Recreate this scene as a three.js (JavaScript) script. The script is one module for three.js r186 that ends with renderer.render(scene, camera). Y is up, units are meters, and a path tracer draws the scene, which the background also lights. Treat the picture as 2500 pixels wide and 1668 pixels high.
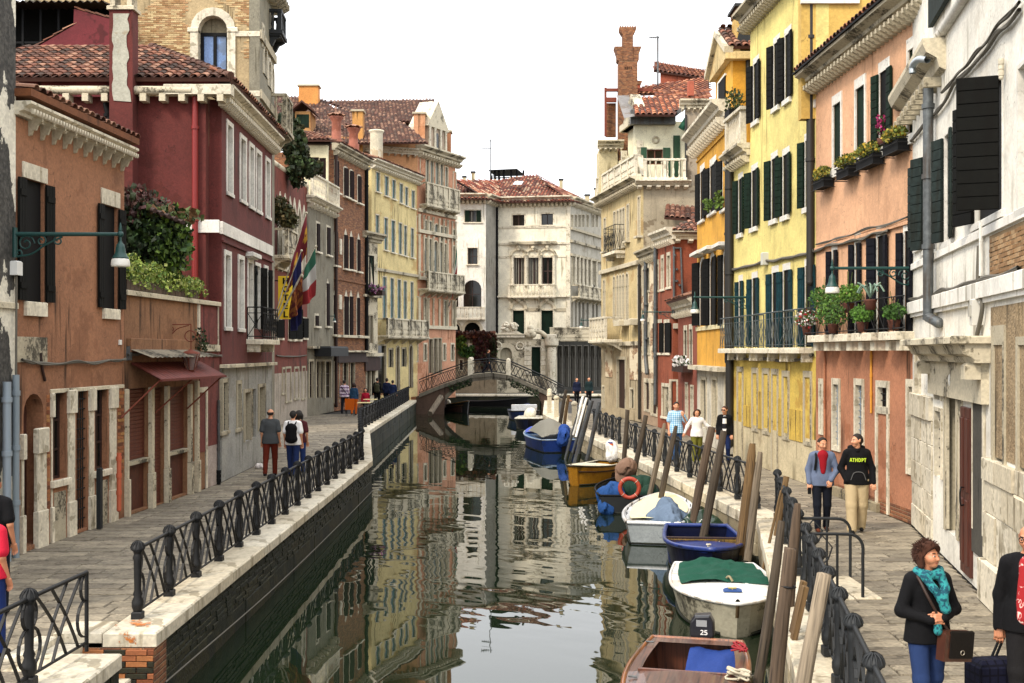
import*as THREE from 'three';
import{mergeGeometries}from 'three/addons/utils/BufferGeometryUtils.js';
import{FontLoader}from 'three/addons/loaders/FontLoader.js';
import{TextGeometry}from 'three/addons/geometries/TextGeometry.js';
const F=2766,CU=1250,HV=860,H=3.3,YW=-0.9;
const scene=new THREE.Scene();
const camera=new THREE.PerspectiveCamera(2*Math.atan(834/F)*180/Math.PI,2500/1668,0.1,900);
camera.position.set(0,H,0);
camera.lookAt(0,H,-10);
camera.setViewOffset(2500,1668,0,834-HV,2500,1668);
const renderer=new THREE.WebGLRenderer();
renderer.toneMapping=THREE.LinearToneMapping;
renderer.toneMappingExposure=1.25;
renderer.shadowMap.enabled=true;
const SUN=new THREE.Vector3(-0.56,0.8,0.58).normalize();
{
const w=128,h=64,a=new Float32Array(w*h*4),v=new THREE.Vector3();
for(let j=0;j<h;j++)for(let i=0;i<w;i++){
const el=((j+.5)/h-.5)*Math.PI,az=((i+.5)/w-.5)*2*Math.PI;
v.set(Math.cos(el)*Math.cos(az),Math.sin(el),Math.cos(el)*Math.sin(az));
const up=Math.max(0,v.y),glow=Math.pow(Math.max(0,v.dot(SUN)),5);
const L=v.y>-.02?1.4+.7*up+.9*glow:.5;
const o=(j*w+i)*4;
a[o]=L*(.985+.03*glow);a[o+1]=L;a[o+2]=L*(1.03-.05*glow);a[o+3]=1;
}
const t=new THREE.DataTexture(a,w,h,THREE.RGBAFormat,THREE.FloatType);
t.mapping=THREE.EquirectangularReflectionMapping;t.magFilter=THREE.LinearFilter;t.needsUpdate=true;
scene.background=t;scene.environment=t;
}
const sun=new THREE.DirectionalLight(0xfff1dc,2.7);
sun.position.copy(SUN).multiplyScalar(120).add(new THREE.Vector3(0,0,-40));
sun.target.position.set(0,0,-40);
sun.castShadow=true;sun.shadow.radius=20;sun.shadow.mapSize.set(4096,4096);
Object.assign(sun.shadow.camera,{left:-80,right:80,top:80,bottom:-80,near:1,far:300});
scene.add(sun,sun.target);
const V3=(x,y,z)=>new THREE.Vector3(x,y,z);
const M4=()=>new THREE.Matrix4();
const T=(x,y,z)=>M4().makeTranslation(x,y,z);
const RY=a=>M4().makeRotationY(a),RX=a=>M4().makeRotationX(a),RZ=a=>M4().makeRotationZ(a);
const SC=(x,y,z)=>M4().makeScale(x,y,z);
const rng=s=>()=>{s|=0;s=s+0x6D2B79F5|0;let t=Math.imul(s ^ s>>>15,1|s);t=t+Math.imul(t ^ t>>>7,61|t)^ t;return((t ^ t>>>14)>>>0)/4294967296;};
const R=rng(7),rr=(a,b)=>a+(b-a)*R(),pick=a=>a[Math.floor(R()*a.length)];
const clamp=(x,a,b)=>Math.min(b,Math.max(a,x)),lerp=(a,b,t)=>a+(b-a)*t,sst=(a,b,x)=>{const t=clamp((x-a)/(b-a),0,1);return t*t*(3-2*t);};
const W=(u,v,d)=>V3((u-CU)*d/F,H-(v-HV)*d/F,-d);
const xAt=(u,d)=>(u-CU)*d/F,yAt=(v,d)=>H-(v-HV)*d/F;
const zc=(ox,oy,k)=>(...a)=>a.map((v,i)=>(i%2?oy:ox)+v/k);
const za=zc(0,0,2.8),zb=zc(0,500,2.8),zC=zc(0,1000,2.347),zd=zc(600,0,2.8),ze=zc(560,500,3.137),zf=zc(560,900,3.137),
zg=zc(1080,380,3.733),zh=zc(1000,740,3.92),zi=zc(1440,0,3.137),zj=zc(1440,480,3.015),zk=zc(1780,0,2.614),zl=zc(1780,560,2.904),
zm=zc(1250,940,3.92),zn=zc(1400,1260,3.357),zo=zc(1900,1000,3.917),zp=zc(1950,1250,3.751),zq=zc(1500,960,4.611);
const used={};
function numbered(n){used[n]=(used[n]??-1)+1;return used[n]?n+'_'+String(used[n]).padStart(3,'0'):n;}
function tag(o,label,category,group,kind){if(label)o.userData.label=label;if(category)o.userData.category=category;if(group)o.userData.group=group;if(kind)o.userData.kind=kind;return o;}
function thing(name,label,category,pos=[0,0,0],turn=0,group){
const o=new THREE.Group();o.name=numbered(name);o.position.set(...pos);o.rotation.y=turn;scene.add(o);return tag(o,label,category,group);
}
function struct(o){o.userData.kind='structure';return o;}
function copyOf(root,label,pos,turn=0){const r=root.clone();r.name=numbered(root.name.replace(/_\d+$/,''));scene.add(r);r.position.set(...pos);r.rotation.y=turn;r.userData={...root.userData,label};return r;}
function sub(name,parent,m){const o=new THREE.Group();o.name=name;if(m)o.applyMatrix4(m);parent.add(o);return o;}
function mesh(name,geo,mat,parent,m){const o=new THREE.Mesh(geo,mat);o.name=parent===scene?numbered(name):name;o.castShadow=o.receiveShadow=true;if(m)o.applyMatrix4(m);parent.add(o);return o;}
function boxUV(g){
const p=g.attributes.position,n=g.attributes.normal,uv=new Float32Array(p.count*2);
for(let i=0;i<p.count;i+=3){
const ax=Math.abs(n.getX(i)+n.getX(i+1)+n.getX(i+2)),ay=Math.abs(n.getY(i)+n.getY(i+1)+n.getY(i+2)),az=Math.abs(n.getZ(i)+n.getZ(i+1)+n.getZ(i+2));
for(let k=i;k<i+3;k++){
const x=p.getX(k),y=p.getY(k),z=p.getZ(k);
if(az>=ax&&az>=ay){uv[k*2]=x;uv[k*2+1]=y;}else if(ax>=ay){uv[k*2]=z;uv[k*2+1]=y;}else{uv[k*2]=x;uv[k*2+1]=z;}
}
}
g.setAttribute('uv',new THREE.BufferAttribute(uv,2));return g;
}
function raw(g){const h=g.index?g.toNonIndexed():g.clone();if(!h.attributes.normal)h.computeVertexNormals();for(const k of Object.keys(h.attributes))if(k!=='position'&&k!=='normal')h.deleteAttribute(k);h.clearGroups();return h;}
class MB{
constructor(m){this.g=[];this.m=m;}
add(g,m){g=raw(g);if(m)g.applyMatrix4(m);if(this.m)g.applyMatrix4(this.m);this.g.push(g);return this;}
box(x0,x1,y0,y1,z0,z1,m){const g=new THREE.BoxGeometry(Math.abs(x1-x0),Math.abs(y1-y0),Math.abs(z1-z0));g.translate((x0+x1)/2,(y0+y1)/2,(z0+z1)/2);return this.add(g,m);}
cbox(x0,x1,y0,y1,z0,z1,c=.01,m){return this.add(chamfer(x0,x1,y0,y1,z0,z1,c),m);}
bar(a,b,r,seg=6,r2=r){
a=a.isVector3?a:V3(...a);b=b.isVector3?b:V3(...b);const d=b.clone().sub(a),l=d.length();if(l<1e-5)return this;
const g=new THREE.CylinderGeometry(r2,r,l,seg,1);g.translate(0,l/2,0);
return this.add(g,M4().compose(a,new THREE.Quaternion().setFromUnitVectors(V3(0,1,0),d.normalize()),V3(1,1,1)));
}
flat(a,b,w,t){
const[ax,ay]=a,[bx,by]=b,l=Math.hypot(bx-ax,by-ay);
return this.add(new THREE.BoxGeometry(l,w,t),T((ax+bx)/2,(ay+by)/2,a[2]??0).multiply(RZ(Math.atan2(by-ay,bx-ax))));
}
tube(pts,r,seg=20,rad=5,closed=false){return this.add(new THREE.TubeGeometry(new THREE.CatmullRomCurve3(pts.map(p=>p.isVector3?p:V3(...p)),closed),seg,r,rad,closed));}
lathe(prof,seg=10,m){return this.add(new THREE.LatheGeometry(prof.map(p=>new THREE.Vector2(p[0],p[1])),seg),m);}
ball(x,y,z,r,m,ws=10,hs=7){return this.add(new THREE.SphereGeometry(r,ws,hs),(m?m.clone():M4()).premultiply(T(x,y,z)));}
ext(pts,depth,m,holes=[],seg=8){
const sh=pts.isShape?pts:new THREE.Shape(pts.map(p=>new THREE.Vector2(...p)));
for(const h of holes)sh.holes.push(h.isPath?h:new THREE.Path(h.map(p=>new THREE.Vector2(...p))));
return this.add(new THREE.ExtrudeGeometry(sh,{depth,bevelEnabled:false,curveSegments:seg}),m);
}
quad(a,b,c,d){const g=new THREE.BufferGeometry(),P=[a,b,c,a,c,d].map(p=>p.isVector3?p.toArray():p).flat();g.setAttribute('position',new THREE.Float32BufferAttribute(P,3));g.computeVertexNormals();return this.add(g);}
geo(){return boxUV(this.g.length===1?this.g[0]:mergeGeometries(this.g));}
build(name,mat,parent,m){return this.g.length?mesh(name,this.geo(),mat,parent,m):null;}
}
function chamfer(x0,x1,y0,y1,z0,z1,c){
const P=[],q=(a,b,d,e)=>P.push(...a,...b,...d,...a,...d,...e),b=(x,y,z)=>[x,y,z];
const i=[x0+c,x1-c,y0,y1-c,z0+c,z1-c];
q(b(i[0],y1,i[5]),b(i[1],y1,i[5]),b(i[1],y1,i[4]),b(i[0],y1,i[4]));
q(b(x0,i[3],z1),b(x1,i[3],z1),b(i[1],y1,i[5]),b(i[0],y1,i[5]));q(b(x1,i[3],z1),b(x1,i[3],z0),b(i[1],y1,i[4]),b(i[1],y1,i[5]));
q(b(x1,i[3],z0),b(x0,i[3],z0),b(i[0],y1,i[4]),b(i[1],y1,i[4]));q(b(x0,i[3],z0),b(x0,i[3],z1),b(i[0],y1,i[5]),b(i[0],y1,i[4]));
q(b(x0,y0,z1),b(x1,y0,z1),b(x1,i[3],z1),b(x0,i[3],z1));q(b(x1,y0,z1),b(x1,y0,z0),b(x1,i[3],z0),b(x1,i[3],z1));
q(b(x1,y0,z0),b(x0,y0,z0),b(x0,i[3],z0),b(x1,i[3],z0));q(b(x0,y0,z0),b(x0,y0,z1),b(x0,i[3],z1),b(x0,i[3],z0));
q(b(x0,y0,z0),b(x1,y0,z0),b(x1,y0,z1),b(x0,y0,z1));
const g=new THREE.BufferGeometry();g.setAttribute('position',new THREE.Float32BufferAttribute(P,3));g.computeVertexNormals();return g;
}
const HT=new Float32Array(65536);{const q=rng(99);for(let i=0;i<65536;i++)HT[i]=q();}
const hsh=(x,y,s)=>HT[(Math.imul(x,73856093)^ Math.imul(y,19349663)^ Math.imul(s,83492791))>>>7&65535];
function vn(x,y,px,py,s){
const xi=Math.floor(x),yi=Math.floor(y);let fx=x-xi,fy=y-yi;fx=fx*fx*(3-2*fx);fy=fy*fy*(3-2*fy);
const x0=((xi%px)+px)%px,x1=(x0+1)%px,y0=((yi%py)+py)%py,y1=(y0+1)%py;
const a=hsh(x0,y0,s),b=hsh(x1,y0,s),c=hsh(x0,y1,s),d=hsh(x1,y1,s);
return a+(b-a)*fx+(c-a+(a-b-c+d)*fx)*fy;
}
function fbm(x,y,px,py,o,s){let v=0,a=.5,n=0;for(let i=0;i<o;i++){v+=a*vn(x,y,px,py,s+i*17);n+=a;a*=.5;x*=2;y*=2;px*=2;py*=2;}return v/n;}
function tex(w,h,metres,fn,srgb=true,metresY=metres*h/w){
const a=new Uint8Array(w*h*4);
for(let y=0;y<h;y++)for(let x=0;x<w;x++){
const c=fn(x/w,y/h),o=(y*w+x)*4;
if(typeof c==='number')a[o]=a[o+1]=a[o+2]=clamp(c*255,0,255);else{a[o]=clamp(c[0],0,255);a[o+1]=clamp(c[1],0,255);a[o+2]=clamp(c[2],0,255);}
a[o+3]=255;
}
const t=new THREE.DataTexture(a,w,h);t.wrapS=t.wrapT=THREE.RepeatWrapping;t.magFilter=t.minFilter=THREE.LinearFilter;
if(srgb)t.colorSpace=THREE.SRGBColorSpace;t.repeat.set(1/metres,1/metresY);t.needsUpdate=true;return t;
}
const mixc=(a,b,t)=>[a[0]+(b[0]-a[0])*t,a[1]+(b[1]-a[1])*t,a[2]+(b[2]-a[2])*t];
const scl=(a,k)=>[a[0]*k,a[1]*k,a[2]*k];
function plaster(streak,patch,grain,seed,dirt=[.62,.6,.55],bare=[.78,.74,.7]){
return tex(1024,1024,7,(x,y)=>{
const big=fbm(x*5,y*5,5,5,5,seed),mid=fbm(x*22,y*22,22,22,4,seed+3),fine=vn(x*340,y*340,340,340,seed+5)*.5+vn(x*170,y*170,170,170,seed+6)*.5;
let c=scl([250,250,250],.9+.2*(big-.5)+.12*(mid-.5)+grain*(fine-.5));
const st=sst(.56,.82,fbm(x*60,y*5,60,5,4,seed+8))*sst(.42,.7,fbm(x*6,y*4,6,4,3,seed+9))*streak*(.6+.8*fine);
c=mixc(c,[c[0]*dirt[0],c[1]*dirt[1],c[2]*dirt[2]],clamp(st,0,.9));
const pt=sst(.60,.66,.8*fbm(x*9,y*9,9,9,6,seed+20)+.2*fbm(x*60,y*60,60,60,2,seed+25))*patch*(.6+.5*fine);
c=mixc(c,[c[0]*bare[0],c[1]*bare[1],c[2]*bare[2]],pt);
const ck=Math.abs(fbm(x*9,y*9,9,9,5,seed+30)-.5);if(ck<.0025)c=scl(c,.8);
return c;
});
}
const bumpPlaster=tex(512,512,1.6,(x,y)=>.55*fbm(x*12,y*12,12,12,5,41)+.45*fbm(x*60,y*60,60,60,2,43),false);
const TX={a:plaster(.75,.25,.12,1),b:plaster(1,.6,.18,60,[.5,.48,.42],[.82,.72,.62]),c:plaster(.5,.9,.12,120,[.6,.58,.52],[.7,.66,.62])};
TX.d=plaster(1.1,.5,.2,200,[.42,.4,.34],[.8,.76,.72]);
function pl(color,k='a',o={}){return new THREE.MeshStandardMaterial({color,map:TX[k],bumpMap:bumpPlaster,bumpScale:o.bump??.006,roughness:.93});}
function flat(color,roughness=.8,o={}){return new THREE.MeshStandardMaterial({color,roughness,...o});}
const texStone=tex(1024,1024,4,(x,y)=>{
const b=fbm(x*6,y*6,6,6,6,300),f=fbm(x*90,y*90,90,90,3,310),st=sst(.55,.8,fbm(x*40,y*4,40,4,4,320))*sst(.4,.65,fbm(x*5,y*5,5,5,3,330));
let c=scl([252,248,238],.84+.22*(b-.5)+.2*(f-.5));c=mixc(c,[120,112,96],st*.75);
return mixc(c,[120,114,98],sst(.64,.7,fbm(x*24,y*24,24,24,5,340))*.5);
});
const texDirty=tex(1024,1024,3,(x,y)=>{
const b=fbm(x*5,y*5,5,5,6,400),f=fbm(x*80,y*80,80,80,3,410);
const c=mixc([236,230,214],[92,88,78],sst(.5,.68,b*.7+f*.3));return scl(c,.9+.2*(f-.5));
});
const texPeel=tex(1024,1024,3,(x,y)=>{
const f=fbm(x*70,y*70,70,70,3,510),m=fbm(x*6,y*3,6,3,7,500),k=sst(.485,.5,m+.1*(f-.5));
return mixc(scl([236,230,212],.9+.2*(f-.5)),scl([74,72,68],.7+.8*(f-.3)),k);
});
function brickTex(cols,mortar,seed,plasterCol){
return tex(1024,1024,2,(x,y)=>{
const rows=28,ry=y*rows,r=Math.floor(ry),fy=ry-r,cx=x*8+(r%2)*.5,c=Math.floor(cx),fx=cx-c,wob=.02*(vn(x*120,y*120,120,120,seed)-.5);
const n=fbm(x*100,y*100,100,100,3,seed+4),e=Math.min(fx*8/8*3.6,(1-fx)*3.6,fy,1-fy)+wob;
const h=hsh(((c%8)+8)%8,r,seed),k=cols[Math.floor(h*cols.length*.999)];
let o=mixc(scl(k,.82+.36*(n-.3)),mortar,1-sst(.07,.15,e));o=scl(o,.9+.25*(fbm(x*4,y*4,4,4,4,seed+9)-.5));
if(plasterCol)o=mixc(o,plasterCol,sst(.55,.58,fbm(x*3,y*3,3,3,6,seed+12)));
return o;
});
}
const bumpBrick=tex(512,512,2,(x,y)=>{const ry=y*28,r=Math.floor(ry),fy=ry-r,cx=x*8+(r%2)*.5,fx=cx-Math.floor(cx);return sst(.05,.16,Math.min(fx*3.6,(1-fx)*3.6,fy,1-fy))*(.8+.2*vn(x*100,y*100,100,100,77));},false);
const texWood=tex(512,1024,1,(x,y)=>{const g=fbm(x*60,y*5,60,5,4,600),l=fbm(x*8,y*2,8,2,4,610);return scl([250,240,225],.55+.55*g*.8+.3*(l-.3)-.25*sst(.62,.7,fbm(x*40,y*3,40,3,3,620)));});
const bumpWood=tex(256,512,1,(x,y)=>fbm(x*50,y*4,50,4,4,640),false);
const texRust=tex(512,512,2,(x,y)=>{const f=fbm(x*40,y*40,40,40,3,650),s=sst(.5,.75,fbm(x*30,y*4,30,4,4,660));return mixc(scl([245,245,245],.85+.3*(f-.5)),[170,140,120],s*.6);});
const texSlab=tex(1024,1024,5,(x,y)=>{const b=fbm(x*8,y*8,8,8,5,700),f=fbm(x*110,y*110,110,110,3,710);let c=scl([250,246,238],.74+.3*(b-.5)+.34*(f-.5));return mixc(c,[90,84,76],sst(.62,.72,fbm(x*16,y*16,16,16,5,720))*.55);});
const texMoss=tex(1024,512,4,(x,y)=>{const b=fbm(x*10,y*5,10,5,5,740),f=fbm(x*90,y*45,90,45,3,750);return scl(mixc([88,80,58],[38,48,18],sst(.38,.6,b)),.55+.9*f);});
const texCloth=tex(512,512,.6,(x,y)=>.55*fbm(x*5,y*5,5,5,4,770)+.3*fbm(x*14,y*9,14,9,3,772)+.15*vn(x*200,y*200,200,200,780),false);
const M={
white:new THREE.MeshStandardMaterial({color:0xf2ecdd,map:texStone,bumpMap:bumpPlaster,bumpScale:.004,roughness:.85}),
whiteClean:new THREE.MeshStandardMaterial({color:0xf6f3ea,map:TX.a,roughness:.85}),
grey:new THREE.MeshStandardMaterial({color:0xc9c3b5,map:texDirty,bumpMap:bumpPlaster,bumpScale:.005,roughness:.9}),
dirty:new THREE.MeshStandardMaterial({color:0xe6e0d2,map:texDirty,bumpMap:bumpPlaster,bumpScale:.005,roughness:.9}),
peel:new THREE.MeshStandardMaterial({map:texPeel,bumpMap:bumpPlaster,bumpScale:.008,roughness:.95}),
glass:new THREE.MeshStandardMaterial({color:0x121513,roughness:.08}),
dark:new THREE.MeshPhysicalMaterial({color:0x090908,roughness:.9,specularIntensity:.3}),black:new THREE.MeshPhysicalMaterial({color:0x0b0c0e,roughness:.75,specularIntensity:.4}),iron:flat(0x121315,.6,{metalness:.3,bumpMap:bumpPlaster,bumpScale:.003}),ironGrey:flat(0x1f2225,.6,{metalness:.3,bumpMap:bumpPlaster,bumpScale:.003}),
shBlack:new THREE.MeshPhysicalMaterial({color:0x0c0d0a,specularIntensity:.35,roughness:.8,map:texRust}),shGreen:new THREE.MeshPhysicalMaterial({color:0x11291c,specularIntensity:.35,roughness:.8,map:texRust}),shTeal:new THREE.MeshPhysicalMaterial({color:0x123c45,specularIntensity:.35,roughness:.8,map:texRust}),
shNavy:new THREE.MeshPhysicalMaterial({color:0x10121e,specularIntensity:.35,roughness:.8,map:texRust}),shGrey:new THREE.MeshPhysicalMaterial({color:0x2a3634,specularIntensity:.35,roughness:.8,map:texRust}),shBrown:new THREE.MeshPhysicalMaterial({color:0x241110,specularIntensity:.35,roughness:.8,map:texRust}),
shBlue:new THREE.MeshStandardMaterial({color:0x587a80,roughness:.7,map:texRust}),
wood:new THREE.MeshStandardMaterial({color:0x7a4a33,roughness:.7,map:texWood}),woodDark:new THREE.MeshStandardMaterial({color:0x3a2018,roughness:.7,map:texWood}),
tileDark:flat(0x4a2c22,.9),pipeBrown:flat(0x1e1b17,.6),pipeGrey:flat(0x6d7376,.5,{metalness:.3,map:texRust}),cable:flat(0x5b574e,.8),
green:flat(0x0f3b38,.5),rustCol:flat(0x6b2f1d,.8),
};
for(const k in M)M[k].name=k;
M.brickTower=new THREE.MeshStandardMaterial({map:brickTex([[214,178,128],[198,158,110],[226,194,142],[190,140,100]],[176,158,128],11,[160,152,134]),bumpMap:bumpBrick,bumpScale:.012,roughness:.95});
M.brickRed=new THREE.MeshStandardMaterial({map:brickTex([[156,98,62],[138,82,52],[172,114,74],[120,74,52]],[140,112,84],23),bumpMap:bumpBrick,bumpScale:.012,roughness:.95});
M.brickPale=new THREE.MeshStandardMaterial({map:brickTex([[200,160,120],[184,136,100],[212,178,140],[160,112,84]],[190,176,150],37,[214,200,172]),bumpMap:bumpBrick,bumpScale:.012,roughness:.95});
const brickMats=[0x9a5c38,0x83492b,0xa96c40,0x6f4128,0xb0804c].map(c=>new THREE.MeshStandardMaterial({color:c,map:TX.b,roughness:.95,bumpMap:bumpPlaster,bumpScale:.004}));
const paleBrickMats=[0xd0b285,0xc09e70,0xddc493,0xb88f66,0xa98156].map(c=>new THREE.MeshStandardMaterial({color:c,map:TX.b,roughness:.95,bumpMap:bumpPlaster,bumpScale:.004}));
const tileMats=[0x8f5c45,0x784a38,0x5b3c2f,0xa87c64,0x47342a,0x6c4838].map(c=>new THREE.MeshStandardMaterial({color:c,map:TX.b,roughness:.95}));
const slabMats=[0xb3aa99,0xa69d8c,0xbfb5a2,0x988f80].map(c=>new THREE.MeshStandardMaterial({color:c,map:texSlab,bumpMap:bumpPlaster,bumpScale:.004,roughness:.8}));
const kerbMats=[0xe9e2d2,0xdfd6c3,0xf0eadc].map(c=>new THREE.MeshStandardMaterial({color:c,map:texStone,bumpMap:bumpPlaster,bumpScale:.008,roughness:.85}));
class Frame{
constructor(house,A,B){
const dx=B[0]-A[0],dz=A[1]-B[1];this.A=A;this.B=B;this.L=Math.hypot(dx,dz);this.ux=dx/this.L;this.uz=dz/this.L;this.house=house;this.holes=[];
this.world=T(A[0],0,-A[1]).multiply(RY(Math.atan2(-this.uz,this.ux)));
this.m=house?house.world.clone().invert().multiply(this.world):M4();
}
s(u){const k=(u-CU)/F;return(k*this.A[1]-this.A[0])/(this.ux+k*this.uz);}
d(u){return this.A[1]-this.s(u)*this.uz;}
y(u,v){return H-(v-HV)*this.d(u)/F;}
rect(q){const[u0,v0,u1,v1]=q,um=(u0+u1)/2;return[this.s(u0),this.s(u1),this.y(um,v1),this.y(um,v0)];}
at(s,t,z=0){return this.m.clone().multiply(T(s,t,z));}
}
class House{
constructor(name,label,cat,A,B){
const dz=A[1]-B[1],dx=B[0]-A[0];this.world=T(A[0],0,-A[1]).multiply(RY(Math.atan2(-dz,dx)));
this.g=thing(name,label,cat);this.g.applyMatrix4(this.world);this.main=new Frame(this,A,B);this.L=this.main.L;
}
face(A,B){return new Frame(this,A,B);}
part(name){return sub(name,this.g);}
inv(){return this.world.clone().invert();}
}
function wall(fr,pts,mat,th=.32,name='wall',z=0,only=null){
const xs=pts.map(p=>p[0]),ys=pts.map(p=>p[1]),x0=Math.min(...xs),x1=Math.max(...xs),y0=Math.min(...ys),y1=Math.max(...ys);
const hs=[];for(const h of fr.holes){const b=h.bb;if(b[0]>x0+.01&&b[1]<x1-.01&&b[2]>y0+.005&&b[3]<y1-.01)hs.push(h.path.map(p=>p));}
const b=new MB();b.ext(pts,th,T(0,0,z-th),hs,10);return b.build(name,mat,fr.house.g,fr.m);
}
const rectP=(s0,s1,t0,t1)=>[[s0,t0],[s1,t0],[s1,t1],[s0,t1]];
function openingPath(s0,s1,t0,t1,arch){
if(!arch)return rectP(s0,s1,t0,t1);
const w=s1-s0,c=(s0+s1)/2,p=[[s0,t0],[s1,t0]],n=8;
if(arch==='round'){const r=w/2,yb=Math.max(t0+.05,t1-r);for(let i=0;i<=n;i++){const a=Math.PI*i/n;p.push([c+r*Math.cos(a),yb+(t1-yb)*Math.sin(a)]);}}
else if(arch==='seg'){const yb=t1-w*.18;for(let i=0;i<=n;i++){const a=Math.PI*i/n;p.push([c+w/2*Math.cos(a),yb+(t1-yb)*Math.sin(a)]);}}
else{const yb=t1-w*1.15;for(let i=0;i<=n;i++){const k=i/n;p.push([s1-w/2*Math.pow(k,1.7),yb+(t1-yb)*Math.pow(k,.85)]);}for(let i=n-1;i>=0;i--){const k=i/n;p.push([s0+w/2*Math.pow(k,1.7),yb+(t1-yb)*Math.pow(k,.85)]);}}
return p;
}
function leafGeo(w,h,sgn,style){
const b=new MB(),X=a=>sgn>0?a:-a;
if(style==='plank'){const n=3;for(let i=0;i<n;i++)b.box(X(w*i/n+.004),X(w*(i+1)/n-.004),0,h,-.018,.018);for(const k of[.12,.88])b.box(X(.02),X(w-.02),h*k-.05,h*k+.05,-.034,-.018);}
else{const n=Math.max(4,Math.round(h/.17));b.box(X(.002),X(w),0,h,-.012,.012);for(let i=0;i<n;i++)b.box(X(.012),X(w-.012),h*i/n+.008,h*(i+1)/n-.006,.012,.026).box(X(.012),X(w-.012),h*i/n+.008,h*(i+1)/n-.006,-.026,-.012);}
return b.geo();
}
const leafCache={};
function leaf(w,h,sgn,style){const k=[w.toFixed(2),h.toFixed(2),sgn,style].join();return leafCache[k]??=leafGeo(w,h,sgn,style);}
function win(fr,q,o={}){
if(o.sh&&o.fill==='panel')o={...o,dep:.06,proud:.012};const[s0,s1,t0,t1]=o.m?q:fr.rect(q),w=s1-s0,h=t1-t0,dep=(o.dep??.2)*(fr.house.depK??1),sur=o.sur??0,pr=o.proud??.035,sm=o.surMat??M.white;
if(!(w>.02&&h>.02)){console.log('bad window',fr.house.g.name,w,h);return null;}
const e=sur?Math.min(.02,sur*.5):0,path=openingPath(s0,s1,t0,t1,o.arch);fr.holes.push({bb:[s0,s1,t0,t1],path:e?openingPath(s0-e,s1+e,t0-(o.bot?e:0),t1+e,o.arch):path});
const g=sub(o.name??'window',fr.house.g,fr.at(s0,t0));const lp=path.map(p=>[p[0]-s0,p[1]-t0]);
if(sur){
const b=new MB(),li=o.lintel??sur,bot=o.bot??0;
if(o.arch){const outer=openingPath(-sur,w+sur,-bot,h+li,o.arch);b.ext(outer,dep+pr-.02,T(0,0,-dep+.02),[lp]);}
else{b.box(-sur,0,-bot,h+li,-dep+.02,pr);b.box(w,w+sur,-bot,h+li,-dep+.02,pr);b.box(0,w,h,h+li,-dep+.02,pr-.003);if(bot)b.box(0,w,-bot,0,-dep+.02,pr-.003);}
b.build('frame',sm,g);
}
if(o.lintelOnly)new MB().cbox(-.08,w+.08,h+.002,h+o.lintelOnly,-.05,.03,.006).build('lintel',sm,g);
if(o.sill){const sw=o.sillW??.1;new MB().cbox(-sw-sur,w+sw+sur,-(o.sillH??.1),-.003,-dep+.03,o.sill,.012).build('sill',o.sillMat??sm,g);}
if(o.hood)new MB().cbox(-.18-sur,w+.18+sur,h+(o.lintel??sur)+.04,h+(o.lintel??sur)+.16,-.02,o.hood,.02).box(-.1-sur,w+.1+sur,h+(o.lintel??sur),h+(o.lintel??sur)+.04,-.02,o.hood*.6).build('hood',sm,g);
const fill=o.fill??'glass';
if(fill!=='none'){
const b=new MB();b.ext(openingPath(-.03,w+.03,-.03,h+.03,o.arch),.02,T(0,0,-dep-.02));
b.build(fill==='glass'?'pane':fill==='closed'?'shutter':'panel',fill==='glass'?(o.glass??M.glass):(o.fillMat??o.sh??M.shBlack),g);
}
if(o.sash){const b=new MB(),z=-dep+.01,t=o.sashW??.05;b.box(0,t,0,h,z-.02,z+.02).box(w-t,w,0,h,z-.02,z+.02).box(t,w-t,0,t,z-.02,z+.02);if(!o.arch)b.box(t,w-t,h-t,h,z-.02,z+.02);for(let i=1;i<o.sash[0];i++)b.box(w*i/o.sash[0]-t*.6,w*i/o.sash[0]+t*.6,t,h-t,z-.02,z+.021);for(let i=1;i<o.sash[1];i++)b.box(t,w-t,h*i/o.sash[1]-t*.4,h*i/o.sash[1]+t*.4,z-.018,z+.018);b.build('sash',o.sashMat??M.woodDark,g);}
if(o.curtain){const b=new MB();for(const i of[0,1,2.4,4.6,6]){const k=w*(i+.5)/7;b.bar([k,.1,-dep+.003],[k,h-.08,-dep+.003],w/22,6);}b.build('curtain',flat(0x8d8a80,.9),g);}
if(o.bars){const b=new MB(),[nv,nh]=o.bars,z=o.barZ??-.05;for(let i=1;i<nv;i++)b.bar([w*i/nv,0,z],[w*i/nv,h,z],.011,5);for(let i=1;i<nh;i++)b.bar([0,h*i/nh,z],[w,h*i/nh,z],.011,5);b.build('grille',o.barMat??M.iron,g);}
if(o.sh&&fill!=='closed'){
const[oa,ob]=o.open??[168,177],hw=w/2*(o.leafW??1),hh=h*.985,zz=pr+.025;
if(oa!=null){const m=mesh('shutter',leaf(hw,hh,1,o.st),o.sh,g);m.position.set(0,.008,zz);m.rotation.y=-oa*Math.PI/180;}
if(ob!=null){const m=mesh('shutter',leaf(hw,hh,-1,o.st),o.sh,g);m.position.set(w,.008,zz);m.rotation.y=ob*Math.PI/180;}
}
return g;
}
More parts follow.
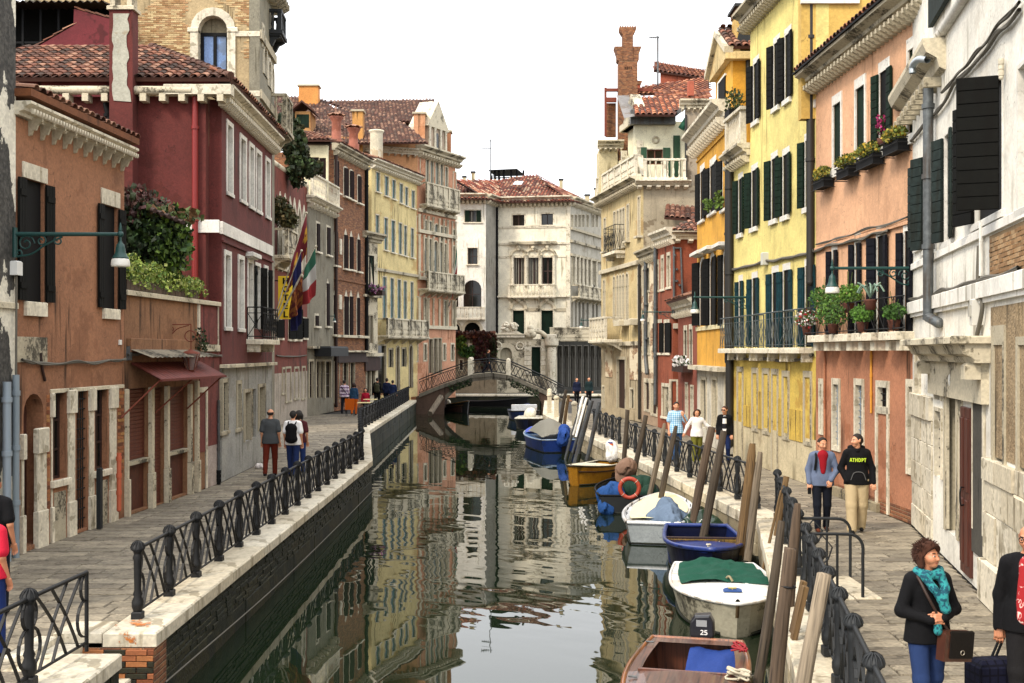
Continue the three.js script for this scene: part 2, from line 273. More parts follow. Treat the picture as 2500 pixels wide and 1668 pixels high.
function cornice(fr,s0,s1,t,o={}){
const p=o.proj??.35,h=o.h??.3,mat=o.mat??M.white,b=new MB();
const prof=[[-.05,0],[p*.25,0],[p*.3,h*.25],[p*.55,h*.35],[p*.6,h*.55],[p*.92,h*.75],[p,h*.8],[p,h],[-.05,h]];
b.ext(prof,s1-s0,M4().makeBasis(V3(0,0,1),V3(0,1,0),V3(-1,0,0)).premultiply(T(s1,t,0)));
b.build('cornice',mat,fr.house.g,fr.m);
if(o.n){
const bw=o.bw??.1,bh=o.bh??.16,bp=o.bp??p*.7,c=new MB();
const geo=new MB().ext([[-.02,0],[bp*.45,0],[bp,bh*.5],[bp,bh-.003],[-.02,bh-.003]],bw,M4().makeBasis(V3(0,0,1),V3(0,1,0),V3(-1,0,0))).geo();
for(let i=0;i<o.n;i++){const s=s0+(s1-s0)*(i+.5)/o.n+bw/2;if(o.single)mesh('bracket',geo,mat,fr.house.g,fr.at(s,t-bh));else c.add(geo,T(s,t-bh,0));}
if(!o.single){const m=c.build('brackets',mat,fr.house.g,fr.m);m.userData.kind='stuff';}
}
}
function band(fr,s0,s1,t0,t1,pr,mat,name='band'){return new MB().cbox(s0,s1,t0,t1,-.04,pr,Math.min(.012,pr*.4)).build(name,mat,fr.house.g,fr.m);}
function pipe(fr,pts,r,mat,name='downpipe'){const b=new MB();for(let i=0;i+1<pts.length;i++){b.bar(pts[i],pts[i+1],r,10);b.ball(...pts[i+1],r*1.02);}const a=pts[0],z=pts[pts.length-1];for(let k=.1;k<1;k+=.3){const q=a.map((v,i)=>lerp(v,z[i],k));b.bar([q[0],q[1]-.04,q[2]],[q[0],q[1]+.04,q[2]],r*1.25,10);}return b.build(name,mat,fr.house.g,fr.m);}
function cableRun(fr,pts,r=.02,mat=M.cable,name='cable'){
const p=pts.map(([u,v])=>V3(fr.s(u),fr.y(u,v),.05)),b=new MB(),q=[];for(let i=0;i+1<p.length;i++){q.push(p[i]);q.push(p[i].clone().lerp(p[i+1],.5).add(V3(0,-.03,0)));}q.push(p[p.length-1]);
b.tube(q,r,q.length*5,5);const q2=q.map((v,i)=>v.clone().add(V3(0,.03*Math.sin(i*2.1),.015)));b.tube(q2,r*.6,q.length*5,5);return b.build(name,mat,fr.house.g,fr.m);
}
const balProf=h=>[[.05,0],[.05,h*.1],[.025,h*.14],[.055,h*.35],[.03,h*.55],[.022,h*.8],[.045,h*.88],[.045,h]];
function balcony(fr,s0,s1,t,o={}){
const p=o.proj??.6,h=o.h??.85,mat=o.mat??M.white,g=sub('balcony',fr.house.g,fr.at(s0,t)),w=s1-s0;
new MB().cbox(-.05,w+.05,-.14,0,-.02,p+.05,.02).box(0,w,-.2,-.14,-.02,p-.02).build('slab',mat,g);
const nb=o.brackets??2;for(let i=0;i<nb;i++){const b=new MB(),x=nb===1?w/2:lerp(.15,w-.15,i/(nb-1));b.ext([[0,-.55],[.1,-.5],[p*.5,-.3],[p*.85,-.24],[p*.85,-.2],[0,-.2]],.16,M4().makeBasis(V3(0,0,1),V3(0,1,0),V3(-1,0,0)).premultiply(T(x+.08,0,0)));b.build('bracket',mat,g);}
const r=new MB();r.cbox(-.02,w+.02,h-.1,h,p-.14,p+.02,.015);for(const x of[0,w-.12])r.box(x,x+.12,h-.1,h-.003,0,p-.14);
for(let i=0;i<=(o.piers??1);i++){const x=lerp(0,w-.14,i/(o.piers??1));r.box(x,x+.14,0,h-.1,p-.13,p+.01);}r.build('rail',mat,g);
if(o.panel){const q=new MB();q.box(.14,w-.14,.02,h-.1,p-.09,p-.05);const n=o.panel;for(let i=0;i<n;i++){const x0=lerp(.16,w-.16,i/n)+.04,x1=lerp(.16,w-.16,(i+1)/n)-.04;q.box(x0,x1,.14,.3,p-.05,p-.02).box(x0,x1,.42,.58,p-.05,p-.02);}q.build('panel',mat,g);}
else{const geo=new MB().lathe(balProf(h-.1),8).geo(),sp=o.sp??.2,n=Math.floor((w-.3)/sp),side=Math.max(1,Math.floor((p-.2)/sp)),q=new MB();const put=(x,z)=>{if(o.single)mesh('baluster',geo,mat,g,T(x,0,z));else q.add(geo,T(x,0,z));};for(let i=0;i<n;i++)put(.16+(w-.32)*(i+.5)/n,p-.06);for(let i=0;i<side;i++){put(.06,(i+.5)*(p-.2)/side);put(w-.06,(i+.5)*(p-.2)/side);}if(!o.single){const m=q.build('balusters',mat,g);if(m)m.userData.kind='stuff';}}
return g;
}
function ironBalcony(fr,s0,s1,t,o={}){const p=o.proj??.35,h=o.h??.85,w=s1-s0,g=sub('balcony',fr.house.g,fr.at(s0,t));
new MB().cbox(-.08,w+.08,-.14,0,-.02,p+.06,.015).build('slab',M.white,g);
for(let i=0;i<(o.brackets??2);i++){const x=lerp(.1,w-.1,(o.brackets??2)===1?.5:i/((o.brackets??2)-1));new MB().box(x-.07,x+.07,-.36,-.143,-.02,p*.8).build('bracket',M.white,g);}
const r=new MB(),k=o.thin??.014,zz=p;const seg=(ax,az,bx,bz)=>{r.bar([ax,h,az],[bx,h,bz],.018).bar([ax,.08,az],[bx,.08,bz],k).bar([ax,h*.82,az],[bx,h*.82,bz],k*.8);const l=Math.hypot(bx-ax,bz-az),n=Math.max(1,Math.round(l/.3));for(let i=0;i<n;i++){const a0=i/n,a1=(i+1)/n,X=a=>lerp(ax,bx,a),Z=a=>lerp(az,bz,a);r.bar([X(a0),.08,Z(a0)],[X(a1),h*.82,Z(a1)],k*.8,5).bar([X(a1),.08,Z(a1)],[X(a0),h*.82,Z(a0)],k*.8,5).bar([X(a0),0,Z(a0)],[X(a0),h,Z(a0)],k,5);}r.bar([bx,0,bz],[bx,h,bz],k,5);};
seg(0,zz,w,zz);seg(0,.02,0,zz);seg(w,.02,w,zz);r.build('railing',o.mat??M.iron,g);return g;}
function tileGeo(len,r){const P=[],n=5,r2=r*.82;const pt=(i,z,k,dy)=>{const a=Math.PI*i/n;return[k*Math.cos(a),k*.72*Math.sin(a)+dy,z];};
for(let i=0;i<n;i++){const a=pt(i,0,r,.03),b=pt(i+1,0,r,.03),c=pt(i+1,len,r2,0),d=pt(i,len,r2,0),e=pt(i,0,r-.018,.03),f=pt(i+1,0,r-.018,.03);P.push(...a,...b,...c,...a,...c,...d,...e,...f,...b,...e,...b,...a);}
const g=new THREE.BufferGeometry();g.setAttribute('position',new THREE.Float32BufferAttribute(P,3));g.computeVertexNormals();return boxUV(g);}
const TILE=tileGeo(.46,.105);
const inPoly=(x,y,P)=>{let c=false;for(let i=0,j=P.length-1;i<P.length;j=i++)if((P[i][1]>y)!==(P[j][1]>y)&&x<(P[j][0]-P[i][0])*(y-P[i][1])/(P[j][1]-P[i][1])+P[i][0])c=!c;return c;};
function tileRoof(parent,C,o={}){
C=C.map(c=>c.isVector3?c:V3(...c));const ax=C[1].clone().sub(C[0]).normalize();let nn=ax.clone().cross(C[2].clone().sub(C[0])).normalize();if(nn.y<0)nn.negate();
let up=nn.clone().cross(ax).normalize();if(up.y<0)up.negate();const basis=M4().makeBasis(ax,nn,ax.clone().cross(nn));const flip=ax.clone().cross(nn).dot(up)<0;
const P=C.map(c=>{const q=c.clone().sub(C[0]);return[q.dot(ax),q.dot(up)];});const sp=o.sp??.23,row=o.row??.34,xs=P.map(p=>p[0]),ys=P.map(p=>p[1]);
const b=new MB();const tri=[];for(let i=1;i+1<C.length;i++)tri.push(C[0],C[i],C[i+1]);const dn=nn.clone().multiplyScalar(-.1),g=new THREE.BufferGeometry(),A=[];for(const t of tri)A.push(...t.toArray());for(let i=0;i<tri.length;i+=3)for(const k of[0,2,1])A.push(...tri[i+k].clone().add(dn).toArray());
for(let i=0;i<C.length;i++){const p=C[i],q=C[(i+1)%C.length],p2=p.clone().add(dn),q2=q.clone().add(dn);A.push(...p.toArray(),...q.toArray(),...q2.toArray(),...p.toArray(),...q2.toArray(),...p2.toArray());}
g.setAttribute('position',new THREE.Float32BufferAttribute(A,3));g.computeVertexNormals();b.add(g);const deck=b.build('roof',o.deck??M.tileDark,parent);
const list=[];for(let y=Math.min(...ys)-.04;y<Math.max(...ys);y+=row)for(let x=Math.min(...xs)+sp/2;x<Math.max(...xs);x+=sp)if(inPoly(x,y+row*.5,P))list.push([x,y]);
const mats=o.mats??tileMats,rot=M4().makeBasis(ax,nn,up);if(flip)rot.makeBasis(ax.clone().negate(),nn,up);
const mk=([x,y])=>{const p=C[0].clone().addScaledVector(ax,x).addScaledVector(up,y);return T(p.x,p.y,p.z).multiply(rot).multiply(RY(rr(-.03,.03))).multiply(T(0,rr(-.006,.006),0));};
const nI=Math.min(o.indiv??0,list.length);list.slice(0,nI).forEach(q=>mesh('roof_tile',TILE,pick(mats),deck,mk(q)));
const rest=list.slice(nI);if(rest.length){const im=new THREE.InstancedMesh(TILE,new THREE.MeshStandardMaterial({color:0xffffff,map:TX.b,roughness:.95}),rest.length);rest.forEach((q,i)=>{im.setMatrixAt(i,mk(q));im.setColorAt(i,pick(mats).color.clone().multiplyScalar(rr(.8,1.15)));});im.name='roof_tiles';im.castShadow=im.receiveShadow=true;im.userData.kind='stuff';deck.add(im);}
return deck;
}
function onPlane(house,three,all){const[a,b,c]=three.map(q=>W(...q)),n=b.clone().sub(a).cross(c.clone().sub(a)),o=V3(0,H,0),inv=house.inv();return all.map(([u,v])=>{const d=W(u,v,10).sub(o),t=a.clone().sub(o).dot(n)/d.dot(n);return o.clone().addScaledVector(d,t).applyMatrix4(inv);});}
function bricks(fr,parent,m,s0,s1,t0,t1,o={}){
const bw=o.bw??.25,bh=o.bh??.068,j=.012,geo=o.geo??new MB().cbox(0,bw-j,0,bh-j,-.05,.012,.006).geo(),list=[];
for(let r=0,t=t0;t+bh<=t1+.001;t+=bh,r++)for(let s=s0-(r%2)*bw/2;s<s1;s+=bw){const a=Math.max(s,s0),b=Math.min(s+bw,s1);if(b-a<.06)continue;if(o.keep&&!o.keep((a+b)/2,t+bh/2))continue;list.push([a,t,(b-a)/bw]);}
const mats=o.mats??brickMats,mk=([a,t,k])=>m.clone().multiply(T(a,t,rr(-.006,.006))).multiply(SC(k,1,1)),n=Math.min(o.indiv??0,list.length);
list.slice(0,n).forEach(q=>mesh('brick',geo,pick(mats),parent,mk(q)));
const rest=list.slice(n);if(rest.length){const im=new THREE.InstancedMesh(geo,new THREE.MeshStandardMaterial({color:0xffffff,map:TX.b,roughness:.95}),rest.length);rest.forEach((q,i)=>{im.setMatrixAt(i,mk(q));im.setColorAt(i,pick(mats).color.clone().multiplyScalar(rr(.85,1.1)));});im.name='bricks';im.userData.kind='stuff';im.castShadow=im.receiveShadow=true;parent.add(im);}
}
{
const xs=[],zs=[];for(let x=-16;x<=13;x+=.13)xs.push(x);
for(let d=5;d<125;){zs.push(d);d+=.045+Math.max(0,d-8)*.0042;}
const nx=xs.length,nz=zs.length,P=new Float32Array(nx*nz*3),N=new Float32Array(nx*nz*3),idx=[];
const q=rng(5),waves=[];for(let i=0;i<46;i++){const L=.22*Math.pow(9,q()),a=(q()-.5)*2.2+(q()<.8?0:1.2);waves.push([2*Math.PI/L*Math.sin(a),2*Math.PI/L*Math.cos(a),q()*6.28,L*.00017*(.4+q())]);}
for(let j=0;j<nz;j++)for(let i=0;i<nx;i++){
const x=xs[i],d=zs[j],o=(j*nx+i)*3;let y=0,sx=0,sz=0;
const calm=.22+1.0*sst(.38,.66,fbm(x*.22+40,d*.16,999,999,3,900)),ny=1.0;
for(const w of waves){const ph=w[0]*x+w[1]*d+w[2]+1.6*Math.sin(x*.31+d*.17+w[2]*3),lim=d>45?.7:1;y+=w[3]*Math.sin(ph);const c=w[3]*Math.cos(ph)*lim;sx+=c*w[0];sz+=c*w[1];}
P[o]=x;P[o+1]=YW+y*calm;P[o+2]=-d;const n=V3(-sx*calm*ny,1,sz*calm*ny).normalize();N[o]=n.x;N[o+1]=n.y;N[o+2]=n.z;
}
for(let j=0;j+1<nz;j++)for(let i=0;i+1<nx;i++){const a=j*nx+i,b=a+1,c=a+nx,e=c+1;idx.push(a,b,c,b,e,c);}
const g=new THREE.BufferGeometry();g.setAttribute('position',new THREE.BufferAttribute(P,3));g.setAttribute('normal',new THREE.BufferAttribute(N,3));g.setIndex(idx);
struct(mesh('water',g,new THREE.MeshPhysicalMaterial({color:0x141e12,roughness:.01,ior:1.5}),scene));
}
{
const b=new MB();b.box(-400,400,-3.2,-3,-500,60);struct(b.build('ground',flat(0x6d685c,.95),scene));
}
const eL=d=>d<13.06?-4.2:d<34?-4.1-(d-13)*.004:d<47?lerp(-4.18,-5.9,(d-34)/13):lerp(-5.9,-6.5,(d-47)/31);
const eR=d=>d<22.3?2.765+(d-8.66)*.18-.4:d<60?5.22-.084*(d-22.3)-.42:lerp(1.63,2.3,(d-60)/20);
const wL=d=>d<28.45?-8.05+.07*(d-18.5):d<36?-7.37-.0227*(d-28.45):d<49?-12:-10.3;
const wR=d=>d<21.6?7.64-.2*(21.6-d):d<27.6?7.64-.04*(d-21.6):d<36?7.4-.05*(d-27.58):d<47?6.98:d<61?lerp(6.8,4.8,(d-47)/14):6;
function bed(name,path){const b=new MB();b.ext(path.map(([x,d])=>[x,d]),2.6,M4().makeBasis(V3(1,0,0),V3(0,0,-1),V3(0,1,0)).premultiply(T(0,-2.66,0)));return struct(b.build(name,new THREE.MeshStandardMaterial({color:0x3c3833,map:texSlab,roughness:.9}),scene));}
const bedL=bed('left_pavement',[[-4.25,4],[-4.45,12.2],[-5.5,12.2],[-5.5,13.08],[-4.45,13.08],[-4.4,34],[-6.1,47],[-6.75,80],[-30,82],[-30,4]]);
const bedR=bed('right_pavement',[[2.0,6],[5.1,22.3],[3.6,40],[1.95,60],[2.7,82],[30,82],[30,6]]);
function slabs(bedMesh,d0,d1,e,w,off,tilt,nI,pitch){
const unit=new MB().add(chamfer(0,1,-.05,0,0,1,.012)).geo(),list=[];
for(let d=d0;d<d1;d+=pitch){let x=e(d)+off[0];const xe=w(d)+off[1],sg=Math.sign(xe-x);let k=rr(.2,.8);while(sg*(xe-x)>.05){let l=Math.min(k,sg*(xe-x));if(sg*(xe-x)-l<.25)l=sg*(xe-x);list.push([sg>0?x:x-l,d,l]);x+=sg*l;k=rr(.45,.95);}}
const sgt=Math.atan(tilt),mk=([x,d,l])=>T(x+.006,-.003+rr(-.006,.003),-d+.006).multiply(RY(-sgt*0+rr(-.004,.004))).multiply(RX(rr(-.006,.006))).multiply(SC(l-.014,1,-(pitch-.014)));
const flip=q=>{const m=mk(q);return m;};
const place=([x,d,l])=>T(x+.007,rr(-.007,.002),-d-pitch+.007).multiply(RX(rr(-.008,.008))).multiply(SC(l-.02,1,pitch-.02));
list.slice(0,nI).forEach(q=>mesh('paving_slab',unit,pick(slabMats),bedMesh,place(q)));
const rest=list.slice(nI),im=new THREE.InstancedMesh(unit,new THREE.MeshStandardMaterial({color:0xffffff,map:texSlab,roughness:.85}),rest.length);
rest.forEach((q,i)=>{im.setMatrixAt(i,place(q));im.setColorAt(i,pick(slabMats).color.clone().multiplyScalar(rr(.85,1.12)));});im.name='paving_slabs';im.userData.kind='stuff';im.receiveShadow=im.castShadow=true;bedMesh.add(im);
}
slabs(bedL,9.5,60,d=>d>11.85&&d<13.08?-5.52:eL(d)-.42,d=>d<36?wL(d):d<49?-12:-10.6,[0,0],0,300,.37);
slabs(bedR,7.5,61,d=>eR(d)+.62,d=>wR(d),[0,0],0,300,.37);
function kerb(name,pts,w,label){
const g=struct(new THREE.Group());g.name=name;scene.add(g);let n=0;
for(let i=0;i+1<pts.length;i++){const[x0,d0]=pts[i],[x1,d1]=pts[i+1],l=Math.hypot(x1-x0,d1-d0);let k=0;while(k<l-.05){let m=Math.min(rr(1.3,2.5),l-k);if(l-k-m<.7)m=l-k;const a=k/l,b=(k+m)/l,A=V3(lerp(x0,x1,a),0,-lerp(d0,d1,a)),ang=Math.atan2(x1-x0,d1-d0),hh=rr(-.004,.008);
const geo=new MB().cbox(w>0?0:w,w>0?w:0,w>0?-.2:-.1,(w>0?.03:.06)+hh,-m+.008,-.004,.018).geo();mesh('kerb_stone',geo,pick(kerbMats),g,T(A.x,0,A.z).multiply(RY(-ang)));k+=m;n++;}}
return g;
}
kerb('canal_kerb',[[-4.1,13.06],[-4.18,34]],-.62);kerb('canal_kerb_far',[[-4.18,34],[-5.9,47]],-.6);kerb('canal_kerb_end',[[-5.9,47],[-6.5,78]],-.6);kerb('canal_kerb_near',[[-4.15,6],[-4.2,12.2]],-.62);
const rP=[[eR(7),7],[eR(14.8),14.8]],rP2=[[eR(14.8),14.8],[eR(22.2),22.2]],rP3=[[eR(22.4),22.4],[eR(38.6),38.6]],rP4=[[eR(39),39],[1.63,60],[2.3,80]];
kerb('right_kerb_near',rP,.72);kerb('right_kerb',rP2,.72);kerb('right_kerb_middle',rP3,.66);kerb('right_kerb_far',rP4,.66);
function courses(name,pts,w,ys,mats,len,nI){const g=struct(new THREE.Group());g.name=name;scene.add(g);let made=0;const far=[];
for(let i=0;i+1<pts.length;i++){const[x0,d0]=pts[i],[x1,d1]=pts[i+1],l=Math.hypot(x1-x0,d1-d0),ang=Math.atan2(x1-x0,d1-d0);
for(let r=0;r+1<ys.length;r++){let k=-(r%2)*len*.4;while(k<l){const m=rr(len*.8,len*1.2),a=Math.max(k,0),b=Math.min(k+m,l);k+=m;if(b-a<.05)continue;const A=V3(lerp(x0,x1,a/l),0,-lerp(d0,d1,a/l)),j=rr(-.012,.012);
const m4=T(A.x,0,A.z).multiply(RY(-ang)),geo=new MB().cbox(w>0?.03+j:w,w>0?w:-.03+j,ys[r+1]+.006,ys[r]-.006,-(b-a)+.01,-.004,.01);if(made<nI){mesh('stone',geo.geo(),pick(mats),g,m4);made++;}else far.push(geo.geo().applyMatrix4(m4));}}}
if(far.length){const b=new MB();far.forEach(f=>b.add(f));const m=b.build('stones',mats[0],g);m.userData.kind='stuff';}return g;}
const wetStone=[0xb5ab98,0xa39a86,0xc2b9a6].map(c=>new THREE.MeshStandardMaterial({color:c,map:texDirty,bumpMap:bumpPlaster,bumpScale:.01,roughness:.85})),mossMats=[0x7a8250,0x566636].map(c=>new THREE.MeshStandardMaterial({color:c,map:texMoss,bumpMap:bumpPlaster,bumpScale:.015,roughness:.8}));
courses('right_quay_wall',[...rP3,...rP4],.6,[-.2,-.48,-.74],wetStone,.75,150);courses('right_quay_wall_near',[...rP,...rP2.slice(1)],.6,[-.2,-.48,-.74],wetStone,.75,60);
courses('right_quay_foot',[...rP,...rP2.slice(1),...rP3,...rP4],.6,[-.74,-2],mossMats,2,0);
const mossBrick=[0x6b6a38,0x4c5228,0x7d6a3a,0x5a4a2c].map(c=>new THREE.MeshStandardMaterial({color:c,map:texMoss,bumpMap:bumpPlaster,bumpScale:.01,roughness:.8}));
courses('left_quay_wall',[[-4.1,13.06],[-4.18,34]],-.5,[-.1,-.175,-.25,-.325,-.4,-.475,-.55],mossMats,.28,220);courses('left_quay_foot',[[-4.1,13.06],[-4.18,34]],-.5,[-.55,-2],mossMats,2.2,0);
courses('left_quay_wall_far',[[-4.18,34],[-5.9,47],[-6.5,78]],-.5,[-.1,-.45,-2],mossMats,1.4,0);courses('left_quay_wall_near',[[-4.15,6],[-4.2,12.2]],-.5,[-.1,-.45,-2],mossMats,1,0);
{
const g=struct(new THREE.Group());g.name='landing_steps';scene.add(g);
for(let i=0;i<4;i++)mesh('step',new MB().cbox(-5.25+i*.28,-4.96+i*.28+.02,-1.2,-.05-i*.2,-13.03,-12.23,.015).geo(),kerbMats[i%3],g);
mesh('kerb_stone',new MB().cbox(-5.3,-4.74,-.11,.06,-13.65,-13.08,.015).geo(),kerbMats[0],g);mesh('kerb_stone',new MB().cbox(-5.28,-4.5,-.2,.006,-12.22,-11.7,.015).geo(),kerbMats[1],g);
mesh('kerb_stone',new MB().cbox(-5.5,-5.26,-.17,.02,-13.1,-12.2,.015).geo(),kerbMats[2],g);
const e=struct(new THREE.Group());e.name='quay_end_wall';scene.add(e);mesh('wall',new MB().box(-4.95,-4.12,-2,-.11,-13.5,-13.045).geo(),M.brickRed,e);
bricks(null,e,T(-4.94,0,-13.03),0,.82,-1.0,-.1,{indiv:90,mats:[...brickMats.slice(0,3),...mossBrick.slice(0,2)]});
}
{
const n=128,a=new Uint8Array(n*n*4),q=(x,y)=>{const r=Math.hypot((x-.5)*2,(y-.5)*2),f=fbm(x*7,y*7,99,99,4,801)+.25*fbm(x*30,y*4,99,99,3,803);return clamp((f-.42-r*.42)*6,0,1);};for(let y=0;y<n;y++)for(let x=0;x<n;x++){const k=q(x/n,y/n),o=(y*n+x)*4,f=fbm(x/10,y/10,99,99,2,805);a[o]=150+50*f;a[o+1]=80+40*f;a[o+2]=30;a[o+3]=k*215;}
const t=new THREE.DataTexture(a,n,n);t.colorSpace=THREE.SRGBColorSpace;t.magFilter=THREE.LinearFilter;t.needsUpdate=true;const m=new THREE.MeshStandardMaterial({map:t,transparent:true,roughness:.9}),e=scene.children.find(c=>c.name==='quay_end_wall');
mesh('rust_stain',new THREE.PlaneGeometry(.62,.5).rotateX(-Math.PI/2),m,e,T(-4.46,.078,-13.42));mesh('rust_stain',new THREE.PlaneGeometry(.3,.2),m,e,T(-4.42,-.02,-13.05));
}
const LEAF=(()=>{const g=new THREE.BufferGeometry();g.setAttribute('position',new THREE.Float32BufferAttribute([0,0,0,.5,.5,.12,0,.45,-.05,0,0,0,0,.45,-.05,-.5,.5,.12,0,1,.05,0,.45,-.05,.5,.5,.12,0,1,.05,-.5,.5,.12,0,.45,-.05],3));g.computeVertexNormals();return boxUV(g);})();
const leafMat=new THREE.MeshPhysicalMaterial({color:0xffffff,roughness:.75,side:THREE.DoubleSide});
function leaves(parent,list,cols,size,name='foliage',geo=LEAF,mat=leafMat){const im=new THREE.InstancedMesh(geo,mat,list.length),e=new THREE.Euler(),c=cols.map(x=>new THREE.Color(x)),m=M4();list.forEach((p,i)=>{e.set(rr(-1.4,1.4),rr(0,6.28),rr(-1,1));const s=size*rr(.6,1.35);m.compose(p.isVector3?p:V3(...p),new THREE.Quaternion().setFromEuler(e),V3(s,s,s));im.setMatrixAt(i,m);im.setColorAt(i,pick(c).clone().multiplyScalar(rr(.4,1.0)));});im.name=name;im.userData.kind='stuff';im.castShadow=im.receiveShadow=true;parent.add(im);return im;}
function ivy(parent,f,areas,z){for(const[x0,y0,x1,y1,n,cols]of areas){const[u0,v0,u1,v1]=z(x0,y0,x1,y1),list=[];for(let i=0;i<n;i++){const a=R(),b=R(),e=.12*(vn(a*6,b*6,99,99,5)-.5);if(vn(a*5+x0,b*5,999,999,8)<.25)continue;const u=lerp(u0,u1,a+e),v=lerp(v0,v1,b+e);list.push(V3(f.s(u),f.y(u,v),rr(.03,.35)*(.4+vn(a*4,b*4,99,99,9))).applyMatrix4(f.m));}leaves(parent,list,cols,.26,'creeper');}}
function clump(n,c,r,q=R){const out=[];while(out.length<n){const p=V3(q()*2-1,q()*2-1,q()*2-1);const l=p.length();if(l>1||l<.35*q())continue;out.push(V3(c[0]+p.x*r[0],c[1]+p.y*r[1],c[2]+p.z*r[2]));}return out;}
function shell(h,D,y,mat,o={}){const b=new MB(),L=h.L,t=.3;if(!o.noA)b.box(.002,t,0,y,-D,-.325);if(!o.noB)b.box(L-t,L-.002,0,y,-D,-.325);b.box(t,L-t,0,y-.01,-D,-D+t);b.build('wall',mat,h.g);if(o.top)new MB().box(.05,L-.05,y-.25,y+.002,-D+.05,-.33).build('roof',M.tileDark,h.g);}
const lnL=(x0,d0,k)=>u=>{const q=(u-CU)/F,d=(x0-k*d0)/(q-k);return[q*d,d];};
const B1=lnL(-8.05,18.5,.07);
{
const h=new House('peeling_house','old house wall with flaking black and white plaster at the left edge of the picture','house',[-8.25,13],B1(38));const f=h.main;
f.holes.length=0;wall(f,rectP(0,h.L,0,13),M.peel);shell(h,6,13,M.peel,{top:1});
band(f,0,h.L,f.y(30,zb(0,690)[1])-.05,f.y(30,zb(0,690)[1])+.05,.05,M.dirty);
const bx=sub('meter_box',h.g,f.at(h.L-.2,f.y(38,zb(0,485)[1]),0));new MB().cbox(0,.19,0,.23,.0,.12,.02).build('box',flat(0xd8d8d4,.5),bx);new MB().bar([.1,0,.06],[.1,-2.4,.05],.02).build('conduit',M.cable,bx);
pipe(f,[[h.L-.5,f.y(30,931),.1],[h.L-.5,0,.1]],.065,flat(0x8b98a3,.5,{metalness:.2}));pipe(f,[[h.L-.18,f.y(34,915),.09],[h.L-.18,0,.09]],.055,flat(0x7c8890,.5));
bricks(f,h.g,f.m,h.L-1.6,h.L-.62,.2,2.6,{indiv:60,mats:[...brickMats,...paleBrickMats.slice(2)],keep:(s,t)=>fbm(s*2+3,t*2,99,99,3,5)>.38});
}
{
const h=new House('brown_house','brown plastered house with two black shuttered windows and white stone door posts','house',B1(38.5),B1(303));const f=h.main;
const mt=pl(0xa06f50,'d'),yt=f.y(303,392);
const U=(a,v0,b,v1,z)=>z(a,v0,b,v1);
win(f,[59,441,107,737],{sh:M.shBlack,open:[178,176],leafW:.8,st:'plank',lintelOnly:.26,sill:.06,sillW:.02,sillH:.24,fill:'panel',fillMat:M.black,surMat:M.white,dep:.12});
win(f,[250,503,286,754],{sh:M.shBlack,open:[178,176],leafW:.8,st:'plank',lintelOnly:.3,sill:.06,sillW:.02,sillH:.2,fill:'panel',fillMat:M.black,surMat:M.white,dep:.12});
win(f,[57,961,106,1330],{arch:'round',name:'doorway',fill:'panel',fillMat:pl(0x5b3325,'b'),dep:.3});
win(f,[129,955,160,1170],{fill:'glass',sash:[2,3],sashMat:M.woodDark,sill:.07,sillH:.12,dep:.14});
win(f,[186,950,213,1292],{fill:'glass',bars:[5,14],name:'door',dep:.25,glass:M.black});
win(f,[232,948,262,1147],{fill:'glass',sash:[2,3],sashMat:M.woodDark,sill:.07,sillH:.12,dep:.14});
const post=(u0,u1,v,w=.1)=>{const s0=f.s(u0),s1=f.s(u1),t=f.y((u0+u1)/2,v),b=new MB();b.cbox(s0,s1,0,.62,-.02,w+.03,.012).cbox(s0+.02,s1-.02,.624,t-.42,-.02,w,.01).cbox(s0,s1,t-.416,t,-.02,w+.04,.015).build('stone_post',M.white,h.g,f.m);};
post(84,110,1045,.04);post(48,56,1060,.03);post(122,128,960,.015);post(163,182,952,.02);post(215,229,948,.02);post(265,283,944,.02);
band(f,f.s(121),f.s(300),f.y(200,952)-.02,f.y(200,952)+.05,.03,M.dirty,'lintel');
band(f,f.s(40),f.s(114),f.y(80,884),f.y(80,823),.012,M.grey,'patch');
for(const[a,b]of[[129,160],[232,262]]){band(f,f.s(a)+.03,f.s(b)-.03,.0,.85,.02,M.grey,'plinth');}
bricks(f,h.g,f.m,f.s(112)+.02,f.s(120),.4,2.6,{indiv:40});bricks(f,h.g,f.m,f.s(287),f.s(302),.9,2.55,{indiv:60});
pipe(f,[[f.s(263)+.05,1.35,.2],[f.s(263)+.05,.25,.2]],.045,flat(0xb5583a,.6),'drain_pipe');
new MB().cbox(f.s(213),f.s(213)+.1,.02,1.15,.17,.25,.01).build('door_post_guard',M.ironGrey,h.g,f.m);
wall(f,[[0,0],[h.L,0],[h.L,yt],[0,yt]],mt);shell(h,7,yt,mt,{});
const bs=yt+.02;cornice(f,-.05,h.L+.06,bs,{proj:.28,h:.22,n:0,mat:M.white});
const br=new MB().ext([[-.02,0],[.05,.02],[.08,.1],[.13,.1],[.17,.2],[.24,.24],[.24,.3],[-.02,.3]],.05,M4().makeBasis(V3(0,0,1),V3(0,1,0),V3(-1,0,0))).geo();for(let i=0;i<10;i++)mesh('bracket',br,M.grey,h.g,f.at(.45+i*(h.L-.5)/9.2,bs-.27));
const dt=new MB().ext([[0,0],[.07,0],[.035,-.08]],.06).geo();for(let i=0;i<42;i++)mesh('dentil',dt,M.white,h.g,f.at(i*(h.L+.04)/42,bs+.1,.24));
new MB().box(-.05,h.L+.08,.3,.42,-.2,.28,T(0,bs,0)).build('roof_edge',pl(0x7c4a2a,'d'),h.g,f.m);
tileRoof(h.g,[[0,bs+.42,.25],[h.L+.08,bs+.42,.25],[h.L+.08,bs+1.6,-6.6],[0,bs+1.6,-6.6]],{indiv:20,mats:tileMats.slice(1,4)});
cableRun(f,[[46,878],[90,886],[180,884],[260,880],[300,876]],.025);new MB().cbox(f.s(289),f.s(294),f.y(291,842),f.y(291,830),0,.03,.005).build('house_number',flat(0xd8d8d2,.5),h.g,f.m);
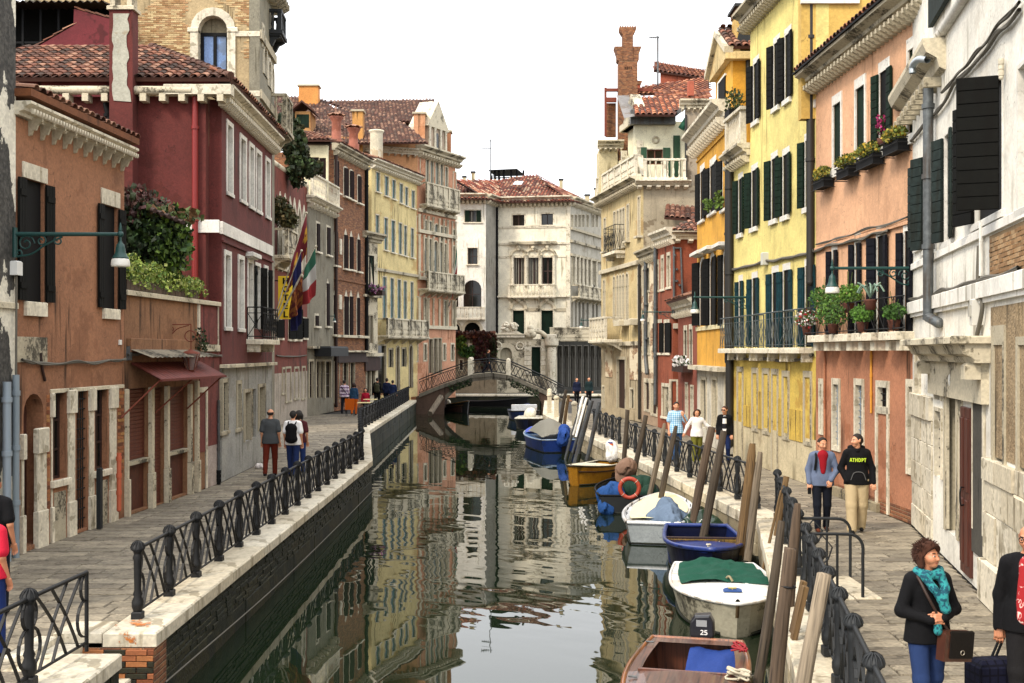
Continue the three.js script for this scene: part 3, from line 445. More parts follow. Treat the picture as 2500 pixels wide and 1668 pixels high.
new MB().tube([[f.s(96),f.y(98,862),.02],[f.s(99),f.y(100,900),.03],[f.s(107),f.y(106,930),.02]],.025,12,5).build('cable',M.woodDark,h.g,f.m);
}
{
const A=B1(303.5),B=[-7.375,28.4];const h=new House('terrace_house','low brown shop front with roller shutters, a rusty awning and a terrace on top','house',A,B);const f=h.main,mt=pl(0x946a4a,'d'),L=h.L;
const ro=(u0,u1,v0,v1,low)=>{const g=win(f,[u0,v0,u1,v1],{name:'roller_shutter',fill:'panel',fillMat:new THREE.MeshStandardMaterial({color:0x5e2c1d,roughness:.6,map:texRust}),dep:.1});const[s0,s1,t0,t1]=f.rect([u0,v0,u1,v1]),geo=new MB().cbox(0,s1-s0-.02,0,.075,-.1,-.075,.012).geo(),m0=new THREE.MeshStandardMaterial({color:0x6d3322,roughness:.6,map:texRust});const n=Math.floor((t1-t0-low)/.08);for(let i=0;i<n;i++)mesh('slat',geo,m0,g,T(.01,low+i*.08,0));if(low){new MB().cbox(0,s1-s0,low-.09,low-.01,-.1,.05,.01).build('sill',M.grey,g);}};
ro(308,361,948,1246,1.05);ro(369,400,946,1232,0);ro(407,456,944,1212,1.05);
win(f,[482,958,500,1196],{name:'doorway',fill:'panel',fillMat:M.grey,sur:.12,surMat:M.white,dep:.25});
const post=(u0,u1,v,w=.08)=>{const s0=f.s(u0),s1=f.s(u1),t=f.y((u0+u1)/2,v);new MB().cbox(s0,s1,0,.75,-.02,w+.03,.01).cbox(s0+.015,s1-.015,.754,t,-.02,w,.01).build('stone_post',M.dirty,h.g,f.m);};
post(303,307,950);post(361,369,945);post(400,407,942);post(457,463,938);post(474,480,930);
const yt=4.45;wall(f,rectP(0,L,0,yt),mt);shell(h,5,yt-1.2,mt,{noB:1});band(f,-.02,L+.02,yt,yt+.1,.08,M.dirty,'coping');
band(f,.1,f.s(478),f.y(390,853)-.06,f.y(390,853)+.22,.1,mt,'ledge');band(f,f.s(481),f.s(485),f.y(483,815),yt-.01,.04,M.white,'pilaster');band(f,f.s(530),L-.03,f.y(533,842),yt-.01,.04,M.white,'pilaster');band(f,f.s(492),L,f.y(520,858),f.y(520,842),.06,M.dirty);
new MB().box(f.s(485.5),f.s(530),f.y(505,840),yt-.02,.001,.012).box(f.s(486),f.s(534),.9,f.y(505,860),.002,.014).build('red_plaster',pl(0x7a3a33,'d'),h.g,f.m);
new MB().box(f.s(500),L,0,1.0,.003,.018).build('pale_plaster',pl(0xb9aaa2,'d'),h.g,f.m);pipe(f,[[f.s(528),2.1,.06],[f.s(528),.35,.06]],.035,M.pipeGrey);pipe(f,[[f.s(528),.35,.06],[f.s(528),0,.06]],.05,M.black);
{
const aw=sub('awning',h.g),y1=f.y(400,884),z1=.66,s0=f.s(316),s1=f.s(486),y0=y1-.34;const b=new MB();const n=40;for(let i=0;i<n;i++){const a=lerp(s0,s1,i/n),c=lerp(s0,s1,(i+1)/n),e=(i%2)*.012;b.quad([a,y1+e,.02],[c,y1+.012-e,.02],[c,y0+.012-e,z1],[a,y0+e,z1]).quad([a,y1+e-.02,.02],[a,y0+e-.02,z1],[c,y0-.008-e,z1],[c,y1-.008-e,.02]);}b.box(s0,s1,y0-.04,y0+.005,z1-.03,z1+.01);b.build('awning_sheet',new THREE.MeshStandardMaterial({color:0x7a3024,roughness:.75,map:texRust}),aw);
for(const[a,c]of[[s0+.1,s0-.5],[(s0+s1)/2,(s0+s1)/2-.8],[s1-.1,s1-.9]])new MB().bar([a,y0,z1-.05],[c,y0-.75,.03],.018).build('awning_strut',M.rustCol,aw);
const p=new MB();for(let i=0;i<30;i++){const a=lerp(f.s(308),f.s(470),i/30),c=lerp(f.s(308),f.s(470),(i+1)/30),e=(i%2)*.02;p.quad([a,y1+.3,.02],[c,y1+.3,.02],[c,y1+.1+.02-e,.55],[a,y1+.1+e,.55]);}p.build('porch_roof',new THREE.MeshStandardMaterial({color:0x9a948a,roughness:.9,map:texDirty,side:2}),aw);
}
cableRun(f,[[306,866],[350,860],[420,862],[500,864],[536,868]],.025);new MB().cbox(f.s(298)+.3,f.s(308),f.y(304,880),f.y(304,845),0,.08,.01).build('junction_box',M.pipeGrey,h.g,f.m);
new MB().box(.2,L-.2,3.2,3.35,-4.9,-.33).build('terrace_floor',M.grey,h.g);
}
const B2=lnL(-7.37,28.45,-.0227);
{
const h=new House('red_house','tall dark red house with white framed windows and a white stone band','house',B2(541),B2(664));const f=h.main,mt=pl(0x662b26,'b'),yt=f.y(541,243),L=h.L;
const Wt={sur:.12,fill:'panel',fillMat:pl(0x9c9a92,'b'),dep:.1,sill:.06,sillH:.1,sillW:.0,surMat:M.whiteClean,proud:.03,bot:.1};
for(const q of[[1552,862,1583,1318],[1642,955,1676,1370],[1704,1008,1730,1410],[1751,1053,1780,1440],[1816,1105,1840,1478]])win(f,za(...q),Wt);
for(const q of[[1537,345,1570,835],[1630,375,1660,845]])win(f,zb(...q),Wt);
win(f,zb(1694,400,1722,935),{...Wt,hood:.22});win(f,zb(1742,420,1772,850),{sur:.1,surMat:M.whiteClean,sh:M.shBlack,open:[175,160],st:'plank',dep:.25});win(f,zb(1806,438,1824,860),{sur:.1,surMat:M.whiteClean,sh:M.shBlack,open:[175,160],st:'plank',dep:.25});
const G={sur:.1,dep:.2};
win(f,zb(1520,1215,1550,1545),{...G,bars:[5,9],sill:.05,surMat:M.grey});win(f,zb(1619,1225,1640,1525),{...G,bars:[4,8],sill:.05,surMat:M.grey});
win(f,[596,958,611,1077],{...G,name:'door',fill:'panel',fillMat:M.woodDark,surMat:M.grey});win(f,[615,950,625,1068],{name:'door',fill:'panel',fillMat:M.grey,dep:.08});win(f,[631,945,645,1050],{...G,fill:'glass',surMat:M.grey});
const yl=f.y(541,893);
wall(f,rectP(0,L,yl,yt),mt);wall(f,rectP(0,L,0,yl),pl(0xa9a8a2,'d'));band(f,-.05,L+.05,yl-.06,yl+.03,.16,M.dirty,'ledge');
const bt=f.y(541,za(0,1400)[1]+500-500+52);const yb=f.y(541,556);band(f,-.04,L,yb-.16,yb+.16,.04,M.whiteClean);band(f,0,L,yb-.36,yb-.3,.05,mt,'moulding');
shell(h,9,yt-.02,mt,{noA:1});cornice(f,-.35,L+.1,yt,{proj:.38,h:.3,n:34,bw:.1,bh:.22,bp:.28,single:1,mat:M.white});
ironBalcony(f,f.s(605)-.15,f.s(640),f.y(615,829),{proj:.45,h:.9});
const s=h.face([-13.6,28.46],[-7.372,28.46]);wall(s,rectP(0,s.L-.325,2,yt),mt,.3);band(s,0,s.L+.02,yb-.16,yb+.16,.04,M.whiteClean);
{const g=new MB();g.bar([0,yt+.12,.22],[s.L-.6,yt+.1,.22],.11,10);g.build('gutter',M.dirty,h.g,s.m);const bg=new MB().cbox(0,.16,0,.2,-.02,.3,.02).geo();for(let i=0;i<13;i++)mesh('bracket',bg,M.dirty,h.g,s.at(.5+i*.48,yt-.17));band(s,0,s.L,yt+.22,yt+.42,.03,pl(0x6f2a2a,'d'));band(s,s.L-1.3,s.L+.38,yt,yt+.25,.3,M.white,'cornice');}
pipe(s,[[s.s(478),yt-.02,.07],[s.s(478),2,.07]],.075,flat(0x7d1e1c,.5));pipe(s,[[s.s(262),yt+.25,.1],[s.s(262),yt-.25,.1],[s.s(269),yt-.55,.1],[s.s(269),yt-1.6,.1]],.07,M.black);
{
const c=sub('chimney',h.g,s.m),a=s.s(281),b=s.s(337),top=s.y(310,36);new MB().box(a,b,2,top,.0,.42).build('stack',mt,c);const p=new MB();const sh=[];for(let i=0;i<=16;i++)sh.push([a+.03+.09*vn(i*.7,3,99,99,4),lerp(s.y(300,255),top-.1,i/16)]);for(let i=16;i>=0;i--)sh.push([b-.16+.15*vn(i*.6,9,99,99,7),lerp(s.y(300,258),top-.1,i/16)]);p.ext(sh,.03,T(0,0,.41));p.build('cement_patch',pl(0xb5b3a4,'b'),c);
new MB().cbox(a-.05,b+.05,top,top+.1,-.05,.47,.02).box(a+.02,a+.14,top+.1,top+.42,0,.42).box(b-.14,b-.02,top+.1,top+.42,0,.42).box(a-.05,b+.05,top+.42,top+.5,-.05,.47).build('cap',M.dirty,c);
for(let i=0;i<6;i++){const k=i/5;mesh('roof_tile',TILE,tileMats[i%4],c,T(a-.22,top+.5,lerp(0,.42,k)).multiply(RY(Math.PI/2)).multiply(RX(-.5)));mesh('roof_tile',TILE,tileMats[(i+1)%4],c,T(b+.22,top+.5,lerp(0,.42,k)).multiply(RY(-Math.PI/2)).multiply(RX(-.5)));}
}
{
const w=p=>p.clone().applyMatrix4(h.inv());const y0=yt+.42,E0=w(V3(-14,y0,-28.2)),E1=w(V3(-7.0,y0,-28.2)),T0=w(V3(-14,y0+1.75,-32.4)),T1=w(V3(-10.4,y0+1.95,-32.6)),E2=w(V3(-7.15,y0,-35.7)),T2=w(V3(-10.6,y0+1.95,-35.7));
tileRoof(h.g,[E0,E1,T1,T0],{indiv:300});tileRoof(h.g,[E1,E2,T2,T1],{indiv:60});
const rd=new MB();for(let i=0;i<16;i++){const a=E1.clone().lerp(T1,i/16),b=E1.clone().lerp(T1,(i+1)/16);rd.bar(a.clone().add(V3(0,.05,0)),b.clone().add(V3(0,.03,0)),.1,8,.085);}rd.build('ridge_tiles',tileMats[2],h.g);
}
}
{
const h=new House('roof_loggia','dark open loft under a corrugated roof behind a sloping red parapet','roof loggia',[-15.6,34.4],[-9.2,34.4]);const f=h.main,P=(x,y)=>{const[u,v]=za(x,y);return[f.s(u),f.y(u,v)];};
new MB().ext([[P(105,405)[0],9],P(105,405),P(500,175),P(505,60),P(790,140),[P(790,140)[0]+.4,P(790,140)[1]-.1],[P(790,0)[0]+.4,9]],.25,T(0,0,-.25)).build('parapet',pl(0x73292f,'c'),h.g);
const cap=(a,b)=>{const n=Math.max(2,Math.round(Math.hypot(b[0]-a[0],b[1]-a[1])/.36));for(let i=0;i<n;i++){const p=[lerp(a[0],b[0],i/n),lerp(a[1],b[1],i/n)],q=Math.atan2(b[1]-a[1],b[0]-a[0]);mesh('roof_tile',TILE,pick(tileMats),h.g,T(p[0],p[1],-.12).multiply(RZ(q)).multiply(RY(Math.PI/2)).multiply(SC(1.5,1,1)));}};
cap(P(105,400),P(500,170));cap(P(505,58),P(790,138));
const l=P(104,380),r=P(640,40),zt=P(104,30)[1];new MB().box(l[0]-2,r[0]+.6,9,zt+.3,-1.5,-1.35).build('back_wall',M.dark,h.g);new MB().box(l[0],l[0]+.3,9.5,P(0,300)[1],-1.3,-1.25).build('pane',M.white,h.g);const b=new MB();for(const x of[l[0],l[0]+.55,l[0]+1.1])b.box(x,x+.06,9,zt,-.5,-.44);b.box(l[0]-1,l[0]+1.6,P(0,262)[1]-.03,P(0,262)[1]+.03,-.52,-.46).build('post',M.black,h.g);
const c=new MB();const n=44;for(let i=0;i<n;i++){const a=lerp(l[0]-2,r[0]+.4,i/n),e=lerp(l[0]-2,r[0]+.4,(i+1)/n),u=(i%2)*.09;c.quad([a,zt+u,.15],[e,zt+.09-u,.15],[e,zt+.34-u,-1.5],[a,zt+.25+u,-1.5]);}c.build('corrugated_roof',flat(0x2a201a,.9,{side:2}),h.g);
}
{
const h=new House('brick_palazzo','tall pale brick palazzo with an arched blue window rising behind the red house','palazzo',[-8.03,36],[-8.22,39.2]);const f=h.main,s=h.face([-15.5,36.02],[-8.03,36.02]),Y=18.5,L=h.L,gs=pl(0x8d8877,'d');
const q=[1358,108,1555,560],r=s.rect(za(...q));const spr=s.y(520,za(0,212)[1]);
win(s,za(...q),{arch:'round',sur:.26,surMat:M.white,fill:'none',dep:.3,proud:.06});
{const[s0,s1,t0,t1]=r,g=sub('window',h.g,s.at(s0,t0)),w=s1-s0,hh=spr-t0;new MB().box(0,w,0,hh,-.3,-.26).build('pane',new THREE.MeshStandardMaterial({color:0x6f8fc2,roughness:.25,map:TX.b}),g);const b=new MB();for(const x of[0,w/2-.05,w-.1])b.box(x,x+.1,0,hh,-.26,-.2);b.box(.1,w-.1,hh-.1,hh,-.258,-.202).build('sash',M.black,g);new MB().ext(openingPath(-.03,w+.03,hh-.02,t1-t0+.03,'round'),.04,T(0,0,-.3)).build('tympanum',pl(0x7d745e,'d'),g);new MB().cbox(-.34,0,hh-.04,hh+.1,-.2,.09,.02).cbox(w,w+.34,hh-.04,hh+.1,-.2,.09,.02).build('impost',M.white,g);}
band(s,s.s(za(1590,0)[0]),s.L+.02,s.y(590,za(0,250)[1]),s.y(590,za(0,215)[1]),.05,M.white);band(s,s.s(za(1580,0)[0]),s.L+.02,s.y(590,za(0,660)[1]),s.y(590,za(0,622)[1]),.05,M.white);
const mortar=pl(0xb7a27c,'d');wall(s,rectP(0,s.L-.33,0,Y),mortar,.3);
const pat=(x,y)=>fbm(x*.9+7,y*.9,999,999,4,61)+(x>s.s(540)?.1:0)+.24*Math.exp(-Math.pow((x-(r[0]+r[1])/2)/.9,2)-Math.pow((y-r[3])/.8,2));
const inWin=(x,y)=>x>r[0]-.3&&x<r[1]+.3&&y<r[3]+.3;const bnd=y=>Math.abs(y-s.y(590,za(0,232)[1]))<.15||Math.abs(y-s.y(590,za(0,641)[1]))<.15;
bricks(s,h.g,s.m,s.s(240),s.L-.3,s.y(600,262),s.y(600,-8),{indiv:300,bw:.185,bh:.06,mats:paleBrickMats,keep:(x,y)=>!inWin(x,y)&&!(x>r[1]&&bnd(y))&&pat(x,y)<.57});
band(s,s.L-.3,s.L+.01,3,Y,.03,gs,'corner');
for(const[q2,o]of[[[1800,330,1822,520],'round'],[[1832,420,1848,600],'round'],[[1792,190,1800,330],null],[[1856,470,1868,640],'round']])win(f,za(...q2),{arch:o,sur:.12,dep:.25});
for(const v of[232,641])band(f,0,L+.03,f.y(633,za(0,v)[1])-.14,f.y(633,za(0,v)[1])+.14,.08,M.grey);
wall(f,rectP(0,L,0,Y),gs);shell(h,7.4,Y,gs,{noA:1,top:1});cornice(f,0,L+.3,f.y(672,14),{proj:.6,h:.6,n:10,mat:M.grey,bh:.35,bp:.5});
balcony(f,L-.7,L+.9,f.y(672,322),{proj:.5,h:1.15,mat:M.grey,brackets:2,piers:2,sp:.3});balcony(f,L-1.2,L-.1,f.y(670,96),{proj:.4,h:.7,mat:M.ironGrey,sp:.25});
}
const darkTiles=[0x6b4434,0x553428,0x7f5c48,0x4a3228,0x94705a,0x5e4638].map(c=>flat(c,.95));
const pts={hot0:[-10.55,49],gre0:[-10.45,57.8],bri0:[-9.92,63.08],sma0:[-8.89,68.8],yel0:[-8.78,70.8],pin0:[-6.52,78.1],pin1:[-4.13,82.87]};
{
const h=new House('gothic_house','dark red house with pointed white windows behind the hotel sign','house',pts.hot0,pts.gre0);h.depK=.6;const f=h.main,mt=pl(0x7a3a2c,'d'),L=h.L;
const y0=f.y(672,404),y1=f.y(750,459),ym=f.y(700,833);
for(const x of[232,266,300,330,364]){const u=600+x/2.8,v={232:486,266:490,300:496,330:500,364:505}[x];win(f,[u-4.4,v,u+4.4,662],{arch:'gothic',sur:.14,lintel:.35,surMat:M.white,dep:.2,sash:[2,3],sashMat:M.white});}
win(f,[738,515,744,660],{arch:'gothic',sur:.12,lintel:.3,surMat:M.white});
for(const[a,b,c,d]of[[356,880,400,1020],[452,800,492,1030],[500,800,540,1030],[562,870,588,1020]])win(f,ze(a,c>450&&a<560?b:b,c,d),{sh:M.shBlack,open:[20,20],sur:.06,sill:.1,surMat:M.white,fill:'panel',fillMat:M.black});
for(const[a,b,c,d]of[[405,1260,425,1440],[432,1255,466,1500],[497,1255,527,1480],[556,1250,577,1480]])win(f,ze(a,b,c,d),{sur:.1,surMat:M.grey,fill:a===432?'panel':'glass',fillMat:M.shGrey,sill:.05});
const yl=f.y(700,910);wall(f,[[0,yl],[L,yl],[L,y1],[0,y0]],mt);wall(f,rectP(0,L,0,yl),pl(0xb1a698,'d'));shell(h,8,y0-.5,mt,{});new MB().bar([0,y0+.08,-.1],[L,y1+.08,-.1],.16,6).build('coping',M.dirty,h.g);
cableRun(f,[[672,868],[700,870],[745,868]],.03);balcony(f,f.s(664),f.s(690),f.y(678,628),{proj:.7,h:1.2,mat:M.dirty,panel:2});
const ld=new MB();ld.box(f.s(672),f.s(747),f.y(700,665),f.y(700,660),0,.1);ld.build('sill',M.dirty,h.g);
}
{
const h=new House('grey_house','narrow grey plastered house with a white balustraded roof terrace','house',pts.gre0,pts.bri0);h.depK=.6;const f=h.main,mt=pl(0x86806f,'d'),L=h.L;const yt=f.y(780,508);
const o={sur:.12,surMat:M.white,sill:.15,sh:M.shBrown,open:[10,10],fill:'panel',fillMat:M.shBrown,dep:.1};
win(f,ze(666,145,688,360),o);win(f,ze(745,175,768,385),o);win(f,ze(742,600,762,930),{...o,arch:'gothic',lintel:.25});win(f,ze(656,850,678,930),o);
for(const[a,c]of[[610,640],[665,695],[700,725],[735,775]])win(f,ze(a,1200,c,1480),{sur:.12,surMat:M.grey,fill:'glass',sash:[1,3]});
wall(f,rectP(0,L,0,yt),mt);shell(h,8,yt,mt,{top:1});band(f,0,L,f.y(780,ze(0,1085)[1])-.12,f.y(780,ze(0,1085)[1]),.3,M.grey);cornice(f,-.2,L+.1,yt,{proj:.5,h:.35,n:9,mat:M.white,bh:.22});balcony(f,-.2,L-.1,yt+.36,{proj:.35,h:1.15,brackets:0,piers:2,sp:.28,mat:M.white});
new MB().cbox(f.s(ze(650,0)[0]),f.s(ze(790,0)[0]),f.y(790,ze(0,1160)[1]),f.y(790,ze(0,1085)[1]),0,.9,.08).build('canopy',M.ironGrey,h.g,f.m);
const s=h.face([xAt(742,60.5),60.5],[xAt(800,60.5),60.5]);win(s,zd(425,1075,500,1230),{fill:'glass',sash:[2,2],dep:.15});win(s,zd(503,1080,548,1230),{fill:'panel',fillMat:M.shBrown,dep:.05});
wall(s,[[0,yt],[s.L,yt],[s.L,s.y(780,355)],[0,s.y(780,355)]],pl(0xe6dcb8,'a'),.3);const ye=s.y(780,350);band(s,0,s.L+.2,ye-.05,ye+.12,.25,M.shBrown,'eave');
const w=p=>p.clone().applyMatrix4(h.inv());tileRoof(h.g,[w(V3(xAt(705,60),ye+.1,-60)),w(V3(xAt(812,60),ye+.1,-60)),w(V3(xAt(762,64),ye+1.3,-64)),w(V3(xAt(705,63),ye+1.5,-64))],{mats:tileMats.slice(0,4)});
}
{
const h=new House('gothic_brick_house','brown brick house with three rows of pointed white windows and dark shutters','house',pts.bri0,pts.sma0);h.depK=.6;const f=h.main,L=h.L,yt=f.y(850,386);
const o={arch:'seg',sur:.1,surMat:M.white,sh:M.shBrown,open:[15,15],fill:'panel',fillMat:M.shBrown,sill:.18,dep:.1};
for(const q of[[607,1100,632,1315],[670,1150,697,1345],[710,1170,735,1365],[765,1205,786,1390]])win(f,zd(...q),o);
const g={...o,arch:'gothic',lintel:.35,sur:.1};
for(const q of[[804,205,826,465],[876,230,902,490],[919,245,945,497],[978,265,998,512],[796,690,820,995],[878,700,908,1000],[919,700,942,1000],[976,710,994,1000]])win(f,ze(...q),g);
for(const[a,c]of[[800,838],[870,905],[925,955]])win(f,ze(a,1210,c,1520),{sur:.08,surMat:M.grey,sash:[2,3]});
for(const[a,b,c,d]of[[840,262,856,380],[836,690,856,800]]){const r=f.rect(ze(a,b,c,d));new MB().cbox(r[0],r[1],r[2],r[3],0,.06,.02).build('plaque',M.white,h.g,f.m);}
wall(f,rectP(0,L,0,yt),M.brickRed);shell(h,8,yt,M.brickRed,{});cornice(f,-.2,L+.2,yt,{proj:.45,h:.4,n:14,mat:M.grey,bh:.25});band(f,0,L,f.y(850,ze(0,590)[1]),f.y(850,ze(0,575)[1]),.06,M.brickRed);band(f,0,L,f.y(850,ze(0,1000)[1])-.14,f.y(850,ze(0,1000)[1]),.25,M.dirty);
pipe(f,[[.1,yt,.1],[.1,.3,.1]],.09,M.woodDark);pipe(f,[[L-.1,yt,.1],[L-.1,3,.1]],.11,M.black);
const sh=sub('shop_front',h.g,f.m);new MB().box(.2,L-.1,f.y(850,885),f.y(850,862),.02,.2).build('sign_board',M.woodDark,sh);new MB().cbox(.1,L,f.y(850,860),f.y(850,856),0,.5,.02).build('ledge',M.dirty,sh);
const w=p=>p.clone().applyMatrix4(h.inv());const ye=yt+.42;tileRoof(h.g,[[-.2,ye,.45],[L+.2,ye,.45],[L+.2,ye+1.6,-5],[-.2,ye+1.6,-5]],{});
for(const[u,v0,v1,d]of[[821,275,355,64.5],[863,304,365,67]]){const c=sub('chimney',h.g,T(...w(V3(xAt(u,d),0,-d)).toArray())),yb=yAt(v1,d)-.6,yt2=yAt(v0,d);new MB().lathe([[.34,yb],[.34,yb+.9],[.27,yb+.95],[.27,yt2-.55],[.4,yt2-.3],[.42,yt2-.25],[0,yt2-.25]],12).build('stack',new THREE.MeshStandardMaterial({color:0xa86a58,map:TX.b,roughness:.95}),c);const b=new MB();for(let i=0;i<8;i++)b.add(TILE,RY(i*Math.PI/4).multiply(T(0,yt2-.22,-.5)).multiply(RX(-.35)).multiply(SC(1.3,1,1.05)));b.build('cap_tiles',tileMats[3],c);}
}
{
const h=new House('stone_bay_house','narrow stone fronted bay house with dark green shutters and pink flowers on its sill','house',[xAt(882,68.5),68.5],[xAt(922,70.5),70.5]);h.depK=.6;const f=h.main,L=h.L,yt=f.y(900,590);
for(let i=0;i<3;i++){const a=lerp(1016,1096,i/3)+3,c=a+30;win(f,ze(a,395,c,640),{fill:'panel',fillMat:M.shGreen,dep:.06,sur:.04,surMat:M.dark});win(f,ze(a+4,850,c-6,1060),{sur:.08,surMat:M.grey,sash:[1,4]});}
for(const[a,c]of[[1015,1042],[1052,1078],[1086,1110]])win(f,ze(a,1240,c,1460),{sur:.08,surMat:M.grey});
wall(f,rectP(0,L,0,yt),M.dirty);shell(h,3,yt,M.dirty,{top:1});cornice(f,-.25,L+.3,yt,{proj:.5,h:.55,mat:M.grey});band(f,-.1,L+.1,f.y(900,ze(0,690)[1])-.15,f.y(900,ze(0,690)[1]),.3,M.dirty);band(f,-.1,L+.1,f.y(900,862)-.2,f.y(900,862),.4,M.dirty);new MB().box(.1,L-.1,f.y(900,905),f.y(900,872),.02,.25).build('sign_board',M.woodDark,h.g);
const c=sub('chimney',h.g,T(-.4,0,-.6));new MB().box(-.25,.25,yt,f.y(888,510),-.25,.25).build('stack',M.brickRed,c);new MB().lathe([[.28,0],[.42,.5],[.5,.55],[.5,.75],[0,.75]],8,T(0,f.y(888,510),0)).build('cap',M.brickRed,c);
}
{
const h=new House('pale_yellow_house','pale yellow house with rows of grey blue shutters above a stone balcony','house',pts.yel0,pts.pin0);h.depK=.6;const f=h.main,mt=pl(0xe3cf94,'b'),L=h.L,yt=f.y(960,424);
const o={fill:'panel',fillMat:M.shBlue,dep:.1,sur:.07,surMat:M.white,sill:.14,sillH:.08};
for(const q of[[890,1180,913,1312],[950,1208,973,1340],[1000,1232,1021,1362],[1052,1258,1071,1390],[1089,1283,1106,1408],[1134,1306,1152,1425]])win(f,zd(...q),o);
for(const q of[[1120,80,1143,262],[1185,103,1209,348],[1240,123,1266,366],[1297,143,1319,380],[1337,163,1356,392],[1390,183,1409,405],[1174,555,1201,868],[1232,565,1257,872],[1287,575,1311,880],[1334,588,1356,885],[1387,595,1406,890]])win(f,ze(...q),o);
for(const q of[[1222,1110,1248,1245],[1321,1105,1348,1240]])win(f,ze(...q),{sur:.12,surMat:M.grey,bars:[4,5]});for(const q of[[1277,1090,1299,1420],[1377,1080,1400,1400]])win(f,ze(...q),{arch:'round',sur:.12,surMat:M.grey,name:'door',fill:'panel',fillMat:M.woodDark});win(f,ze(1135,1080,1195,1450),{name:'door',sur:.1,surMat:M.grey,fill:'glass'});
wall(f,rectP(0,L,0,yt),mt);shell(h,9,yt,mt,{});cornice(f,-.3,L+.2,yt,{proj:.5,h:.4,n:26,mat:M.white,bh:.2});band(f,0,L,f.y(960,ze(0,515)[1])-.1,f.y(960,ze(0,515)[1])+.08,.15,M.grey);balcony(f,f.s(ze(1125,0)[0]),f.s(ze(1445,0)[0]),f.y(970,ze(0,1005)[1]),{proj:.8,h:1.1,panel:6,brackets:6,piers:6,mat:M.dirty});
const ye=yt+.42;tileRoof(h.g,[[-.3,ye,.5],[L+.2,ye,.5],[L+.2,ye+1.3,-4],[-.3,ye+1.3,-4]],{});
const c=sub('chimney',h.g,T(L*.45,0,-1.2));new MB().lathe([[.55,ye],[.55,ye+.5],[.42,ye+.6],[.42,f.y(960,322)],[.5,f.y(960,320)],[.5,f.y(960,316)],[0,f.y(960,316)]],14).build('stack',pl(0xdcd3ba,'b'),c);
}
{
const h=new House('pink_palace','pink palace with grey stone columns, balconies and a temple front on its roof','palace',pts.pin0,pts.pin1);h.depK=.6;const f=h.main,mt=pl(0xcf9878,'b'),L=h.L,yt=f.y(1066,388);
const o={fill:'panel',fillMat:pl(0x7f857f,'b'),dep:.14,sur:.08,surMat:M.dirty};
for(const q of[[1172,1050,1189,1240],[1232,1085,1249,1280],[1263,1100,1281,1300],[1298,1110,1318,1320],[1330,1125,1348,1330],[1363,1145,1379,1340],[1418,1180,1436,1365]])win(f,zd(...q),o);
for(const q of[[1432,95,1449,210],[1498,122,1514,213],[1532,130,1549,220],[1617,168,1634,285],[1648,172,1664,265],[1711,192,1729,280],[1427,235,1449,528],[1495,258,1514,543],[1530,265,1548,545],[1612,290,1632,555],[1642,303,1661,558],[1708,318,1726,560],[1427,710,1447,898],[1492,718,1509,930],[1642,738,1663,935],[1704,740,1724,935]])win(f,ze(...q),o);
win(f,ze(1572,150,1598,248),{...o,arch:'round'});win(f,ze(1566,280,1594,552),{...o,arch:'round'});
for(const q of[[1422,1070,1439,1195],[1491,1070,1508,1190],[1637,1070,1654,1188],[1698,1070,1717,1188]])win(f,ze(...q),{sur:.12,surMat:M.dirty,bars:[3,5],bot:.1});
for(const q of[[1528,1030,1556,1290],[1566,1025,1592,1290],[1601,1025,1622,1290]])win(f,ze(...q),{name:'door',sur:.06,surMat:M.grey,fill:'panel',fillMat:M.woodDark,dep:.3});
wall(f,rectP(0,L,0,yt),mt);shell(h,14,yt,mt,{});for(const v of[ze(0,575)[1],ze(0,940)[1],ze(0,70)[1],ze(0,225)[1]])band(f,0,L,f.y(1066,v)-.12,f.y(1066,v)+.12,.16,M.dirty);
for(const x of[1421,1452,1486,1520,1557,1603,1637,1668,1703,1732]){const s=f.s(ze(x,0)[0]);for(const[v0,v1]of[[230,558],[700,930],[82,218]])new MB().lathe([[.1,f.y(1066,ze(0,v1+20)[1])],[.085,f.y(1066,ze(0,v1-6)[1])],[.07,f.y(1066,ze(0,v0+40)[1])],[.12,f.y(1066,ze(0,v0+20)[1])]],8,T(clamp(s,.1,L-.1),0,.06)).build('column',M.dirty,h.g,f.m);}
balcony(f,.15,L-.05,f.y(1066,ze(0,655)[1]),{proj:.8,h:1.2,panel:8,brackets:7,piers:8,mat:M.dirty});balcony(f,.3,L-.4,f.y(1066,zd(0,1420)[1]),{proj:.6,h:1.5,panel:6,brackets:6,piers:6,mat:M.dirty});cornice(f,-.2,L+.35,yt,{proj:.7,h:.55,n:16,mat:M.dirty,bh:.3});
{
const s0=f.s(zd(1245,0)[0]),s1=f.s(zd(1375,0)[0]),g=sub('temple_front',h.g,f.at(s0,yt+.5)),w=s1-s0,hh=f.y(1066,zd(0,880)[1])-yt-.5,ht=f.y(1066,zd(0,690)[1])-yt-.5;new MB().box(.1,w-.1,0,hh,-.6,-.05).build('wall',pl(0xb9a692,'d'),g);new MB().ext([[-.2,hh],[w+.2,hh],[w/2,ht]],.7,T(0,0,-.6)).build('pediment',M.dirty,g);for(const k of[.08,.35,.65,.92])new MB().lathe([[.14,0],[.11,.2],[.1,hh-.2],[.15,hh]],8,T(w*k,0,.02)).build('column',M.white,g);new MB().ext(openingPath(w*.42,w*.58,.1,hh-.3,'round'),.03,T(0,0,-.045)).build('pane',M.glass,g);new MB().ext([[-.2,hh],[w/2,ht+.05],[w/2,ht-.15],[-.2,hh-.2]],1.1,T(0,0,-1.5)).build('roof',M.white,g);}
const s=h.face([-12.5,75.5],pts.pin0.map((v,i)=>v+(i?-.1:.02)));const yw=s.y(1000,378),w=p=>p.clone().applyMatrix4(h.inv());
wall(s,rectP(0,s.L,9,yw+.9),pl(0xd09a6c,'b'),.3);cornice(s,0,s.L,yw,{proj:.4,h:.4,n:14,mat:M.white});
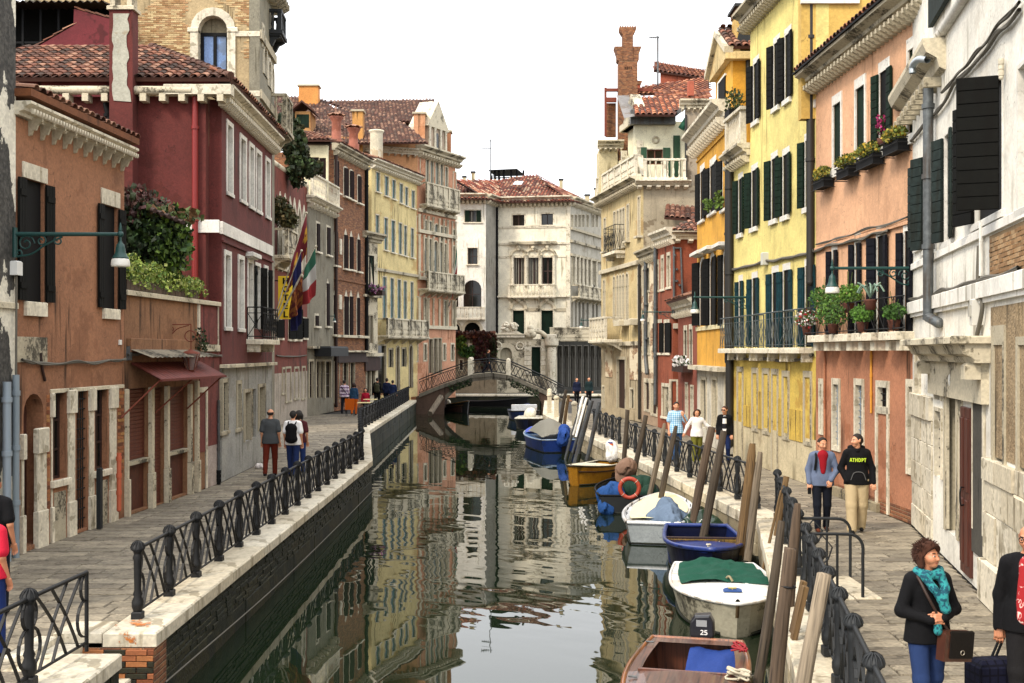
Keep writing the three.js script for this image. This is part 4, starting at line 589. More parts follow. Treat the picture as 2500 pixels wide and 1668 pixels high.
const q=(u,v,d)=>w(W(u,v,d)),ro=(t,l,o)=>tileRoof(h.g,onPlane(h,t,l),{sp:.26,row:.36,mats:darkTiles,...o});
ro([[690,352,74.5],[1045,348,76],[985,300,80]],[[690,352],[1045,348],[985,300],[900,270],[800,262],[690,280]]);
ro([[905,294,80.4],[1048,298,81],[1000,243,87]],[[905,294],[1048,298],[1060,243],[795,247],[830,262]]);
ro([[640,352,74],[800,352,74.4],[760,238,86]],[[640,352],[800,352],[850,300],[796,247],[770,238],[640,235]]);
new MB().quad(q(930,335,80.1),q(1042,345,80.1),q(1050,297,82),q(930,297,82)).build('wall',pl(0xd09a6c,'b'),h.g);
for(const[u0,u1,v0,v1,d,m]of[[729,776,210,245,84,0xd9954f],[860,885,272,350,76,0xd29a55],[1010,1037,278,342,79,0xd9a078],[1089,1100,322,392,82.5,0xc08560]]){const c=sub('chimney',h.g,h.inv());new MB().box(xAt(u0,d),xAt(u1,d),yAt(v1,d)-1,yAt(v0,d),-d-.9,-d).build('stack',pl(m,'b'),c);new MB().cbox(xAt(u0,d)-.1,xAt(u1,d)+.1,yAt(v0,d),yAt(v0,d)+.12,-d-1,-d+.1,.02).build('cap',M.grey,c);}
{const g=sub('dormer',h.g,h.inv()),d=76,x0=xAt(720,d),x1=xAt(758,d),y0=yAt(312,d),y1=yAt(272,d);new MB().box(x0,x1,y0-.3,y1,-d-2,-d).build('wall',pl(0xb98a55,'b'),g);new MB().box(x0+.1,x1-.1,y0,y1-.2,-d-.1,-d+.02).build('shutter',M.shGreen,g);const xm=(x0+x1)/2;new MB().ext([[x0-.3,y1-.1],[xm,y1+.55],[x1+.3,y1-.1],[x1+.3,y1+.02],[xm,y1+.68],[x0-.3,y1+.02]],2.4,T(0,0,-d-2)).build('roof',M.tileDark,g);}
}
{
const h=new House('white_palace','white stone palace with a red tiled roof closing the far end of the canal','palace',[xAt(1213,99.5),99.5],[xAt(1392,98.5),98.5]);const f=h.main,L=h.L,mt=pl(0xf8f1da,'a'),yt=f.y(1300,495);
const w=p=>p.clone().applyMatrix4(h.inv()),q=(u,v,d)=>w(W(u,v,d));
win(f,zg(640,540,748,640),{sur:.12,surMat:M.white,sash:[2,1],sill:.1});win(f,zg(903,530,1008,632),{sur:.12,surMat:M.white,sash:[2,1],sill:.1,sashMat:M.shBrown});{const r=f.rect(zg(778,535,878,638));new MB().cbox(r[0],r[1],r[2],r[3],0,.05,.03).build('panel',mt,h.g,f.m);}
for(const[a,b]of[[650,747],[782,877],[908,1008]]){win(f,zg(a,918,b,1184),{sur:.1,surMat:M.white,sash:[2,2],sashMat:M.woodDark,sashW:.12,curtain:a<900,dep:.3});const[x,v]=zg((a+b)/2,912),s=f.s(x),t=f.y(x,v),rad=(f.s(zg(b,0)[0])-f.s(zg(a,0)[0]))/2+.35;const ring=new MB();const P=[],Q=[];for(let i=0;i<=12;i++){const an=Math.PI*i/12;P.push([rad*Math.cos(an),rad*.82*Math.sin(an)]);Q.push([(rad-.22)*Math.cos(an),(rad-.22)*.82*Math.sin(an)]);}ring.ext([...P,...Q.reverse()],.2,T(s,t,-.02)).build('arch',M.dirty,h.g,f.m);new MB().ball(s,t+rad*.82,.2,.2).ball(s,t+rad*.82-.16,.24,.13).build('keystone',M.dirty,h.g,f.m);}
for(const x of[640,764,893,1018]){const s=f.s(zg(x,0)[0]);new MB().lathe([[.2,f.y(1300,zg(0,1186)[1])],[.15,f.y(1300,zg(0,1160)[1])],[.13,f.y(1300,zg(0,940)[1])],[.24,f.y(1300,zg(0,918)[1])]],10,T(s,0,.1)).build('column',M.white,h.g,f.m);}
for(const[a,b]of[[643,746],[902,1008]]){win(f,zg(a,1412,b,1790),{sur:.12,surMat:M.white,fill:'panel',fillMat:M.shGreen,dep:.2,name:'door'});const[x,v]=zg((a+b)/2,1412),s=f.s(x),t=f.y(x,v),rad=(f.s(zg(b,0)[0])-f.s(zg(a,0)[0]))/2+.3,P=[],Q=[];for(let i=0;i<=12;i++){const an=Math.PI*i/12;P.push([rad*Math.cos(an),rad*Math.sin(an)]);Q.push([(rad-.25)*Math.cos(an),(rad-.25)*Math.sin(an)]);}new MB().ext([...P,...Q.reverse()],.22,T(s,t+.1,-.02)).build('arch',M.dirty,h.g,f.m);new MB().ball(s,t+rad+.1,.25,.22).build('keystone',M.dirty,h.g,f.m);band(f,f.s(zg(b+20,0)[0]),f.s(zg(b+140,0)[0]),t-.1,t+.2,.05,M.grey);}
wall(f,rectP(0,L,0,yt),mt,.45);cornice(f,-.2,L+.2,yt,{proj:.7,h:.5,n:18,mat:M.white,bh:.35,bw:.2});for(const[v,k]of[[650,.06],[920,.05],[800,.12]])band(f,0,L,f.y(1300,zg(0,v)[1])-.1,f.y(1300,zg(0,v)[1])+.08,k,M.white);band(f,f.s(zg(610,0)[0]),f.s(zg(1043,0)[0]),f.y(1300,zg(0,812)[1]),f.y(1300,zg(0,785)[1]),.4,M.grey,'hood');band(f,f.s(zg(1130,0)[0]),L+.02,0,yt,.07,M.white,'quoin');
balcony(f,f.s(zg(612,0)[0]),f.s(zg(1030,0)[0]),f.y(1300,zg(0,1282)[1]),{proj:.7,h:1.02,piers:3,sp:.34,brackets:4});band(f,0,L,f.y(1300,zg(0,1292)[1]),f.y(1300,zg(0,1276)[1]),.3,M.white);
const lb=h.face([xAt(1085,97),97],[xAt(1186,97),97]),lm=pl(0xf6f3e6,'a'),yl=lb.y(1150,488);
win(lb,zg(205,500,352,606),{sur:.08,surMat:M.white,fill:'glass',sash:[2,1],curtain:1,sill:.1});{const r=lb.rect(zg(205,500,352,606)),g=sub('window',h.g,lb.at(r[0],r[2]));for(const k of[0,1])mesh('shutter',new MB().box(0,(r[1]-r[0])*.28,0,r[3]-r[2],.03,.1).geo(),M.shGreen,g,T(k*(r[1]-r[0])*.72,0,.01));}
win(lb,zg(232,842,320,990),{sash:[2,2],sill:.15,sur:.04,surMat:M.white});win(lb,zg(192,1135,355,1388),{arch:'round',sur:.22,surMat:M.whiteClean,sash:[2,2],dep:.4});win(lb,zg(60,1150,145,1388),{arch:'round',sur:.15,surMat:M.whiteClean,dep:.4});win(lb,zg(200,1520,345,1790),{arch:'round',sur:.25,surMat:M.dirty,fill:'panel',fillMat:M.dark,dep:.4});win(lb,zg(60,1530,160,1790),{arch:'round',sur:.2,surMat:M.dirty,fill:'panel',fillMat:M.dark,dep:.4});
wall(lb,rectP(0,lb.L,0,yl),lm,.4);cornice(lb,0,lb.L+.1,yl,{proj:.7,h:.5,n:10,mat:M.white,bh:.35,bw:.2});balcony(lb,lb.s(zg(60,0)[0]),lb.s(zg(388,0)[0]),lb.y(1150,zg(0,1482)[1]),{proj:.5,h:.95,sp:.34,piers:2,brackets:0});
const fl=h.face([xAt(1186,97),97.02],[xAt(1213,99.5),99.5]);wall(fl,rectP(0,fl.L,0,yl),pl(0x9a968c,'d'),.3);cornice(fl,-.1,fl.L,yl,{proj:.6,h:.5,n:5,mat:M.dirty,bh:.35});pipe(fl,[[fl.L-.2,yl,.1],[fl.L-.2,1,.1]],.1,M.black);
const rf=h.face([xAt(1392,98.5),98.52],[8.49,106.8]),Lr=rf.L,gm=pl(0xb7b2a4,'d');
for(const[a,b]of[[1172,1192],[1206,1227],[1239,1261],[1272,1294],[1312,1333],[1364,1383],[1398,1417]]){win(rf,zg(a,540,b,650),{dep:.3,sur:.05,surMat:M.white});win(rf,zg(a+3,925+(a-1172)*.15,b-1,1180),{arch:'round',dep:.4,sur:.06,surMat:M.white});win(rf,zg(a+2,1330+(a-1172)*.1,b,1780),{dep:.4,fill:'panel',fillMat:M.dark,name:'opening'});}
wall(rf,rectP(0,Lr,0,rf.y(1430,508)),gm,.4);cornice(rf,0,Lr,rf.y(1430,508),{proj:.6,h:.5,n:22,mat:M.dirty,bh:.3});for(const v of[800,920,690])band(rf,0,Lr,rf.y(1430,zg(0,v)[1]+4)-.12,rf.y(1430,zg(0,v)[1]+4)+.1,.2,M.grey);balcony(rf,.2,Lr-.2,rf.y(1430,zg(0,1300)[1]),{proj:.8,h:1.0,panel:7,piers:7,brackets:8,mat:M.dirty});
for(const x of[1198,1233,1267,1302,1340,1390])new MB().lathe([[.2,rf.y(1430,zg(0,1190)[1])],[.13,rf.y(1430,zg(0,1160)[1])],[.12,rf.y(1430,zg(0,950)[1])],[.22,rf.y(1430,zg(0,930)[1])]],8,T(rf.s(zg(x,0)[0]),0,.15)).build('column',M.white,h.g,rf.m);
const redTiles=[0x9a5138,0x8a4632,0x70392b,0xb07a5e,0x5c3126,0xc4a488].map(c=>flat(c,.95)),ro=(t,l)=>tileRoof(h.g,onPlane(h,t,l),{sp:.3,row:.42,mats:redTiles});
ro([[1226,494,98.6],[1394,490,97.6],[1300,432,107]],[[1226,494],[1394,490],[1326,440],[1313,429],[1285,429],[1215,441]]);
ro([[1095,485,96],[1192,485,96],[1112,440,103]],[[1095,485],[1192,485],[1150,460],[1112,440],[1060,438]]);
ro([[1186,485,96.5],[1226,494,98.6],[1200,440,106]],[[1186,485],[1226,494],[1216,441],[1112,440],[1150,460]]);
ro([[1394,490,97.6],[1469,507,106],[1340,445,104]],[[1394,490],[1469,507],[1416,483],[1326,440]]);
new MB().quad(q(1326,440,104),q(1416,483,109),q(1414,479,110),q(1318,436,106)).quad(q(1313,429,108),q(1328,438,104),q(1384,466,110),q(1288,413,112)).build('roof_ridge',flat(0x5a2f24,.9),h.g);
{const g=sub('skylight',h.g),a=q(1252,454,101.5),b=q(1274,454,101.5),c=q(1278,446,103.5),d=q(1258,446,103.5);new MB().quad(a,b,c,d).build('pane',new THREE.MeshStandardMaterial({color:0xbcc4c8,roughness:.1}),g,T(0,.12,.1));}
for(const[u0,u1,v0,v1,d]of[[1130,1137,433,446,104],[1151,1159,422,444,105],[1366,1374,440,462,106],[1429,1439,478,508,106],[1452,1466,462,512,112]]){const c=sub('chimney',h.g,h.inv());new MB().box(xAt(u0,d),xAt(u1,d),yAt(v1,d)-1.5,yAt(v0,d),-d-.4,-d).build('stack',pl(0xcdbf9a,'b'),c);new MB().cbox(xAt(u0,d)-.08,xAt(u1,d)+.08,yAt(v0,d),yAt(v0,d)+.15,-d-.45,-d+.05,.02).build('cap',M.ironGrey,c);}
shell(h,12,yt-.4,mt,{});
}
{
const d=108,h=thing('roof_terrace','black timber roof terrace shelter on the ridge of the white palace','roof terrace',[0,0,0]);const X=u=>xAt(u,d),Y=v=>yAt(v,d);const b=new MB();for(const u of[1198,1208,1218,1230,1248,1262,1278])b.bar([X(u),Y(442),-d],[X(u),Y(416),-d],.1,5).bar([X(u),Y(442),-d-4],[X(u),Y(416),-d-4],.1,5);b.build('posts',M.black,h);new MB().quad([X(1192),Y(418),-d+.5],[X(1262),Y(415),-d+.5],[X(1281),Y(411),-d-4],[X(1205),Y(413),-d-4]).quad([X(1192),Y(417),-d+.5],[X(1262),Y(414),-d+.5],[X(1281),Y(410),-d-4],[X(1205),Y(412),-d-4]).build('roof',M.black,h);new MB().bar([X(1198),Y(430),-d],[X(1278),Y(428),-d],.06,5).bar([X(1198),Y(435),-d],[X(1278),Y(433),-d],.06,5).build('rail',M.black,h);
}
function antenna(u,v0,v1,d,label,arms){const h=thing('antenna',label,'antenna',[xAt(u,d),yAt(v1,d),-d]);const y=yAt(v0,d)-yAt(v1,d);new MB().bar([0,0,0],[0,y,0],.05,5).build('mast',M.pipeGrey,h);const b=new MB();for(const[k,w]of arms){b.bar([-w,y*k,0],[w*.2,y*k,0],.03,4);for(let i=0;i<5;i++)b.bar([-w+i*w*.25,y*k,-.3],[-w+i*w*.25,y*k,.3],.02,4);}b.build('aerial',M.pipeGrey,h);}
antenna(1197,340,442,107,'thin television antenna above the white palace roof',[[.96,.9],[.78,.8]]);antenna(1606,88,210,62,'thin bent television antenna beside the tall brick chimney',[[.97,.45]]);
{
const dd=92,h=new House('garden_gate','white stone garden gate and portal with a carved crest behind the bridge','gate',[xAt(1205,dd),dd],[xAt(1360,dd),dd]);const f=h.main,L=h.L,X=x=>f.s(zh(x,0)[0]),Y=v=>f.y(1250,zh(0,v)[1]);
f.holes.length=0;win(f,[...zh(868,425),...zh(978,640)],{arch:'round',sur:.4,surMat:M.dirty,fill:'panel',fillMat:pl(0xa8a08a,'d'),dep:.3,name:'opening'});win(f,[...zh(1168,420),...zh(1252,700)],{name:'door',sur:.1,surMat:M.white,fill:'panel',fillMat:M.shGreen,dep:.3});
wall(f,rectP(0,L,0,Y(345)),M.dirty,.45);cornice(f,0,L*.62,Y(345),{proj:.4,h:.4,mat:M.grey});
for(const[a,b]of[[1098,1165],[1258,1300]])for(let i=0;i<7;i++)mesh('stone',new MB().cbox(X(a),X(b),Y(690)+i*(Y(370)-Y(690))/7+.03,Y(690)+(i+1)*(Y(370)-Y(690))/7,0,.16,.03).geo(),kerbMats[i%3],h.g,f.m);
for(const x of[845,1055])new MB().add(new THREE.TorusGeometry(.3,.08,6,14),T(X(x),Y(410),.06)).build('roundel',M.white,h.g,f.m);
new MB().lathe([[.45,0],[.4,.3],[.36,4],[.42,Y(420)],[.55,Y(400)],[.6,Y(340)]],12,T(X(1360),0,.3)).build('column',M.white,h.g,f.m);new MB().cbox(X(1310),X(1405),Y(340),Y(300),-.3,.8,.05).build('capital',M.white,h.g,f.m);
{const g=sub('crest',h.g,f.m),b=new MB();b.cbox(X(815),X(1100),Y(330),Y(295),-.2,.35,.05).ext([[X(840),Y(296)],[X(1080),Y(296)],[X(1020),Y(262)],[X(900),Y(262)]],.4,T(0,0,-.2));const q=rng(3);for(let i=0;i<26;i++)b.ball(X(890+q()*140),Y(258-q()*42),q()*.3,.12+q()*.16,RZ(q()*3).multiply(SC(1,.6,1)),7,5);b.tube([[X(885),Y(225),.1],[X(925),Y(190),.1],[X(960),Y(225),.1]],.1).tube([[X(1040),Y(225),.1],[X(1000),Y(195),.1],[X(960),Y(235),.1]],.1);b.build('carving',M.white,g);}
{const g=sub('crest',h.g,f.m),b=new MB();b.ext([[X(1120),Y(330)],[X(1195),Y(330)],[X(1185),Y(255)],[X(1160),Y(235)],[X(1135),Y(255)]],.3,T(0,0,-.1));for(const[x,y,r]of[[1155,240,.28],[1140,300,.3],[1180,300,.3],[1158,280,.35]])b.ball(X(x),Y(y),.2,r,null,8,6);b.tube([[X(1190),Y(270),.1],[X(1250),Y(278),.1],[X(1300),Y(315),.1],[X(1320),Y(335),.1]],.2);b.build('carving',M.dirty,g);}
balcony(f,X(1340),X(1405)+3.2,Y(345),{proj:.5,h:.95,panel:3,brackets:0,piers:3,mat:M.dirty});
}
{
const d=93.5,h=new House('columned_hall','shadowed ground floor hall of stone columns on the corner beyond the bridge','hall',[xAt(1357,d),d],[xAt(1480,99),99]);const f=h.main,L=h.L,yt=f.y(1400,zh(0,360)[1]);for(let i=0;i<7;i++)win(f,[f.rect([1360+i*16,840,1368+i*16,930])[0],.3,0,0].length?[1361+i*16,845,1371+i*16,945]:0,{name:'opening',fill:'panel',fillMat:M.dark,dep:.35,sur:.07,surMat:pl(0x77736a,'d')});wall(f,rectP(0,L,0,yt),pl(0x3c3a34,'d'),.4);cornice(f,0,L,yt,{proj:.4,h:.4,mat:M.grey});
}
{
const d=91,h=new House('ivy_wall','garden wall covered in red and green creeper behind the left end of the bridge','wall',[xAt(1108,d),d],[xAt(1213,d),d]);const f=h.main,yt=f.y(1150,zh(0,310)[1]);win(f,zh(575,400,600,445),{sur:.12,surMat:M.dirty,bot:.1});win(f,zh(480,545,508,640),{sur:.1,surMat:M.grey,bot:.1});wall(f,rectP(0,h.L,0,yt),pl(0x8d7f68,'d'),.4);band(f,0,h.L,yt,yt+.2,.15,M.dirty,'coping');
ivy(h.g,f,[[440,290,810,345,800,[0x5c2a1c,0x6c3a20,0x44261a]],[610,310,760,540,1600,[0x582022,0x482026,0x64301f,0x44341c]],[435,330,535,440,600,[0x4f6a1e,0x6d7f22,0x3c5a1c]],[480,430,640,525,700,[0x3c6422,0x2f551e,0x55782a]],[760,330,830,540,700,[0x30401a,0x4c2a1a,0x3a3018]],[690,540,760,640,300,[0x5c2220,0x36401c]]],zh);
}
{const g=struct(new THREE.Group());g.name='end_quay';scene.add(g);mesh('wall',new MB().box(-14,14,-3,-.15,-125,-88.5).geo(),mossMats[0],g);mesh('kerb_stone',new MB().cbox(-14,14,-.14,.02,-89.2,-88.4,.02).geo(),M.white,g);}
const Pm=[7.64,21.6],Pk=[7.4,27.58],Py=[6.99,35.8],Po=[6.98,42.7],Pa=[6.95,47.4],Pr=[6.42,49.9],Pb=[6.07,53.3],Pe=[4.79,60.8];
{
const N=[4.6,6.4],h=new House('white_house','white house with peeling stone ground floor, grey shutters and a long grey drainpipe','house',Pm,N);const f=h.main,L=h.L,mt=pl(0xf6f2e6,'a'),st=M.white,Y=12.5;
const o={sh:M.shGrey,open:[152,168],sur:.05,surMat:M.whiteClean,fill:'panel',fillMat:M.black,dep:.2,sill:.05};
win(f,zk(1196,1040,1225,1570),{...o,open:[166,176]});win(f,zk(1250,975,1290,1585),o);win(f,zk(1378,850,1425,1535),{...o,open:[160,172]});win(f,zk(1575,560,1745,1385),{...o,sh:M.shBlack,open:[160,80],leafW:.62});win(f,zk(1862,380,1990,1300),{...o,sh:null,fill:'panel',fillMat:M.grey});
win(f,zl(1328,825,1360,1415),{fill:'panel',fillMat:M.grey,sur:.03,dep:.2});win(f,zl(1470,940,1510,1210),{fill:'glass',sur:.06,surMat:M.white,dep:.22});win(f,zl(1470,1290,1512,1760),{fill:'glass',sur:.06,surMat:M.white,dep:.22,bars:[3,7]});
win(f,[...zl(1545,1085),...zo(1725,1200)],{fill:'panel',fillMat:M.black,dep:.35,name:'window',sur:.12,surMat:M.grey,bot:0});
win(f,[...zl(1745,1110),zl(1812,0)[0],1300],{name:'window',fill:'panel',fillMat:pl(0x2c2a25,'d'),dep:.3,sur:.08,surMat:M.white});
const s0=f.s(zl(1445,0)[0]),s1=f.s(zl(1850,0)[0]),th=f.y(zl(1650,0)[0],zl(0,940)[1]);
{const g=sub('door_hood',h.g,f.at(s0,th));const w=s1-s0;new MB().cbox(-.12,w+.12,.26,.36,-.02,.52,.02).ext([[-.02,0],[.2,0],[.24,.08],[.34,.12],[.4,.24],[.48,.26],[-.02,.26]],w+.12,M4().makeBasis(V3(0,0,1),V3(0,1,0),V3(-1,0,0)).premultiply(T(w+.06,0,0))).build('hood',M.dirty,g);new MB().box(.1,w-.05,-.55,-.003,-.02,.1).cbox(.02,.3,-.22,0,0,.3,.04).cbox(w-.35,w-.05,-.22,0,0,.3,.04).build('lintel',M.dirty,g);new MB().add(new THREE.SphereGeometry(.07,10,8),T(w*.48,-.28,.1).multiply(SC(.7,1.3,.3))).build('number_plate',M.whiteClean,g);}
{const a=f.s(zo(1775,0)[0]),b=f.s(zo(1868,0)[0]),g=sub('door',h.g,f.at(a,.1)),w=b-a,hh=th-.75;const m=new THREE.MeshStandardMaterial({color:0x5a2a1c,map:texWood,bumpMap:bumpWood,bumpScale:.004,roughness:.6});for(let i=0;i<2;i++)mesh('plank',new MB().cbox(i*w/2+.01,(i+1)*w/2-.01,0,hh,.002,.05,.01).cbox(i*w/2+.07,(i+1)*w/2-.07,.15,hh*.45,.05,.07,.015).cbox(i*w/2+.07,(i+1)*w/2-.07,hh*.5,hh-.15,.05,.07,.015).geo(),m,g);new MB().tube([[w*.55,1.0,.07],[w*.62,1.0,.12],[w*.62,1.25,.12],[w*.55,1.25,.07]],.012).build('handle',M.iron,g);}
for(const[x0,x1,v]of[[1600,1625,0],[1712,1770,0],[1870,1985,1]]){const a=f.s(zo(x0,0)[0]),b=f.s(zo(x1,0)[0]);new MB().cbox(a,b,.5,th-.55,-.02,v?.03:.025,.012).build('stone_post',v?pl(0x45423a,'d'):M.dirty,h.g,f.m);}
const blk=(a,b,t0,t1,pr)=>mesh('stone',new MB().cbox(a+.006,b-.006,t0+.006,t1-.006,-.05,pr,.012).geo(),pick(kerbMats),h.g,f.m);
const cuts=[0,.55,1.15,1.75,2.3];for(let r=0;r<6;r++){const t0=.02+r*.42,t1=t0+.42;for(let i=0;i<4;i++){let a=cuts[i]+(r%2)*.2*(i>0?1:0),b=cuts[i+1]+(r%2)*.2*(i<3?1:0);if(b>f.s(zo(1500,0)[0]))b=f.s(zo(1500,0)[0]);if(b-a>.1)blk(a,b,t0,t1,rr(.015,.035)+(r===5?.05:0));}}
const sA=f.s(zo(2000,0)[0]);for(let r=0;r<4;r++){const hs=[.55,.62,.42,.3],t0=.02+hs.slice(0,r).reduce((a,b)=>a+b,0),t1=t0+hs[r];for(let a=sA-(r%2)*.0;a<L-.3;){const b=a+rr(.6,1.3);blk(a,Math.min(b,L),t0,t1,rr(.03,.09)+(r===0?.06:0));a=b;}}
win(f,[zo(2080,0)[0],zl(0,820)[1],zo(2170,0)[0],zo(0,525)[1]],{fill:'panel',fillMat:pl(0x4a453c,'d'),dep:.28,sur:.1,surMat:M.grey,lintel:.25});win(f,[2492,zl(0,820)[1],2540,1180],{fill:'glass',dep:.28,sur:.1,surMat:M.grey});
const br=zk(1668,1500,1990,1800);const ba=f.s(zl(1850,0)[0]),bt0=f.y(2450,zl(0,345)[1]),bt1=f.y(2450,zk(0,1470)[1]);
new MB().box(ba,L-.1,bt0,bt1,0,.006).build('mortar',pl(0xa48a66,'d'),h.g,f.m);bricks(f,h.g,f.m,ba+.03,ba+3.2,bt0+.02,bt1-.02,{indiv:200,bw:.17,bh:.06,mats:[0xb08a60,0xa07a52,0xb99870,0x957048].map(c=>new THREE.MeshStandardMaterial({color:c,map:TX.b,roughness:.95}))});
new MB().box(f.s(zl(1860,0)[0]),L-.1,1.95,f.y(2450,zl(0,540)[1]),0,.008).build('bare_render',new THREE.MeshStandardMaterial({color:0xa58e6c,map:TX.d,bumpMap:bumpPlaster,bumpScale:.03,roughness:.98}),h.g,f.m);
const mo=(v,uu,hh,p)=>{const t=f.y(uu,v);band(f,-.02,L,t-hh,t,p,M.whiteClean,'moulding');};
mo(zl(0,520)[1],zl(1300,0)[0],.22,.1);{const t=f.y(zl(1300,0)[0],zl(0,590)[1]);band(f,-.02,L,t-.1,t,.06,M.whiteClean,'moulding');}mo(zl(0,245)[1],zl(1310,0)[0],.12,.05);
cableRun(f,[zl(1298,495),zl(1400,475),zl(1540,430),zl(1700,385),zl(1850,340),zl(2090,280)],.03);cableRun(f,[zk(1180,900),zk(1300,740),zk(1360,700),zk(1460,530),zk(1610,380),zk(1740,210),zk(1882,60)],.028);cableRun(f,[zk(1380,590),zk(1480,470),zk(1610,330),zk(1740,160),zk(1882,10)],.022);
new MB().tube([[f.s(zl(1800,0)[0]),f.y(2400,600),.05],[f.s(zl(1800,0)[0]),f.y(2400,700),.06],[f.s(zl(1830,0)[0]),f.y(2410,745),.06],[f.s(zl(1785,0)[0]),f.y(2400,830),.06]],.03,24,6).build('cable',M.cable,h.g,f.m);
{const a=f.s(zl(1782,0)[0]),t=f.y(zl(1800,0)[0],zl(0,680)[1]),g=sub('meter_box',h.g,f.at(a,t));new MB().cbox(0,.18,0,.36,0,.14,.015).build('box',flat(0xc4c2ba,.5),g);new MB().box(.05,.13,.12,.28,.14,.17).build('lid',flat(0x9c9a92,.5),g);}
const dp=f.s(zl(1475,0)[0]);pipe(f,[[dp,f.y(2290,zk(0,520)[1]),.14],[dp,f.y(2290,zl(0,620)[1]),.14]],.085,M.pipeGrey);pipe(f,[[dp,f.y(2290,zl(0,620)[1]),.14],[f.s(zl(1515,0)[0]),f.y(2300,zl(0,665)[1]),.06]],.085,M.pipeGrey);
pipe(f,[[f.s(zk(1770,0)[0]),f.y(2455,zk(0,390)[1]),.06],[f.s(zk(1770,0)[0]),f.y(2455,zk(0,500)[1]),.06]],.03,M.white);new MB().bar([f.s(zk(1635,0)[0]),f.y(2405,zk(0,1420)[1]),.05],[f.s(zk(1635,0)[0]),f.y(2405,zl(0,330)[1]),.05],.03,6).build('conduit',M.whiteClean,h.g,f.m);
wall(f,rectP(0,L,0,Y),mt,.45);shell(h,6,Y,mt,{top:1});
const ex=f.s(zk(1385,0)[0]);new MB().ext([[0,0],[.1,.05],[.14,.2],[.3,.3],[.36,.44],[.36,.52],[0,.52]],ex+.7,M4().makeBasis(V3(0,0,1),V3(0,1,0),V3(-1,0,0)).premultiply(T(ex,f.y(zk(1300,0)[0],zk(0,560)[1]),0))).build('eave',M.dirty,h.g,f.m);const bk=new MB().cbox(0,.1,0,.16,0,.28,.02).geo();for(let i=0;i<9;i++)mesh('bracket',bk,M.grey,h.g,f.at(-.55+i*(ex+.5)/9,f.y(zk(1300,0)[0],zk(0,560)[1])-.17));
new MB().tube([[ex-.2,f.y(2300,150),.25],[ex-.5,f.y(2300,138),.35],[ex-.75,f.y(2290,160),.4],[ex-.75,f.y(2290,176),.4]],.06,16,8).build('flue_elbow',flat(0xa9b2b6,.35,{metalness:.6}),h.g,f.m);
new MB().box(f.s(zk(1310,0)[0]),f.s(zk(1420,0)[0]),f.y(2300,36),f.y(2300,-40),.02,.1).build('shutter',M.shGrey,h.g,f.m);new MB().bar([0,f.y(zk(1400,0)[0],zk(0,170)[1]),.05],[L,f.y(zk(1400,0)[0],zk(0,170)[1])+.0,.05],.09,6).build('moulding',M.whiteClean,h.g,f.m);
}
